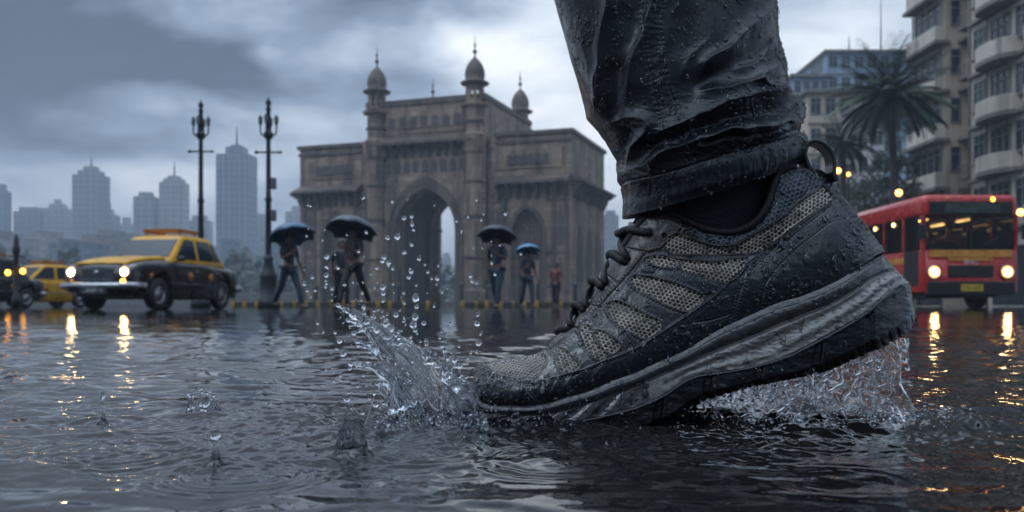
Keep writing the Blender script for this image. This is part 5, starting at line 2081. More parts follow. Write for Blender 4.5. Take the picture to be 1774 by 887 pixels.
def skin_obj(name, joints, bones, mt, parent, sub=1):
    """joints: name -> (x, y, z, r) or (x, y, z, rx, ry); bones: pairs; the first joint is the root"""
    names = list(joints)
    me = bpy.data.meshes.new(name)
    me.from_pydata([joints[n][:3] for n in names], [(names.index(a), names.index(b_)) for a, b_ in bones], [])
    me.update()
    o = link(name, me, None, None)
    sk = o.modifiers.new('skin', 'SKIN')
    sk.use_smooth_shade = True
    lay = me.skin_vertices[0].data
    for i, n in enumerate(names):
        j = joints[n]
        lay[i].radius = (j[3], j[4] if len(j) > 4 else j[3])
        lay[i].use_root = (i == 0)
    ss = o.modifiers.new('sub', 'SUBSURF'); ss.levels = sub; ss.render_levels = sub
    dg = bpy.context.evaluated_depsgraph_get()
    m2 = bpy.data.meshes.new_from_object(o.evaluated_get(dg))
    bpy.data.objects.remove(o); bpy.data.meshes.remove(me)
    m2.name = name
    m2.polygons.foreach_set('use_smooth', np.ones(len(m2.polygons), bool))
    m2.materials.clear()
    return link(name, m2, mt, parent)


def person_fig(loc, rz, h, stride, label, shirt, trous, hold=None, group='people walking in the rain', arm=(0.0, 0.0), female=False):
    """figure facing local -y; stride: forward swing of the left leg (negative: the right one leads)"""
    k = h / 1.72
    root = empty('person', loc, rz)
    tag(root, label, 'person', group)
    st = stride
    J = {'pelvis': (0, 0, 0.93, 0.125, 0.10), 'waist': (0, -0.01, 1.07, 0.115, 0.085), 'chest': (0, -0.01, 1.26, 0.145, 0.105), 'neckb': (0, 0.0, 1.42, 0.075, 0.065),
         'neck': (0, -0.01, 1.475, 0.048), 'headb': (0, -0.025, 1.54, 0.068, 0.078), 'head': (0, -0.025, 1.615, 0.076, 0.092), 'crown': (0, -0.015, 1.675, 0.058, 0.07)}
    Bn = [('pelvis', 'waist'), ('waist', 'chest'), ('chest', 'neckb'), ('neckb', 'neck'), ('neck', 'headb'), ('headb', 'head'), ('head', 'crown')]
    legs = {}
    for s, sd_ in ((1, 'l'), (-1, 'r')):
        f = st * s
        ky = -0.24 * f - (0.05 if f < 0 else 0.03)
        ay = -0.42 * f + (0.02 if f < 0 else 0)
        az_ = 0.085 + (0.07 if f < 0 else 0.0) * abs(st)
        kz = 0.49
        leg = [('hip', (s * 0.095, 0, 0.88, 0.092)), ('thigh', (s * 0.10, ky * 0.5, 0.69, 0.08)), ('knee', (s * 0.10, ky, kz, 0.058)), ('calf', (s * 0.10, (ky + ay) / 2 + 0.015, 0.34, 0.056)),
               ('ankle', (s * 0.10, ay, az_ + 0.01, 0.038)), ('foot', (s * 0.105, ay - 0.09, az_ - 0.04, 0.038)), ('toe', (s * 0.11, ay - 0.17, 0.032 if f >= 0 else az_ - 0.055, 0.030))]
        prev = 'pelvis'
        for nm, j in leg:
            J[nm + sd_] = j
            Bn.append((prev, nm + sd_)); prev = nm + sd_
        legs[sd_] = [j for _, j in leg]
    for s, sd_ in ((1, 'l'), (-1, 'r')):
        J['sh' + sd_] = (s * 0.175, 0.0, 1.395, 0.062)
        Bn.append(('neckb', 'sh' + sd_))
        if hold == sd_:
            el_ = (s * 0.235, -0.03, 1.13, 0.042); wr = (s * 0.13, -0.24, 1.24, 0.028); hd = (s * 0.115, -0.275, 1.285, 0.030)
            fd = Vector((-s * 0.6, -0.3, 0.4))
        else:
            sw = arm[0] * s
            el_ = (s * 0.245, 0.03 - 0.12 * sw, 1.12, 0.042); wr = (s * 0.265, -0.04 - 0.22 * sw, 0.88, 0.028); hd = (s * 0.268, -0.06 - 0.24 * sw, 0.815, 0.030)
            fd = Vector((-s * 0.1, -0.25, -1))
        for nm, j in (('ua', tuple((np.array(J['sh' + sd_]) + np.array(el_)) / 2 + np.array([0, 0, 0, -0.002]))), ('el', el_), ('wr', wr), ('hd', hd)):
            J[nm + sd_] = tuple(j)
            Bn.append((({'ua': 'sh', 'el': 'ua', 'wr': 'el', 'hd': 'wr'}[nm]) + sd_, nm + sd_))
        fd.normalize()
        sp = Vector((0, 1, 0)) if abs(fd.y) < 0.7 else Vector((1, 0, 0))
        for q in range(5):
            o_ = (q - 1.5) * 0.017 if q < 4 else 0.035
            L = (0.068, 0.076, 0.07, 0.055, 0.045)[q]
            b0 = Vector(hd[:3]) + sp * o_ * (1 if q < 4 else -1) + fd * (0.03 if q < 4 else 0.0)
            curl = Vector((-s * 0.3, -0.1, 0.0)) if hold != sd_ else Vector((s * 0.7, 0.5, -0.2))
            b1 = b0 + fd * L * 0.55 + (sp * -0.02 if q == 4 else Vector((0, 0, 0)))
            b2 = b1 + (fd + curl).normalized() * L * 0.5
            J['f%d0%s' % (q, sd_)] = (*b0, 0.0095); J['f%d1%s' % (q, sd_)] = (*b1, 0.0085); J['f%d2%s' % (q, sd_)] = (*b2, 0.0075)
            Bn += [('hd' + sd_, 'f%d0%s' % (q, sd_)), ('f%d0%s' % (q, sd_), 'f%d1%s' % (q, sd_)), ('f%d1%s' % (q, sd_), 'f%d2%s' % (q, sd_))]
    body = skin_obj('body', J, Bn, M['skin'], root, 1)
    body.scale = (k,) * 3
    # features of the face
    fb = MB()
    # hair: a cap round the skull
    hm = MB(); hm.ball((0, 0.0, 1.635), (0.088, 0.105, 0.100), 16, 10)
    hm.v = [(x, y + max(0, -y) * 0.55 * (z < 1.66), z if z > 1.57 else z * 0.3 + 1.57 * 0.7) for x, y, z in hm.v]
    hm.build('hair', M['hair'], root, True).scale = (k,) * 3
    # shirt and trousers a little outside the body
    g = 0.016
    SJ = {n: (J[n][0], J[n][1], J[n][2], *(r + g for r in J[n][3:])) for n in ('waist', 'chest', 'neckb')}
    SJ['pelvis'] = (0, 0, 0.955, 0.145, 0.12)
    SJ = {'pelvis': SJ['pelvis'], 'waist': SJ['waist'], 'chest': SJ['chest'], 'neckb': (0, 0, 1.425, 0.078, 0.07)}
    SB = [('pelvis', 'waist'), ('waist', 'chest'), ('chest', 'neckb')]
    for sd_ in 'lr':
        SJ['sh' + sd_] = (*J['sh' + sd_][:3], J['sh' + sd_][3] + 0.016); SJ['ua' + sd_] = (*J['ua' + sd_][:3], J['ua' + sd_][3] + 0.016)
        e_ = np.array(J['ua' + sd_][:3]) * 0.25 + np.array(J['el' + sd_][:3]) * 0.75
        SJ['sl' + sd_] = (*e_, 0.062)
        SB += [('neckb', 'sh' + sd_), ('sh' + sd_, 'ua' + sd_), ('ua' + sd_, 'sl' + sd_)]
    skin_obj('shirt', SJ, SB, shirt, root, 1).scale = (k,) * 3
    TJ = {'pelvis': (0, 0, 0.93, 0.138, 0.115)}
    TB = []
    for sd_ in 'lr':
        prev = 'pelvis'
        for nm in ('hip', 'thigh', 'knee', 'calf', 'ankle'):
            j = J[nm + sd_]
            TJ[nm + sd_] = (*j[:3], j[3] + (0.014 if nm != 'ankle' else 0.024)); TB.append((prev, nm + sd_)); prev = nm + sd_
    skin_obj('trousers', TJ, TB, trous, root, 1).scale = (k,) * 3
    for sd_ in 'lr':
        a, f, t_ = J['ankle' + sd_], J['foot' + sd_], J['toe' + sd_]
        SJ2 = {'h': (a[0], a[1] + 0.03, f[2] + 0.005, 0.040), 'm': (f[0], f[1], f[2], 0.046, 0.040), 't': (t_[0], t_[1] - 0.015, t_[2], 0.042, 0.033)}
        skin_obj('shoe', SJ2, [('h', 'm'), ('m', 't')], M['shoe_dark'], root, 1).scale = (k,) * 3
    # eyes, nose, mouth, ears
    fm = MB()
    for s in (-1, 1):
        fm.ball((s * 0.030, -0.108, 1.615), (0.011, 0.008, 0.006), 8, 5)
    fm.build('eye_pair', M['hair'], root, True).scale = (k,) * 3
    return root


def umbrella(base, tilt, rad, h, mt, label, lite=None):
    """the grip stands at base; canopy above"""
    root = empty('umbrella', base)
    root.rotation_euler = tilt
    tag(root, label, 'umbrella', 'open umbrellas carried over people')
    n = 8
    prof = []
    rise = 0.30 * rad / 0.55
    rings = []
    m = 9
    N_ = 64
    for j in range(m + 1):
        q = j / m
        row = []
        for i in range(N_):
            a = 2 * math.pi * i / N_
            ph = (i % (N_ // n)) / (N_ / n)
            sag = (math.sin(math.pi * ph)) * q * q
            r_ = rad * math.sin(q * 1.30) / math.sin(1.30) * (1 - 0.13 * sag)
            z = h - rise * (1 - math.cos(q * 1.30)) / (1 - math.cos(1.30)) + 0.10 * sag * rad
            row.append(Vector((r_ * math.cos(a), r_ * math.sin(a), z)))
        rings.append(row)
    mb = MB(); mb.loft(rings, caps=False)
    o = mb.build('canopy', mt, root, True)
    sd = o.modifiers.new('solid', 'SOLIDIFY'); sd.thickness = 0.004
    mb = MB(); mb.tube([(0, 0, -0.06), (0, 0, h + 0.09)], 0.008, 8)
    mb.build('shaft', UMB_SH, root, True)
    mb = MB(); mb.tube([(0, 0, -0.02), (0, 0, -0.13), (0.015, 0, -0.165), (0.045, 0, -0.17), (0.06, 0, -0.14)], 0.014, 8)
    mb.build('handle', M['shoe_dark'], root, True)
    for i in range(n):
        a = 2 * math.pi * i / n
        mb = MB()
        pts = [rings[j][i * (N_ // n)] - Vector((0, 0, 0.008)) for j in range(1, m + 1)]
        mb.tube(pts, 0.003, 5)
        mb.build('rib', UMB_SH, root, True)
    return root


def umb_mat(name, col):
    t = NT(name)
    t.set(**{'Base Color': t.mix(t.rng(t.noise(t.coord(), 6, 4), 0.3, 0.7, 0, 1), tuple(x * 0.75 for x in col), tuple(x * 1.25 for x in col)), 'Roughness': 0.5, 'Sheen Weight': 0.1})
    return t.m


UM_BLUE = umb_mat('umbrella_blue_cloth', (0.035, 0.11, 0.21))
UM_DARK = umb_mat('umbrella_slate_cloth', (0.055, 0.075, 0.105))
UM_BLACK = umb_mat('umbrella_black_cloth', (0.020, 0.032, 0.055))
UM_LITE = umb_mat('umbrella_light_blue_cloth', (0.11, 0.34, 0.55))
SH_NAVY = mat('navy_shirt', (0.016, 0.022, 0.034), 0.6)
SH_PALE = mat('open_grey_shirt', (0.045, 0.045, 0.045), 0.6)
SH_BLUE = mat('dark_blue_shirt', (0.022, 0.036, 0.060), 0.6)
SH_RED = mat('dull_red_shirt', (0.16, 0.042, 0.032), 0.6)
TR_BLUE = mat('wet_jeans', (0.014, 0.028, 0.050), 0.6)
TR_BLACK = mat('black_trousers', (0.010, 0.011, 0.014), 0.6)


def at(px, Y):
    return ((px - 887) / FPX * Y, Y, 0.0)


def hand_pos(root, h, s):
    k = h / 1.72
    v = Vector((s * 0.10 * k, -0.285 * k, 1.30 * k))
    return root.matrix_basis @ v


def face_cam(px, extra=0.0):
    return math.atan2(-(px - 887) / FPX, 1.0) + extra


PPL = [
    (500, 19.8, 1.70, 0.75, 'r', 0.75, SH_NAVY, TR_BLUE, UM_BLUE, 0.54, 'walker in dark clothes mid stride under a blue umbrella beside the tall lamp post', 'blue umbrella over the walker beside the tall lamp post', (0.05, -0.12)),
    (613, 18.8, 1.74, -0.85, 'l', -0.70, SH_PALE, TR_BLACK, UM_DARK, 0.56, 'striding walker with an open dark shirt in front of the gateway arch, under grey umbrella', 'large slate grey umbrella with a pale sheen over the striding walker', (0.03, 0.02)),
    (861, 19.9, 1.66, 0.45, 'l', -0.45, SH_BLUE, TR_BLUE, UM_BLACK, 0.45, 'walker in blue jeans and dark shirt under a black umbrella near the shoe laces', 'black umbrella over the walker in blue jeans', (0.04, 0.02)),
    (913, 24.8, 1.60, 0.4, 'r', 0.5, SH_BLUE, TR_BLUE, UM_LITE, 0.36, 'smaller walker in dark clothes under the light blue umbrella, farther back', 'small light blue umbrella with a dark peak, farther back', (0.0, 0.0)),
]
for (px_, Yp, h, stv, hold, ex, sh_, tr_, um, ur, lab, ulab, tl_) in PPL:
    r_ = person_fig(at(px_, Yp), face_cam(px_, ex), h, stv, lab, sh_, tr_, hold, arm=(0.5, 0))
    s = 1 if hold == 'l' else -1
    bpy.context.view_layer.update()
    hp = hand_pos(r_, h, s)
    k = h / 1.72
    # tilt the shaft so that the canopy stays over the head
    head = r_.matrix_basis @ Vector((0, 0, 1.7 * k))
    top = 0.60 * k
    dx, dy = (head.x - hp.x) * 0.9, (head.y - hp.y) * 0.75
    umbrella(hp, (-math.atan2(dy, top), math.atan2(dx, top) + tl_[0], 0), ur, top, um, ulab)
person_fig(at(591, 21.6), face_cam(591, 0.5), 1.66, 0.3, 'dark figure half hidden behind the striding walker with the grey umbrella', SH_NAVY, TR_BLACK, None, arm=(0.3, 0))
person_fig(at(963, 33.0), face_cam(963, -0.4), 1.66, 0.2, 'distant person in a dull red top without an umbrella beside the shoe', SH_RED, TR_BLACK, None, arm=(0.3, 0))
# ------------------------------------------------------------------ taxis and bus
M['chrome'] = mat('chrome', (0.36, 0.37, 0.39), 0.25, 1.0)
M['tyre'] = mat('tyre_rubber', (0.012, 0.012, 0.013), 0.6)
M['glass_dark'] = mat('car_glass', (0.020, 0.034, 0.046), 0.06, coat=0.0, rvar=0.02, spec=0.16)
M['taxi_black'] = mat('taxi_black_paint', (0.006, 0.007, 0.009), 0.22, coat=0.35)
M['taxi_yellow'] = mat('taxi_yellow_paint', (0.58, 0.29, 0.004), 0.36, coat=0.05, spec=0.25)
M['trim_dark'] = mat('dark_trim', (0.010, 0.010, 0.011), 0.5)
M['rack_wood'] = mat('orange_roof_rack', (0.45, 0.16, 0.02), 0.5)
M['head_lamp'] = emit('lit_headlamp', (1.0, 0.64, 0.26), 55)
M['lamp_ring'] = emit('warm_lamp_halo', (1.0, 0.46, 0.10), 2.6)  # glowing ring: the headlamp's warm halo put in as emission
M['amber_lamp'] = emit('lit_amber_lamp', (1.0, 0.40, 0.04), 7)
M['amber_lens'] = mat('amber_lens', (0.50, 0.15, 0.01), 0.15)
M['red_lens'] = mat('red_lens', (0.35, 0.02, 0.015), 0.15)
M['plate_dark'] = mat('number_plate_dark', (0.03, 0.035, 0.04), 0.4)
M['plate_white'] = mat('plate_letters', (0.55, 0.55, 0.55), 0.4)


def letters(name, text, size, mt, parent, loc, rot, depth=0.004):
    cu = bpy.data.curves.new(name, 'FONT')
    cu.body = text
    cu.size = size
    cu.align_x = 'CENTER'; cu.align_y = 'CENTER'
    cu.extrude = depth
    o = bpy.data.objects.new(name, cu)
    COL.objects.link(o)
    dg = bpy.context.evaluated_depsgraph_get()
    me = bpy.data.meshes.new_from_object(o.evaluated_get(dg))
    bpy.data.objects.remove(o)
    me.name = name
    me.materials.clear()
    o = link(name, me, mt, parent)
    o.location = loc; o.rotation_euler = rot
    return o


def marks(name, width, hgt, n, mt, parent, loc, seed):
    """a row of small worn strokes, as unreadable as on the photographed plate; faces local +x"""
    rg_ = random.Random(seed)
    mb = MB()
    for i in range(n):
        y = (i + 0.5) / n * width - width / 2
        w = width / n
        for q in range(2):
            if rg_.random() < 0.8:
                mb.box((0, y + (q - 0.5) * w * 0.5, 0), (0.002, w * 0.16, hgt))
        mb.box((0.0012, y, hgt * rg_.choice((-0.42, 0.0, 0.42))), (0.002, w * 0.62, hgt * 0.16))
    o = mb.build(name, mt, parent)
    o.location = loc
    return o


def wheel(parent, x, y, r, w, spin=0.0):
    s = 1 if y > 0 else -1
    o = MB()
    Mx = Matrix.Rotation(R(90), 3, 'X')
    o.lathe([(r * 0.62, -w / 2), (r * 0.93, -w / 2), (r, -w * 0.36), (r, w * 0.36), (r * 0.93, w / 2), (r * 0.62, w / 2), (r * 0.62, -w / 2)], (0, 0, 0), 28, Mx)
    wh = empty('wheel', (x, y, r))
    wh.parent = parent
    o.build('tyre', M['tyre'], wh, True)
    o = MB()
    Ms = Matrix.Rotation(R(90) * -s, 3, 'X')
    o.lathe([(0.001, w * 0.44), (r * 0.18, w * 0.46), (r * 0.24, w * 0.36), (r * 0.42, w * 0.40), (r * 0.50, w * 0.30), (r * 0.58, w * 0.40), (r * 0.625, w * 0.44), (r * 0.625, -w * 0.4)], (0, 0, 0), 24, Ms)
    o.build('hubcap', M['chrome'], wh, True)
    return wh


def taxi(loc, rz, label, body_m, top_m, lamps=True, group='taxis on the wet street'):
    root = empty('taxi', loc, rz)
    tag(root, label, 'taxi', group)
    XF, XR, WR = 1.13, -1.21, 0.295
    st = []
    # x, half width, shoulder z, top (bonnet / boot) z, bottom z
    prof = [(-2.00, 0.52, 0.66, 0.70, 0.40), (-1.97, 0.62, 0.74, 0.80, 0.34), (-1.88, 0.68, 0.79, 0.87, 0.27), (-1.6, 0.715, 0.82, 0.90, 0.23), (-1.2, 0.735, 0.84, 0.92, 0.20), (-0.6, 0.745, 0.88, 0.95, 0.19),
            (0.0, 0.745, 0.88, 0.96, 0.19), (0.5, 0.74, 0.88, 0.99, 0.19), (0.85, 0.735, 0.86, 0.98, 0.20), (1.3, 0.725, 0.84, 0.935, 0.22), (1.6, 0.71, 0.815, 0.885, 0.25), (1.80, 0.69, 0.77, 0.83, 0.30), (1.90, 0.65, 0.71, 0.775, 0.34), (1.94, 0.58, 0.65, 0.725, 0.38)]
    pa = np.array(prof)
    xs = np.concatenate([np.linspace(-2.0, 1.94, 110)])
    pr = hermite(pa[:, 0], pa, xs)
    rings = []
    for (x, w, zs, zt, zb) in pr:
        for xc in (XF, XR):
            if abs(x - xc) < 0.36:
                zb = max(zb, 0.30 + math.sqrt(max(0, 0.36 ** 2 - (x - xc) ** 2)) * 0.98)
        zb = min(zb, zs - 0.06)
        half = [(w * 0.90, zb), (w * 0.985, zb + 0.04 * (zs - zb) + 0.02), (w, zb + 0.45 * (zs - zb)), (w * 0.995, zs - 0.07 * (zs - zb) - 0.01), (w * 0.955, zs + 0.01), (w * 0.80, zs + 0.55 * (zt - zs)), (w * 0.45, zt), (0, zt + 0.012)]
        rings.append([Vector((x, y, z)) for y, z in half] + [Vector((x, -y, z)) for y, z in reversed(half[:-1])])
    mb = MB(); mb.loft(rings, closed=True, caps=True)
    mb.build('body', body_m, root, True)
    # yellow bonnet and boot lid
    for nm, x0, x1 in (('bonnet', 0.66, 1.86),):
        rr = []
        for (x, w, zs, zt, zb) in hermite(pa[:, 0], pa, np.linspace(x0, x1, 24)):
            rr.append([Vector((x, y * w, (zs + 0.55 * (zt - zs) if abs(y) > 0.7 else zt + (0.012 if y == 0 else 0)) + 0.014)) for y in (0.74, 0.6, 0.45, 0.2, 0, -0.2, -0.45, -0.6, -0.74)])
        for r_ in rr:
            for v in r_:
                pass
        m2 = MB(); m2.loft(rr, closed=False, caps=False)
        o = m2.build(nm, top_m, root, True)
        sd = o.modifiers.new('solid', 'SOLIDIFY'); sd.thickness = 0.03; sd.offset = 0
    # cabin
    def ringz(z, xa, xb, w, r_=0.12):
        pts = []
        for (cx, cy, a0) in ((xb - r_, w - r_, 0), (xa + r_, w - r_, 90), (xa + r_, -w + r_, 180), (xb - r_, -w + r_, 270)):
            for i in range(5):
                a = R(a0 + 90 * i / 4)
                pts.append(Vector((cx + r_ * math.cos(a), cy + r_ * math.sin(a), z)))
        return pts
    mb = MB()
    mb.loft([ringz(0.86, -1.46, 0.80, 0.675), ringz(0.93, -1.40, 0.72, 0.668), ringz(1.385, -1.04, 0.16, 0.575), ringz(1.435, -0.98, 0.10, 0.55, 0.14), ringz(1.475, -0.80, -0.05, 0.42, 0.18), ringz(1.485, -0.5, -0.3, 0.15, 0.09)], caps=True)
    mb.build('roof', top_m, root, True)
    # windows: slightly proud panes on the sloping faces
    def pane(nm, pts, off, mt=None):
        mb = MB()
        pts = [Vector(p) for p in pts]
        n_ = (pts[1] - pts[0]).cross(pts[2] - pts[0]).normalized()
        if n_.dot(Vector(off)) < 0:
            n_ = -n_
        a = [p + n_ * 0.012 for p in pts]; b_ = [p - n_ * 0.02 for p in pts]
        k = len(pts)
        mb.add(a + b_, [tuple(range(k)), tuple(reversed(range(k, 2 * k)))] + [(i, (i + 1) % k, k + (i + 1) % k, k + i) for i in range(k)])
        return mb.build(nm, mt or M['glass_dark'], root)
    def on_side(x, z):
        f = (z - 0.93) / (1.385 - 0.93)
        return 0.668 + (0.575 - 0.668) * f
    def fx(z, front):
        f = (z - 0.93) / (1.385 - 0.93)
        return 0.72 + (0.16 - 0.72) * f if front else -1.40 + (-1.04 + 1.40) * f
    pane('windscreen', [(fx(1.01, 1), -0.57, 1.01), (fx(1.01, 1), 0.57, 1.01), (fx(1.365, 1), 0.50, 1.365), (fx(1.365, 1), -0.50, 1.365)], (1, 0, 1))
    pane('rear_window', [(fx(0.97, 0), -0.55, 0.97), (fx(0.97, 0), 0.55, 0.97), (fx(1.31, 0), 0.47, 1.31), (fx(1.31, 0), -0.47, 1.31)], (-1, 0, 1))
    for s in (1, -1):
        pane('door_window', [(0.50, s * on_side(0, 0.98), 0.98), (-0.24, s * on_side(0, 0.98), 0.98), (-0.24, s * on_side(0, 1.365), 1.365), (0.07, s * on_side(0, 1.365), 1.365)], (0, s, 0))
        pane('door_window', [(-0.36, s * on_side(0, 0.98), 0.98), (-0.90, s * on_side(0, 0.98), 0.98), (-0.84, s * on_side(0, 1.365), 1.365), (-0.36, s * on_side(0, 1.365), 1.365)], (0, s, 0))
        pane('quarter_window', [(-0.95, s * on_side(0, 0.98), 0.98), (-1.20, s * on_side(0, 0.98), 0.98), (-0.99, s * on_side(0, 1.325), 1.325), (-0.90, s * on_side(0, 1.345), 1.345)], (0, s, 0))
        for x in (-0.12, -0.98):
            mb = MB(); mb.box((x, s * 0.752, 0.74), (0.13, 0.02, 0.025), bev=0.008); mb.build('door_handle', M['chrome'], root)
        mb = MB(); mb.box((0, s * 0.7495, 0.50), (1.55, 0.012, 0.028)); mb.build('side_strip', M['chrome'], root)
        mb = MB(); mb.box((0.56, s * 0.80, 0.97), (0.07, 0.15, 0.10), bev=0.03); mb.tube([(0.56, s * 0.69, 0.90), (0.56, s * 0.78, 0.95)], 0.012, 6); mb.build('wing_mirror', M['trim_dark'], root)
        mb = MB(); mb.lathe([(0.001, 0.02), (0.05, 0.012), (0.055, 0)], (1.42, s * 0.722, 0.62), 12, Matrix.Rotation(R(-90) * s, 3, 'X')); mb.build('side_lamp', M['amber_lens'], root, True)
    # seams of doors
    mb = MB()
    for x in (0.58, -0.30, -1.0):
        for s in (1, -1):
            mb.box((x, s * 0.7455, 0.56), (0.010, 0.006, 0.52))
    mb.build('door_seam', M['trim_dark'], root)
    # the yellow round badge on the doors
    for s in (1, -1):
        for x in (0.12, -0.66):
            mb = MB(); mb.lathe([(0.001, 0.010), (0.085, 0.010), (0.085, 0)], (x, s * 0.7445, 0.64), 18, Matrix.Rotation(R(-90) * s, 3, 'X')); mb.build('door_badge', M['rack_wood'], root)
    # front: grille, lamps, bumper, plate
    mb = MB(); mb.box((1.925, 0, 0.64), (0.06, 0.66, 0.20), bev=0.03); gr = mb.build('grille', M['trim_dark'], root)
    mb = MB()
    for i in range(5):
        mb.box((1.958, 0, 0.565 + i * 0.037), (0.016, 0.64, 0.011))
    mb.box((1.958, 0, 0.748), (0.02, 0.70, 0.018)); mb.box((1.958, 0, 0.535), (0.02, 0.70, 0.018))
    mb.build('grille_bars', M['chrome'], None).parent = gr
    mb = MB(); mb.lathe([(0.001, 0.012), (0.04, 0.012), (0.045, 0)], (1.967, 0, 0.66), 14, Matrix.Rotation(R(90), 3, 'Y')); mb.build('badge', M['chrome'], None).parent = gr
    My = Matrix.Rotation(R(90), 3, 'Y')
    for s in (1, -1):
        mb = MB(); mb.lathe([(0.001, -0.03), (0.115, -0.03), (0.12, 0.03), (0.095, 0.04), (0.09, 0.02)], (1.905, s * 0.52, 0.67), 22, My); hl = mb.build('headlight', M['chrome'], root, True)
        mb = MB(); mb.lathe([(0.094, 0.0), (0.080, 0.014), (0.064, 0.020)], (1.922, s * 0.52, 0.67), 20, My)
        mb.build('halo_ring', M['lamp_ring'] if lamps else M['glass_dark'], None, True).parent = hl
        mb = MB(); mb.lathe([(0.064, 0.020), (0.04, 0.028), (0.001, 0.031)], (1.922, s * 0.52, 0.67), 20, My)
        mb.build('lens', M['head_lamp'] if lamps else M['glass_dark'], None, True).parent = hl
        mb = MB(); mb.lathe([(0.055, 0), (0.05, 0.025), (0.001, 0.035)], (1.925, s * 0.50, 0.50), 14, My); mb.build('indicator', M['amber_lamp'] if s > 0 else M['amber_lens'], root, True)
        mb = MB(); mb.box((-1.985, s * 0.50, 0.62), (0.05, 0.16, 0.16), bev=0.02); mb.build('tail_lamp', M['red_lens'], root)
    for x, d in ((2.0, 1), (-2.06, -1)):
        mb = MB()
        pts = [Vector((x - d * 0.34, -0.76, 0.43)), Vector((x - d * 0.12, -0.755, 0.43)), Vector((x - d * 0.03, -0.68, 0.43)), Vector((x, -0.4, 0.43)), Vector((x + d * 0.01, 0, 0.43)), Vector((x, 0.4, 0.43)), Vector((x - d * 0.03, 0.68, 0.43)), Vector((x - d * 0.12, 0.755, 0.43)), Vector((x - d * 0.34, 0.76, 0.43))]
        sec = [(-0.025, -0.06), (0.02, -0.055), (0.035, 0), (0.02, 0.055), (-0.025, 0.06)]
        rings = []
        for i, p in enumerate(pts):
            t_ = (pts[min(i + 1, 8)] - pts[max(i - 1, 0)]).normalized()
            nn = Vector((t_.y, -t_.x, 0)) * d
            rings.append([p + nn * a + Vector((0, 0, b_)) for a, b_ in sec])
        mb.loft(rings, caps=True, smooth=True)
        mb.build('bumper', M['chrome'], root, True)
    mb = MB(); mb.box((2.045, 0.0, 0.335), (0.02, 0.52, 0.12), bev=0.006); pl = mb.build('number_plate', M['plate_dark'], root)
    marks('plate_marks', 0.40, 0.06, 8, M['plate_white'], pl, (2.057, 0, 0.35), 2)
    # roof rack
    rk = MB()
    for y in (-0.36, 0.36):
        rk.box((-0.42, y, 1.555), (0.75, 0.04, 0.05))
        for x in (-0.7, -0.15):
            rk.box((x, y, 1.50), (0.03, 0.03, 0.09))
    for x in np.linspace(-0.78, -0.08, 5):
        rk.box((x, 0, 1.59), (0.05, 0.80, 0.025))
    rk.build('roof_rack', M['rack_wood'], root)
    # floor pan and wheel wells
    mb = MB(); mb.box((0, 0, 0.36), (3.5, 1.10, 0.26)); mb.build('underbody', M['trim_dark'], root)
    for x in (XF, XR):
        for y in (0.63, -0.63):
            wheel(root, x, y, WR, 0.17)
    return root


A_ = Vector((-0.398 * 16.5, 16.5, 0))
hd = Vector((-0.175, -0.985, 0)).normalized(); lf = Vector((-hd.y, hd.x, 0))
C_ = A_ - hd * 1.13 - lf * 0.63
taxi(C_, math.atan2(hd.y, hd.x), 'old black and yellow taxi with both headlights lit and a roof rack', M['taxi_black'], M['taxi_yellow'])
t2 = Vector(((62 - 887) / FPX * 30.5, 30.5, 0))
taxi(t2, R(-118), 'distant all yellow taxi waiting behind the lamp pole at the left edge', M['taxi_yellow'], M['taxi_yellow'])
t3 = Vector(((-68 - 887) / FPX * 25.0, 25.6, 0))
taxi(t3, R(-104), 'dark taxi cut off by the left picture edge, one lit headlight showing', M['taxi_black'], M['taxi_black'])

# ---- bus
M['bus_red'] = mat('bus_red_paint', (0.46, 0.016, 0.010), 0.24, coat=0.3)
M['bus_yellow'] = mat('bus_yellow_band', (0.62, 0.26, 0.035), 0.3, coat=0.5)
M['bus_int'] = mat('bus_interior', (0.06, 0.05, 0.04), 0.7)
M['warm_lamp'] = emit('lit_saloon_lamp', (1.0, 0.60, 0.22), 5)
M['bus_lamp'] = emit('lit_bus_headlamp', (1.0, 0.64, 0.26), 70)
M['bus_glass'] = water_glass('bus_window_glass', (0.45, 0.5, 0.52), 0.02)
M['bus_glass'] = mat('bus_window_glass', (0.014, 0.017, 0.018), 0.05, coat=0.7, rvar=0.02)
bus = empty('bus', (12.55, 24.5, 0), R(-90))
tag(bus, 'red city bus with lit headlights and a yellow band under its wide windscreen', 'bus')
# local: +x forward (towards the camera), front at x = 0
BW, BL, BH = 1.31, 9.6, 3.14


def bus_ring(x, w, zt, zb=0.42, r=0.22):
    pts = []
    for (cy, cz, a0, rr) in ((w - r, zt - r, 0, r), (-w + r, zt - r, 90, r), (-w + 0.06, zb + 0.06, 180, 0.06), (w - 0.06, zb + 0.06, 270, 0.06)):
        for i in range(6):
            a = R(a0 + 90 * i / 5)
            pts.append(Vector((x, cy + rr * math.cos(a), cz + rr * math.sin(a))))
    return pts


def bus_glass():
    t = NT('bus_window_glass')
    fr = t.n('ShaderNodeFresnel'); fr.inputs['IOR'].default_value = 1.45
    tr = t.n('ShaderNodeBsdfTransparent'); gl = t.n('ShaderNodeBsdfGlossy'); gl.inputs['Roughness'].default_value = 0.04
    dirt = t.noise(t.coord((1, 1, 0.4)), 5.0, 5, 0.65)
    t.l(t.mix(t.rng(dirt, 0.35, 0.7, 0, 1), (0.62, 0.64, 0.62), (0.36, 0.36, 0.34)), tr.inputs['Color'])
    mx = t.n('ShaderNodeMixShader')
    t.l(fr.outputs[0], mx.inputs[0]); t.l(tr.outputs[0], mx.inputs[1]); t.l(gl.outputs[0], mx.inputs[2])
    t.l(mx.outputs[0], t.out.inputs['Surface']); t.t.nodes.remove(t.bsdf)
    return t.m


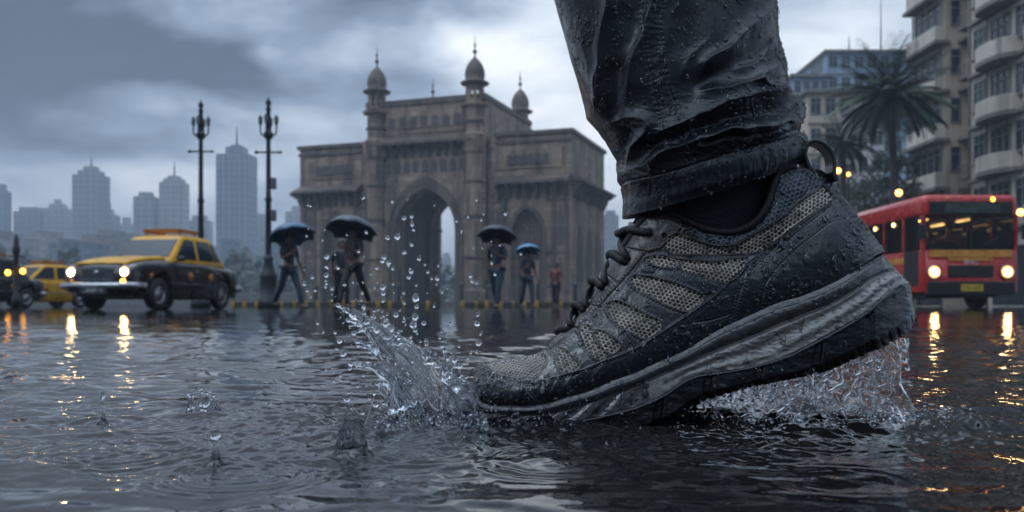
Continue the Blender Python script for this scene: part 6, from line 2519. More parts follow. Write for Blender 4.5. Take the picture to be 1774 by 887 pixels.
M['bus_glass'] = bus_glass()
M['seat_cloth'] = mat('brown_seat_cloth', (0.16, 0.085, 0.04), 0.7)
ZW0, ZW1 = 1.60, 2.56
mb = MB()
mb.loft([bus_ring(0.0, BW - 0.07, ZW0, r=0.03), bus_ring(-0.05, BW, ZW0, r=0.03), bus_ring(-BL + 0.2, BW, ZW0, r=0.03), bus_ring(-BL, BW - 0.06, ZW0, r=0.03)])
mb.build('body', M['bus_red'], bus)
mb = MB()
mb.loft([bus_ring(0.0, BW - 0.12, BH - 0.14, ZW1, 0.16), bus_ring(-0.03, BW - 0.05, BH - 0.07, ZW1), bus_ring(-0.10, BW, BH - 0.02, ZW1), bus_ring(-0.3, BW, BH, ZW1), bus_ring(-BL + 0.2, BW, BH, ZW1), bus_ring(-BL, BW - 0.08, BH - 0.1, ZW1)])
mb.build('roof', M['bus_red'], bus)
for s in (1, -1):
    for x, w in ((-0.08, 0.15), (-1.225, 0.15), (-2.56, 0.12), (-3.86, 0.12), (-5.16, 0.12), (-6.46, 0.12), (-7.76, 0.12), (-9.40, 0.4)):
        mb = MB(); mb.box((x, s * (BW - 0.05), (ZW0 + ZW1) / 2), (w, 0.09, ZW1 - ZW0 + 0.01)); mb.build('pillar', M['bus_red'], bus)
mb = MB(); mb.box((-BL + 0.1, 0, (ZW0 + ZW1) / 2), (0.12, 2 * BW - 0.22, ZW1 - ZW0 + 0.01)); mb.build('rear_wall', M['bus_red'], bus)
for i in range(8):
    for y in (-0.80, 0.80):
        mb = MB(); mb.box((-2.2 - 0.85 * i, y, 1.85), (0.14, 0.8, 0.62), bev=0.06); mb.build('seat', M['seat_cloth'], bus)
mb = MB(); mb.box((-0.85, 0.62, 1.88), (0.16, 0.56, 0.70), bev=0.06); mb.build('driver_seat', M['bus_int'], bus)
mb = MB(); mb.box((-0.28, 0, 1.68), (0.40, 2.3, 0.14), bev=0.04); mb.build('dashboard', M['bus_int'], bus)
mb = MB(); mb.lathe([(0.20 + 0.018 * math.cos(t), 0.018 * math.sin(t)) for t in np.linspace(0, 2 * math.pi, 9)], (-0.5, 0.62, 1.84), 22, Matrix.Rotation(R(62), 3, 'Y')); mb.build('steering_wheel', M['trim_dark'], bus, True)
for y in (-0.62, 0.62):
    for x in (-1.6, -3.2, -4.8, -6.4, -8.0):
        mb = MB(); mb.box((x, y, 2.545), (0.75, 0.10, 0.025), bev=0.008); mb.build('ceiling_lamp', M['warm_lamp'], bus)
def slab(nm, pts, t_, mt, parent=bus, bev=0.0):
    mb = MB(); c = [(min(p[i] for p in pts) + max(p[i] for p in pts)) / 2 for i in range(3)]
    s = [max(p[i] for p in pts) - min(p[i] for p in pts) for i in range(3)]
    s = [max(x, t_) for x in s]
    mb.box(c, s, bev=bev)
    return mb.build(nm, mt, parent)
slab('windscreen', [(-0.02, -1.22, 1.615), (0.0, 1.22, 2.555)], 0.03, M['bus_glass'], bev=0.014)
slab('screen_divider', [(0.02, -0.02, 1.66), (0.052, 0.02, 2.52)], 0.03, M['trim_dark'])
db = slab('destination_board', [(0.0, -1.14, 2.565), (0.035, 1.14, 2.93)], 0.03, M['trim_dark'], bev=0.012)
o_ = slab('board_screen', [(0.036, -0.70, 2.62), (0.044, 0.80, 2.87)], 0.008, mat('dim_board_screen', (0.05, 0.06, 0.05), 0.3)); o_.parent = db
slab('front_band', [(0.0, -1.13, 1.40), (0.03, 1.13, 1.60)], 0.02, M['bus_yellow'], bev=0.008)
slab('front_band', [(0.0, -0.60, 1.30), (0.026, 0.60, 1.385)], 0.02, M['bus_yellow'], bev=0.006)
g2 = slab('grille', [(0.0, -0.62, 0.86), (0.04, 0.62, 1.18)], 0.03, M['trim_dark'], bev=0.01)
mb = MB()
for i in range(7):
    mb.box((0.047, 0, 0.89 + i * 0.043), (0.014, 1.18, 0.014))
mb.build('grille_bars', M['bus_int'], None).parent = g2
letters('front_lettering', 'BHIC', 0.17, M['plate_white'], bus, (0.052, 0.0, 1.25), (R(90), 0, R(90)), 0.004)
slab('bumper', [(0.0, -1.2, 0.36), (0.09, 1.2, 0.74)], 0.05, M['trim_dark'], bev=0.03)
np_ = slab('number_plate', [(0.09, -0.30, 0.47), (0.105, 0.30, 0.66)], 0.01, mat('yellow_plate', (0.55, 0.36, 0.03), 0.4))
marks('plate_marks', 0.46, 0.08, 9, M['trim_dark'], np_, (0.108, 0, 0.565), 5)
My = Matrix.Rotation(R(90), 3, 'Y')
for s in (1, -1):
    mb = MB(); mb.lathe([(0.001, 0), (0.19, 0), (0.195, 0.05), (0.16, 0.055), (0.155, 0.03)], (0.0, s * 1.00, 1.0), 22, My); hl = mb.build('headlight', M['chrome'], bus, True)
    mb = MB(); mb.lathe([(0.155, 0.03), (0.12, 0.045), (0.09, 0.052)], (0.0, s * 1.00, 1.0), 20, My); mb.build('halo_ring', M['lamp_ring'], None, True).parent = hl
    mb = MB(); mb.lathe([(0.09, 0.052), (0.05, 0.06), (0.001, 0.062)], (0.0, s * 1.00, 1.0), 20, My); mb.build('lens', M['bus_lamp'], None, True).parent = hl
    mb = MB(); mb.lathe([(0.065, 0), (0.05, 0.03), (0.001, 0.035)], (0.006, s * 1.0, 0.80), 14, My); mb.build('indicator', M['amber_lens'], bus, True)
    mb = MB(); mb.lathe([(0.07, 0), (0.05, 0.03), (0.001, 0.04)], (0.0 - 0.02, s * 0.62, 2.985), 14, My); mb.build('roof_lamp', M['amber_lamp'] if s > 0 else M['amber_lens'], bus, True)
    mb = MB(); mb.tube([(-0.05, s * 1.2, 2.55), (0.18, s * 1.36, 2.5), (0.2, s * 1.38, 2.3)], 0.018, 6); mb.box((0.2, s * 1.40, 2.08), (0.06, 0.20, 0.42), bev=0.02); mb.build('mirror', M['trim_dark'], bus)
    # side windows, door
    for i, (x0, x1) in enumerate(((-0.25, -1.15), (-1.3, -2.5), (-2.62, -3.8), (-3.92, -5.1), (-5.22, -6.4), (-6.52, -7.7), (-7.82, -9.2))):
        z0 = 1.62 if not (i == 0 and s < 0) else 0.62
        if z0 < 1:
            slab('door', [(x1, s * (BW - 0.01), 0.62), (x0, s * (BW + 0.012), 1.59)], 0.02, M['trim_dark'], bev=0.008)
        w = slab('side_window', [(x1, s * (BW - 0.02), max(z0, 1.61)), (x0, s * (BW + 0.002), 2.55)], 0.015, M['bus_glass'])
        if i in (1, 2, 4):
            l_ = MB(); l_.ball((x0 - 0.5, s * (BW + 0.03), 2.44), (0.09, 0.02, 0.06), 10, 6)
            o = l_.build('saloon_lamp', M['warm_lamp'], None, True); o.parent = w
    slab('side_band', [(-9.4, s * (BW - 0.004), 1.28), (-0.3, s * (BW + 0.006), 1.44)], 0.01, M['bus_yellow'])
    for x in (-1.75, -7.2):
        mb = MB()
        wheel(bus, x, s * 1.06, 0.47, 0.30)
    for x in (-1.75, -7.2):
        mb = MB()
        a = [(0.60 * math.cos(t), 0.60 * math.sin(t)) for t in np.linspace(0, math.pi, 16)]
        mb.prism(a, lambda p, x=x: Vector((x + p[0], s * (BW + 0.004), 0.425 + p[1])), lambda p, x=x: Vector((x + p[0], s * (BW - 0.3), 0.425 + p[1])))
        mb.build('wheel_arch', M['trim_dark'], bus)
mb = MB(); mb.box((-4.8, 0, 0.40), (8.6, 2.0, 0.2)); mb.build('underbody', M['trim_dark'], bus)
for s in (1, -1):
    mb = MB(); mb.tube([(0.05, s * 0.25, 1.70), (0.055, s * 0.75, 1.95)], 0.014, 6); mb.build('wiper', M['trim_dark'], bus)
# ------------------------------------------------------------------ lamp posts, railing, kerb blocks
M['iron'] = mat('dark_cast_iron', (0.022, 0.026, 0.030), 0.45, 0.3, bump=0.2)
M['iron_grey'] = mat('grey_painted_iron', (0.11, 0.12, 0.13), 0.5, bump=0.2)
M['milk'] = mat('unlit_lamp_glass', (0.12, 0.14, 0.16), 0.2)
M['kerb_yellow'] = mat('worn_yellow_paint', (0.38, 0.235, 0.04), 0.6, var=0.4, vscale=12)
M['kerb_black'] = mat('worn_black_paint', (0.03, 0.03, 0.032), 0.6, var=0.4)
M['lamp_glow'] = emit('lit_street_lamp', (1.0, 0.52, 0.12), 4.5)
M['concrete'] = mat('grey_concrete', (0.20, 0.20, 0.20), 0.7, bump=0.3)


def ornate_post(px, Yp, top_py, label):
    x, y, _ = at(px, Yp)
    root = empty('lamp_post', (x, y, 0))
    tag(root, label, 'lamp post', 'tall ornate lamp posts')
    H_ = CAMH + (HZ - top_py) / FPX * Yp
    mb = MB()
    mb.lathe([(0.001, 0), (0.34, 0), (0.34, 0.25), (0.27, 0.30), (0.25, 0.9), (0.30, 0.98), (0.22, 1.1), (0.14, 1.45), (0.17, 1.55), (0.11, 1.65), (0.001, 1.66)], (0, 0, 0), 12)
    mb.build('base', M['iron'], root, True)
    mb = MB()
    mb.lathe([(0.10, 1.64), (0.085, H_ * 0.5), (0.12, H_ * 0.51), (0.08, H_ * 0.53), (0.062, H_ - 0.45), (0.09, H_ - 0.42), (0.05, H_ - 0.3), (0.10, H_ - 0.2), (0.03, H_ - 0.08), (0.001, H_)], (0, 0, 0), 12)
    mb.build('shaft', M['iron'], root, True)
    za, zb = H_ - 0.85, H_ - 1.75
    mb = MB()
    for s in (1, -1):
        pts = [(0.05 * s, 0, za - 0.32), (0.2 * s, 0, za - 0.36), (0.25 * s, 0, za - 0.22), (0.25 * s, 0, za - 0.06)]
        mb.tube(smooth_line(pts, 14).tolist(), 0.026, 8)
        pts = [(0, 0.05 * s, za - 0.32), (0, 0.2 * s, za - 0.36), (0, 0.25 * s, za - 0.22), (0, 0.25 * s, za - 0.06)]
        mb.tube(smooth_line(pts, 14).tolist(), 0.026, 8)
    mb.build('bracket', M['iron'], root, True)
    mb = MB()
    mb.tube([(-0.36, 0, zb), (0.36, 0, zb)], 0.03, 8)
    mb.ball((-0.38, 0, zb), 0.06); mb.ball((0.38, 0, zb), 0.05)
    mb.build('ladder_bar', M['iron'], root, True)
    mb = MB()
    mb.lathe([(0.08, za - 0.5), (0.15, za - 0.42), (0.15, za - 0.3), (0.08, za - 0.22)], (0, 0, 0), 12)
    mb.build('collar', M['iron'], root, True)
    for dx, dy in ((0.25, 0), (-0.25, 0), (0, 0.25), (0, -0.25)):
        mb = MB()
        mb.lathe([(0.03, -0.06), (0.05, -0.02), (0.072, 0.08), (0.066, 0.16), (0.001, 0.20)], (dx, dy, za), 12)
        ln = mb.build('lantern', M['milk'], root, True)
        mb = MB(); mb.lathe([(0.08, 0.155), (0.055, 0.21), (0.02, 0.25), (0.001, 0.31)], (dx, dy, za), 12)
        mb.build('cap', M['iron'], None, True).parent = ln
    return root


ornate_post(348, 30.0, 172, 'tall ornate dark lamp post rising behind the black and yellow taxi')
o2 = ornate_post(465, 28.0, 167, 'tall ornate lamp post with a flared base beside the blue umbrella')
# loudspeakers and boxes strapped to the second post
for z in (2.9, 3.9):
    mb = MB(); mb.box((0.16, 0, z), (0.16, 0.2, 0.36), bev=0.04); mb.build('junction_box', M['iron_grey'], o2)

# a stubby pole at the left with amber lamps
x, y, _ = at(28, 24.0)
pole = empty('signal_pole', (x, y, 0))
tag(pole, 'short dark pole with two amber lamps beside the yellow taxi', 'signal pole')
mb = MB(); mb.lathe([(0.001, 0), (0.12, 0), (0.11, 0.3), (0.07, 0.36), (0.065, 1.45), (0.10, 1.5), (0.10, 1.62), (0.07, 1.68), (0.06, 1.86), (0.03, 1.98), (0.001, 2.0)], (0, 0, 0), 12)
mb.tube([(-0.2, 0, 1.40), (0.2, 0, 1.40)], 0.025, 6)
mb.build('shaft', M['iron'], pole, True)
for s in (1, -1):
    mb = MB(); mb.ball((s * 0.20, -0.04, 0.98 + 0.02 * s), (0.075, 0.05, 0.075)); o = mb.build('amber_lamp', M['amber_lamp'], pole, True)
    mb = MB(); mb.box((s * 0.14, 0.02, 0.98), (0.18, 0.05, 0.05)); mb.build('lamp_arm', M['iron'], pole)

# railing in front of the gateway
RY = 52.0
def fence(px0, px1, Yf, h, label):
    a = Vector(at(px0, Yf)); b_ = Vector(at(px1, Yf))
    root = empty('railing', a)
    tag(root, label, 'railing', 'grey railings before the gateway')
    L = (b_ - a).length
    mb = MB()
    for z in (0.18, h):
        mb.tube([(0, 0, z), (L, 0, z)], 0.035, 6)
    mb.build('rails', M['iron_grey'], root)
    mb = MB()
    n = int(L / 0.22)
    for i in range(n):
        mb.box((i * L / n, 0, h / 2 + 0.08), (0.03, 0.03, h - 0.15))
    mb.build('bars', M['iron_grey'], root)['kind'] = 'stuff'
    k = int(L / 2.4) + 1
    for i in range(k + 1):
        m2 = MB(); m2.lathe([(0.001, 0), (0.09, 0), (0.08, h + 0.08), (0.10, h + 0.12), (0.05, h + 0.22), (0.001, h + 0.24)], (i * L / k, 0, 0), 8)
        m2.build('post', M['iron_grey'], root, True)


fence(405, 690, RY, 1.15, 'grey railing with posts on the left before the gateway and behind the walkers')
fence(800, 1062, RY - 2, 1.15, 'grey railing right of the gateway arch behind the black umbrella')
# low wall along the sea
mb = MB(); a = Vector(at(-80, 60)); b_ = Vector(at(520, 60)); mb.box(((a.x + b_.x) / 2, 60, 0.45), (b_.x - a.x, 0.5, 0.9), bev=0.03)
tag(mb.build('sea_wall', M['concrete']), 'low grey concrete wall along the water behind the taxis', 'wall')

# yellow and black kerb blocks
KB = empty('kerb_block', (0, 0, 0))
mb = MB(); mb.box((0, 0, 0.16), (0.20, 0.20, 0.32), bev=0.05); mb.build('block', M['kerb_yellow'], KB)
mb = MB(); mb.box((0, 0, 0.345), (0.16, 0.16, 0.05), bev=0.02); mb.build('block_cap', M['kerb_black'], KB)
mb = MB(); mb.box((0.34, 0, 0.13), (0.47, 0.18, 0.24), bev=0.03); mb.build('link_block', M['kerb_black'], KB)
first = True
i = 0
for px in np.arange(404, 1062, 21):
    if 752 < px < 800:
        continue
    i += 1
    q = KB if first else copy_tree(KB)
    first = False
    Yk = 43.0 + RNG.uniform(-0.3, 0.3)
    q.location = at(px + RNG.uniform(-1.5, 1.5), Yk)
    q.rotation_euler = (0, 0, RNG.uniform(-0.06, 0.06))
    tag(q, 'worn yellow kerb block with a black link in the row before the gateway', 'kerb block', 'yellow and black kerb blocks before the gateway')

# lit street lamps on the right
def street_lamp(px, py, Yp, label, lamp_r=0.13, arm=0.0):
    p = P(px, py, Yp)
    root = empty('street_lamp', (p.x + arm, p.y, 0))
    tag(root, label, 'street lamp', 'lit street lamps on the right')
    mb = MB(); mb.lathe([(0.001, 0), (0.16, 0), (0.14, 0.5), (0.07, 0.6), (0.05, p.z - 0.2), (0.09, p.z - 0.16), (0.001, p.z - 0.15)], (0, 0, 0), 10)
    mb.build('shaft', M['iron'], root, True)
    if arm:
        mb = MB(); mb.tube([(0, 0, p.z - 0.25), (-arm * 0.5, 0, p.z + 0.05), (-arm, 0, p.z + lamp_r)], 0.03, 6); mb.build('arm', M['iron'], root, True)
    mb = MB(); mb.ball((-arm, 0, p.z), lamp_r, 14, 10); mb.build('lamp_globe', M['lamp_glow'], root, True)


street_lamp(1452, 296, 44.0, 'lit globe street lamp beside the heel loop of the shoe', 0.14)
street_lamp(1470, 302, 58.0, 'fainter lit globe lamp right behind the one by the heel loop', 0.12)
street_lamp(1557, 334, 38.0, 'lit street lamp on a curved arm just above the bus roof', 0.14, 0.5)
street_lamp(1768, 368, 33.0, 'lit amber lamp at the right picture edge beside the bus', 0.13, 0.3)

# ------------------------------------------------------------------ trees on the right
M['bark'] = mat('palm_bark', (0.055, 0.043, 0.034), 0.8, bump=0.8, bscale=9, bdist=0.05)


def leaf_mat(name, col):
    t = NT(name)
    f = t.noise(t.coord(), 1.1, 4)
    t.set(**{'Base Color': t.mix(t.rng(f, 0.3, 0.7, 0, 1), tuple(x * 0.6 for x in col), tuple(x * 1.35 for x in col)), 'Roughness': 0.45})
    return t.m


M['frond'] = leaf_mat('palm_leaf', (0.050, 0.085, 0.045))
M['leaf'] = leaf_mat('tree_leaf', (0.060, 0.085, 0.032))
M['leaf2'] = leaf_mat('dark_tree_leaf', (0.030, 0.045, 0.028))


def palm(px, py, Yp, rad_, n, label, seed, lean=0.0):
    rg_ = np.random.default_rng(seed)
    top = P(px, py, Yp)
    root = empty('palm_tree', (top.x + lean, top.y, 0))
    tag(root, label, 'palm tree', 'palms on the right')
    mb = MB()
    pts = smooth_line([(0, 0, 0), (-lean * 0.25, 0, top.z * 0.4), (-lean * 0.7, 0, top.z * 0.8), (-lean, 0, top.z)], 30)
    mb.tube(pts.tolist(), [0.28 - 0.11 * i / 29 + 0.015 * (i % 2) for i in range(30)], 12)
    mb.build('trunk', M['bark'], root, True)
    V, F = [], []
    for i in range(n):
        az_ = 2 * math.pi * (i * 0.381966) + rg_.uniform(-0.2, 0.2)
        el_ = R(86) - R(112) * (i / n) ** 0.75 + rg_.uniform(-0.1, 0.1)
        L = rad_ * rg_.uniform(0.85, 1.12)
        m_ = 22
        p = np.array([-lean, 0, top.z]); d_el = el_
        spine = []
        for j in range(m_):
            spine.append(p.copy())
            p = p + np.array([math.cos(az_) * math.cos(d_el), math.sin(az_) * math.cos(d_el), math.sin(d_el)]) * L / m_
            d_el -= (0.55 + 0.75 * (i / n)) / m_
        spine = np.array(spine)
        side = np.array([-math.sin(az_), math.cos(az_), 0])
        for j in range(2, m_):
            q = j / m_
            w = L * 0.20 * math.sin(math.pi * min(1, q * 0.92 + 0.08)) ** 0.7 + 0.05
            d_ = spine[j] - spine[j - 1]; d_ /= np.linalg.norm(d_)
            for s in (1, -1):
                for kq in range(2):
                    b0 = spine[j] - d_ * L / m_ * 0.5 * kq
                    t_ = side * s * 0.78 + d_ * 0.62 + np.array([0, 0, -0.34 - 0.2 * q + rg_.uniform(-0.12, 0.12)])
                    t_ /= np.linalg.norm(t_)
                    wd = np.cross(t_, np.array([0, 0, 1.0])); wd /= np.linalg.norm(wd) + 1e-9
                    b_ = len(V)
                    V += [b0 - wd * 0.028, b0 + wd * 0.028, b0 + t_ * w * 0.6 + wd * 0.024, b0 + t_ * w, b0 + t_ * w * 0.6 - wd * 0.024]
                    F.append((b_, b_ + 1, b_ + 2, b_ + 4)); F.append((b_ + 4, b_ + 2, b_ + 3, b_ + 3))
    mb = MB(); mb.add(V, [tuple(dict.fromkeys(f)) for f in F])
    mb.build('crown', M['frond'], root)


palm(1541, 168, 50.0, 3.6, 84, 'tall palm with a wide drooping crown beside the balconied block', 4, 0.5)
palm(1462, 248, 62.0, 2.5, 54, 'smaller palm farther back, left of the tall one', 7, -0.2)


def leafy(px, Yp, top_py, width, label, mt, seed, n=5200):
    rg_ = np.random.default_rng(seed)
    x, y, _ = at(px, Yp)
    Hh_ = CAMH + (HZ - top_py) / FPX * Yp
    root = empty('leafy_tree', (x, y, 0))
    tag(root, label, 'tree', 'leafy trees behind the bus')
    mb = MB()
    mb.tube(smooth_line([(0, 0, 0), (0.1, 0, Hh_ * 0.3), (-0.1, 0.1, Hh_ * 0.55), (0.1, 0, Hh_ * 0.8)], 14).tolist(), [0.22 - 0.012 * i for i in range(14)], 9)
    for i in range(7):
        a = i * 2.4; z0 = Hh_ * (0.35 + 0.06 * i)
        mb.tube([(0, 0, z0), (math.cos(a) * width * 0.22, math.sin(a) * width * 0.22, z0 + Hh_ * 0.14), (math.cos(a) * width * 0.38, math.sin(a) * width * 0.38, z0 + Hh_ * 0.22)], [0.09, 0.06, 0.03], 6)
    mb.build('trunk', M['bark'], root, True)
    cl = []
    for i in range(26):
        a = rg_.uniform(0, 6.28); r_ = width / 2 * math.sqrt(rg_.random()) * 0.9
        cl.append((r_ * math.cos(a), r_ * math.sin(a), Hh_ * rg_.uniform(0.30, 0.92) * (1 - 0.25 * (r_ / width * 2) ** 2), rg_.uniform(0.35, 0.9) * width * 0.20))
    V, F = [], []
    for i in range(n):
        c = cl[rg_.integers(len(cl))]
        d = rg_.normal(size=3); d /= np.linalg.norm(d)
        p = np.array(c[:3]) + d * c[3] * rg_.uniform(0.45, 1.1)
        u = rg_.normal(size=3); u /= np.linalg.norm(u)
        w = np.cross(u, rg_.normal(size=3)); w /= np.linalg.norm(w)
        L = rg_.uniform(0.16, 0.34)
        b_ = len(V)
        V += [p - u * L * 0.5, p + w * L * 0.22, p + u * L * 0.5, p - w * L * 0.22]
        F.append((b_, b_ + 1, b_ + 2, b_ + 3))
    mb = MB(); mb.add(V, F)
    mb.build('crown', mt, root)


leafy(1500, 66.0, 268, 6.5, 'bushy green tree behind the bus roof, lowest and lightest', M['leaf'], 1)
leafy(1574, 60.0, 196, 5.5, 'dense dark tree below the tall palm beside the balconied block', M['leaf2'], 2)
leafy(1438, 74.0, 286, 5.0, 'low tree between the heel loop and the small palm', M['leaf'], 3)
leafy(1530, 78.0, 236, 6.0, 'dark tree before the white slab block behind the tall palm', M['leaf2'], 5)
# ------------------------------------------------------------------ buildings on the right
def wall_mat(name, col, streak=0.5):
    t = NT(name)
    c = t.coord()
    f = t.noise(c, 0.4, 6, 0.65)
    st = t.noise(t.coord((1.6, 1.6, 0.10)), 1.0, 5, 0.65)
    g = t.noise(c, 5.0, 5, 0.6)
    cc = t.mix(t.rng(f, 0.35, 0.65, 0, 0.5), col, tuple(x * 0.62 for x in col))
    cc = t.mix(t.rng(st, 0.50, 0.72, 0, streak), cc, (0.07, 0.062, 0.055))
    t.set(**{'Base Color': cc, 'Roughness': t.rng(g, 0.3, 0.7, 0.55, 0.85), 'Normal': t.bump(g, 0.25, 0.02)})
    return t.m


M['cream'] = wall_mat('stained_cream_plaster', (0.64, 0.54, 0.42))
M['cream2'] = wall_mat('pale_plaster', (0.72, 0.65, 0.55), 0.6)
M['grey_pl'] = wall_mat('grey_plaster', (0.24, 0.215, 0.195), 0.7)
M['red_tr'] = wall_mat('dull_red_trim', (0.24, 0.055, 0.04), 0.3)
M['bluegrey'] = wall_mat('blue_grey_cladding', (0.30, 0.42, 0.54), 0.2)
M['white_pl'] = wall_mat('white_plaster', (0.60, 0.60, 0.60), 0.4)
M['win'] = mat('window_glass', (0.025, 0.032, 0.040), 0.08, coat=0.5, rvar=0.03)
M['frame'] = mat('window_frame', (0.22, 0.22, 0.22), 0.5)


def box_part(nm, mt, parent, c, s, bev=0.0):
    mb = MB(); mb.box(c, s, bev=bev)
    return mb.build(nm, mt, parent)


def window_x(parent, x, y0, y1, z0, z1, n=2, nm='window', fm=None):
    """a window in a wall that faces -x: frame proud of the wall, glass set back"""
    mb = MB()
    for k in range(n + 1):
        y = y0 + (y1 - y0) * k / n
        mb.box((x - 0.02, y, (z0 + z1) / 2), (0.10, 0.07, z1 - z0))
    for z in (z0, z1, z0 + (z1 - z0) * 0.7):
        mb.box((x - 0.025, (y0 + y1) / 2, z), (0.11, y1 - y0 + 0.07, 0.07))
    w = mb.build(nm, fm or M['frame'], parent)
    box_part('pane', M['win'], w, (x + 0.0, (y0 + y1) / 2, (z0 + z1) / 2), (0.03, y1 - y0, z1 - z0))
    return w


def window_y(parent, y, x0, x1, z0, z1, n=2, nm='window'):
    mb = MB()
    for k in range(n + 1):
        x = x0 + (x1 - x0) * k / n
        mb.box((x, y - 0.02, (z0 + z1) / 2), (0.07, 0.10, z1 - z0))
    for z in (z0, z1, z0 + (z1 - z0) * 0.7):
        mb.box(((x0 + x1) / 2, y - 0.025, z), (x1 - x0 + 0.07, 0.11, 0.07))
    w = mb.build(nm, M['frame'], parent)
    box_part('pane', M['win'], w, ((x0 + x1) / 2, y, (z0 + z1) / 2), (x1 - x0, 0.03, z1 - z0))
    return w


# ---- the balconied block, fronting the street (its street face looks to -x)
ab = empty('apartment_block', (27.0, 53.0, 0.0))
tag(ab, 'weathered cream apartment block with stacked balconies, above the bus', 'building')
FLH = 3.05
NF = 8
Z0 = 4.3
# far bay: a flat projecting bay
box_part('wall', M['cream'], ab, (5.0, 4.9, 13.5), (10.0, 4.2, 27.0))
box_part('wall', M['grey_pl'], ab, (6.0, 1.2, 13.45), (9.0, 3.2, 26.9))
box_part('wall', M['cream2'], ab, (5.0, -7.0, 13.55), (9.998, 13.2, 27.1))
for k in range(NF):
    z = Z0 + FLH * k
    red = k == 0
    # far bay: window band over a pale parapet panel, thin slab between
    box_part('floor_slab', M['grey_pl'] if not red else M['red_tr'], ab, (-0.25, 4.9, z), (1.0, 4.6, 0.20))
    box_part('parapet', M['cream2'], ab, (-0.30, 4.9, z + 0.58), (0.62, 4.1, 0.92), 0.03)
    window_x(ab, -0.03, 3.2, 6.8, z + 1.1, z + 2.65, 4)
    # the end of the far bay turned to the camera
    window_y(ab, 2.78, 0.35, 0.92, z + 1.1, z + 2.6, 1)
    # the dark stair bay between
    window_x(ab, 1.47, 0.2, 0.95, z + 0.9, z + 2.4, 1)
    window_x(ab, 1.47, 1.4, 2.2, z + 0.9, z + 2.4, 2)
    box_part('floor_slab', M['grey_pl'], ab, (1.2, 1.2, z - 0.02), (0.9, 3.1, 0.16))
    if k in (1, 3, 4, 6):
        mb = MB(); mb.box((0.9, 1.2, z + 0.45), (0.9, 2.0, 0.06))
        for j in range(9):
            mb.box((0.46, 0.25 + j * 0.24, z + 0.85), (0.03, 0.03, 0.8))
        mb.box((0.46, 1.2, z + 1.26), (0.05, 2.0, 0.05))
        mb.build('stair_balcony', M['grey_pl'], ab)
    # near bay: windows, and rounded balconies
    for (y0, y1, nn) in ((-2.0, -0.85, 2), (-4.6, -2.7, 3), (-7.6, -5.2, 4), (-10.6, -8.4, 3)):
        window_x(ab, -0.03, y0, y1, z + 0.95, z + 2.55, nn)
        box_part('sill', M['grey_pl'], ab, (-0.12, (y0 + y1) / 2, z + 0.86), (0.26, y1 - y0 + 0.3, 0.09))
    box_part('floor_slab', M['grey_pl'], ab, (-0.12, -7.0, z - 0.01), (0.30, 13.0, 0.18))
    for (yc, hl) in ((-3.9, 1.75), (-9.2, 2.4)):
        pts = []
        for i in range(15):
            a = -math.pi / 2 + math.pi * i / 14
            pts.append((-0.02 - 1.15 * max(0, math.cos(a)) ** 0.6, yc + hl * math.sin(a)))
        mb = MB(); mb.prism(pts, lambda p: Vector((p[0], p[1], z - 0.14)), lambda p: Vector((p[0], p[1], z + 0.10)))
        bl = mb.build('balcony', M['grey_pl'], ab)
        inner = [(-0.02 - (q[0] + 0.02) * -0.90 if False else (q[0] + 0.02) * 0.90 - 0.02, yc + (q[1] - yc) * 0.92) for q in pts]
        mb = MB()
        n = len(pts)
        V = [Vector((p[0], p[1], zz)) for zz in (z + 0.102, z + 0.95) for p in pts] + [Vector((p[0], p[1], zz)) for zz in (z + 0.102, z + 0.95) for p in inner]
        Fq = []
        for i in range(n - 1):
            Fq += [(i, i + 1, n + i + 1, n + i), (2 * n + i, 3 * n + i, 3 * n + i + 1, 2 * n + i + 1), (n + i, n + i + 1, 3 * n + i + 1, 3 * n + i), (i, 2 * n + i, 2 * n + i + 1, i + 1)]
        Fq += [(0, n, 3 * n, 2 * n), (n - 1, 3 * n - 1, 4 * n - 1, 2 * n - 1)]
        mb.add(V, Fq)
        mb.build('parapet', M['cream2'], None).parent = bl
    # pilasters, pipes and air conditioners
    if k % 2 == 0:
        mb = MB(); mb.box((-0.28, -2.35, z + 0.72), (0.45, 0.7, 0.5), bev=0.03); mb.build('air_conditioner', M['white_pl'], ab)
for y in (-0.42, 2.95, 6.95, -2.42):
    mb = MB(); mb.tube([(-0.14, y, 0), (-0.14, y, 26)], 0.06, 6); mb.build('drain_pipe', M['grey_pl'], ab)
# the near end wall, out of the frame but seen from a step aside
for k in range(NF):
    for i in range(4):
        window_y(ab, -13.62, 0.9 + 2.3 * i, 2.3 + 2.3 * i, Z0 + FLH * k + 0.95, Z0 + FLH * k + 2.5, 2)
    box_part('floor_band', M['grey_pl'], ab, (5.0, -13.64, Z0 + FLH * k - 0.02), (9.9, 0.16, 0.2))
# shop floor: dark openings and an awning
for (y0, y1) in ((3.1, 6.7), (-2.2, -0.6), (-6.0, -2.8), (-12, -6.6)):
    box_part('shop_front', M['win'], ab, (-0.02, (y0 + y1) / 2, 1.7), (0.06, y1 - y0, 3.2))
mb = MB(); mb.add([Vector((-0.02, 3.0, 3.9)), Vector((-0.02, 7.0, 3.9)), Vector((-1.6, 7.0, 3.2)), Vector((-1.6, 3.0, 3.2)), Vector((-0.02, 3.0, 3.8)), Vector((-0.02, 7.0, 3.8)), Vector((-1.6, 7.0, 3.12)), Vector((-1.6, 3.0, 3.12))],
                   [(0, 1, 2, 3), (7, 6, 5, 4), (0, 3, 7, 4), (1, 5, 6, 2), (2, 6, 7, 3), (0, 4, 5, 1)])
mb.build('awning', M['red_tr'], ab)

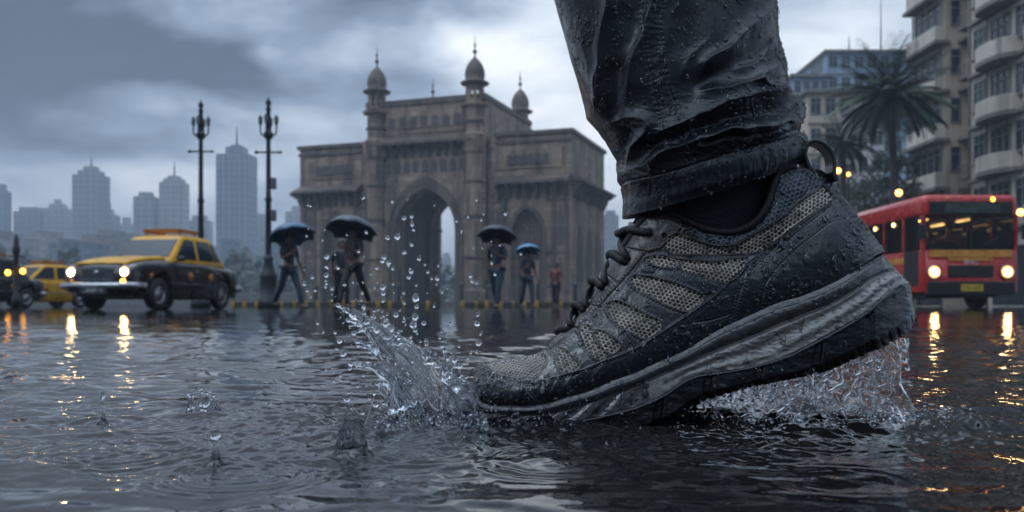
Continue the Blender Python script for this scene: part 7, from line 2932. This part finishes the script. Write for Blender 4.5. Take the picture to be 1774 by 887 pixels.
# ---- the buildings between the leg and the block
def block(name, label, px0, px1, py, Yb, depth, mt, floors, cols, roof=None, crown=None):
    a = P(px0, py, Yb); b_ = P(px1, py, Yb)
    root = empty(name, ((a.x + b_.x) / 2, Yb, 0))
    tag(root, label, 'building', 'buildings right of the leg')
    w, h = b_.x - a.x, a.z
    box_part('wall', mt, root, (0, depth / 2, h / 2), (w, depth, h))
    fh = (h - 3) / floors
    for j in range(floors):
        z = 3 + j * fh
        box_part('floor_band', M['grey_pl'], root, (0, -0.06, z), (w + 0.1, 0.14, fh * 0.07))
        for i in range(cols):
            x0 = -w / 2 + w * (i + 0.18) / cols; x1 = -w / 2 + w * (i + 0.82) / cols
            window_y(root, -0.02, x0, x1, z + fh * 0.32, z + fh * 0.84, 2)
        for i in range(3):          # the left flank
            y0 = depth * (i + 0.2) / 3; y1 = depth * (i + 0.8) / 3
            window_x(root, -w / 2 - 0.01, y0, y1, z + fh * 0.32, z + fh * 0.84, 2)
    r_ = box_part('roof', roof or M['grey_pl'], root, (0, depth / 2 - 0.1, h + 0.2), (w + 0.9, depth + 0.9, 0.4))
    return root


block('office_building', 'cream office building with dark window bands behind the small palm', 1400, 1502, 162, 88.0, 16, M['cream'], 6, 4)
block('office_building', 'blue grey stepped office building, lower left wing beside the trouser leg', 1374, 1436, 134, 125.0, 20, M['bluegrey'], 9, 4)
block('tower_block', 'blue grey tall building with a flat oversailing roof behind the tall palm', 1432, 1610, 92, 130.0, 24, M['bluegrey'], 11, 8)
block('slab_block', 'narrow white slab building showing between the palm trunk and the trees', 1508, 1532, 178, 82.0, 10, M['white_pl'], 7, 1)
# antennas on the roofs
for (px, p0, p1, Yb) in ((1526, 92, 0, 131), (1471, 92, 62, 131)):
    a = P(px, p0, Yb); b_ = P(px, p1, Yb)
    mb = MB(); mb.tube([a, b_], [0.12, 0.05], 6)
    tag(mb.build('roof_mast', M['iron_grey'], None, True), 'thin %s antenna mast on the blue grey tower roof' % ('tall' if p1 == 0 else 'short'), 'mast', 'masts on the blue grey tower')

# ------------------------------------------------------------------ the far skyline across the bay
def tower_mat(name, col):
    t = NT(name)
    c = t.coord()
    s = t.n('ShaderNodeSeparateXYZ'); t.l(c, s.inputs[0])
    def stripes(v, per, w):
        m_ = t.math('FRACT', t.math('DIVIDE', v, per))
        return t.math('LESS_THAN', m_, w)
    k = t.math('MULTIPLY', stripes(t.math('ADD', s.outputs[0], t.math('MULTIPLY', s.outputs[1], 0.73)), 4.2, 0.55), stripes(s.outputs[2], 3.4, 0.5))
    f = t.noise(c, 0.06, 4)
    cc = t.mix(t.rng(f, 0.3, 0.7, 0, 1), tuple(x * 0.8 for x in col), tuple(x * 1.2 for x in col))
    t.set(**{'Base Color': t.mix(t.math('MULTIPLY', k, 0.28), cc, (0.035, 0.045, 0.055)), 'Roughness': t.rng(k, 0, 1, 0.7, 0.15)})
    return t.m


TW = [tower_mat('far_tower_grey', (0.24, 0.25, 0.26)), tower_mat('far_tower_blue', (0.13, 0.19, 0.25)), tower_mat('far_tower_pale', (0.34, 0.33, 0.32))]


def far_tower(px0, px1, py, Yb, mt, label, steps=(), mast=0, ribs=0, group='far high rises in the haze'):
    a = P(px0, py, Yb); b_ = P(px1, py, Yb)
    w = b_.x - a.x; h = a.z
    root = empty('high_rise', ((a.x + b_.x) / 2, Yb, 0), RNG.uniform(-0.12, 0.12))
    tag(root, label, 'high-rise', group)
    d = min(w * 0.8, 45)
    box_part('shaft', mt, root, (0, d / 2, h / 2), (w, d, h))
    for r_ in range(ribs):
        x = -w / 2 + w * (r_ + 0.5) / ribs
        box_part('rib', TW[2], root, (x, -w * 0.012, h / 2), (w * 0.035, w * 0.03, h * 0.985))
    z = h
    for (f, py2) in steps:
        h2 = CAMH + (HZ - py2) / FPX * Yb
        box_part('crown', mt, root, (0, d / 2, (z + h2) / 2), (w * f, d * f, h2 - z + 0.02))
        z = h2
    if mast:
        zm = CAMH + (HZ - mast) / FPX * Yb
        mb = MB(); mb.tube([(0, d / 2, z - 0.2), (0, d / 2, zm)], [0.7, 0.25], 6)
        mb.build('mast', M['iron_grey'], root, True)
    return root


far_tower(124, 172, 302, 520, TW[0], 'broad grey high-rise with a stepped crown above the taxi headlights', ((0.72, 294), (0.42, 286)), 268, 5)
far_tower(24, 70, 366, 560, TW[0], 'low wide block left of the stepped grey high-rise', ((0.7, 358),), 0, 3)
far_tower(74, 113, 360, 560, TW[2], 'low pale block with a small pyramid top beside the grey high-rise', ((0.6, 352), (0.25, 344)), 0, 2)
far_tower(168, 198, 372, 570, TW[0], 'short block right of the stepped grey high-rise', ((0.5, 362), (0.2, 350)), 0, 2)
far_tower(204, 228, 388, 600, TW[2], 'tiny pale block between two high-rises', ((0.5, 376),))
far_tower(231, 266, 340, 520, TW[0], 'mid-sized slim high-rise left of the twin with the mast', ((0.6, 332),), 0, 3)
far_tower(276, 318, 315, 520, TW[2], 'pale high-rise with a stepped top and thin mast', ((0.74, 308), (0.45, 303)), 277, 4)
far_tower(324, 362, 382, 560, TW[0], 'low block behind the first ornate lamp post', ((0.6, 372),), 0, 2)
far_tower(373, 430, 266, 480, TW[1], 'tallest blue glass high-rise with a crown and mast between the lamp posts', ((0.55, 252), (0.30, 248)), 214, 6)
far_tower(-20, 8, 330, 540, TW[1], 'dark high-rise cut by the left picture edge', ((0.6, 318),))
far_tower(438, 462, 378, 560, TW[0], 'low block beside the second ornate lamp post', ((0.5, 370),))
far_tower(494, 530, 366, 560, TW[2], 'pale block half hidden by the left edge of the gateway', ((0.5, 356),))
far_tower(764, 782, 446, 560, TW[2], 'pale tower seen through the gateway arch', ((0.6, 438),))
far_tower(784, 806, 466, 560, TW[0], 'lower grey tower seen through the gateway arch', ((0.6, 460),))
far_tower(1046, 1072, 372, 480, TW[0], 'grey block right of the gateway, beside the shoe laces', ((0.6, 364),), 0, 2)
far_tower(1064, 1100, 396, 520, TW[2], 'pale block between gateway and shoe tongue', (), 0, 2)

# low town and trees along the far shore
low_v = MB()
rgc = np.random.default_rng(14)
for i in range(70):
    px = -60 + i * 9.4 + rgc.uniform(-4, 4)
    if 540 < px < 1030:
        continue
    Yb = rgc.uniform(250, 430)
    w = rgc.uniform(9, 20) ; pyt = rgc.uniform(398, 470)
    a = P(px, pyt, Yb)
    q = empty('shore_house', (a.x, Yb, 0), rgc.uniform(-0.3, 0.3))
    tag(q, 'low pale house in the hazy town along the far shore', 'house', 'low houses along the far shore')
    box_part('wall', TW[int(rgc.integers(3))], q, (0, 5, a.z / 2), (w * Yb / FPX * 1.3, 10, a.z))
    box_part('roof', M['grey_pl'], q, (0, 5, a.z + 0.25), (w * Yb / FPX * 1.4, 10.6, 0.5))
V, F = [], []
for i in range(15000):
    px = rgc.uniform(-150, 560) if rgc.random() < 0.8 else rgc.uniform(740, 1120)
    Yb = rgc.uniform(190, 330)
    hmax = (9 + 8 * float(perlin(px / 60, 0.3, 0.7)) + 5 * float(perlin(px / 17, 0.9, 2.7))) * Yb / 200
    z = max(0.2, hmax) * rgc.random() ** 0.6
    p = np.array([(px - 887) / FPX * Yb, Yb, z])
    u = rgc.normal(size=3); u /= np.linalg.norm(u)
    w = np.cross(u, rgc.normal(size=3)); w /= np.linalg.norm(w)
    L = rgc.uniform(1.2, 2.6)
    b_ = len(V)
    V += [p - u * L * 0.5, p + w * L * 0.3, p + u * L * 0.5, p - w * L * 0.3]; F.append((b_, b_ + 1, b_ + 2, b_ + 3))
mb = MB(); mb.add(V, F)
tag(mb.build('far_treeline', M['leaf2']), 'hazy band of trees along the far shore', 'trees', kind='stuff')
# wooded rise behind the town
hx = np.linspace(-420, 300, 160)
rows = []
for j, (yy, f) in enumerate(((430, 0.0), (480, 0.8), (560, 1.0), (700, 0.8), (900, 0.0))):
    zz = f * (30 + 9 * perlin(hx / 70, 0.1 * j, 1.0) + 5 * perlin(hx / 22, 0.2 * j, 4.0)) - 0.3
    rows.append(np.stack([hx * (yy / 430), np.full_like(hx, yy), zz], -1))
HGr = np.stack(rows, 1)
o = np_mesh('hills', HGr.reshape(-1, 3), grid_faces(*HGr.shape[:2]), mat('wooded_rise', (0.05, 0.06, 0.045), 0.9, var=0.5, vscale=0.08))
tag(o, kind='structure')

# ------------------------------------------------------------------ rain haze
hz = bpy.data.materials.new('rain_haze')
hz.use_nodes = True
nt = hz.node_tree
for n_ in list(nt.nodes):
    if n_.type == 'BSDF_PRINCIPLED':
        nt.nodes.remove(n_)
pv = nt.nodes.new('ShaderNodeVolumePrincipled')
pv.inputs['Color'].default_value = (0.72, 0.83, 0.97, 1)
pv.inputs['Density'].default_value = 0.0011
pv.inputs['Anisotropy'].default_value = 0.0
nt.links.new(pv.outputs[0], nt.nodes['Material Output'].inputs['Volume'])
mb = MB(); mb.box((0, 1700, 56), (7400, 3700, 118))
o = mb.build('haze', hz)
tag(o, kind='stuff')
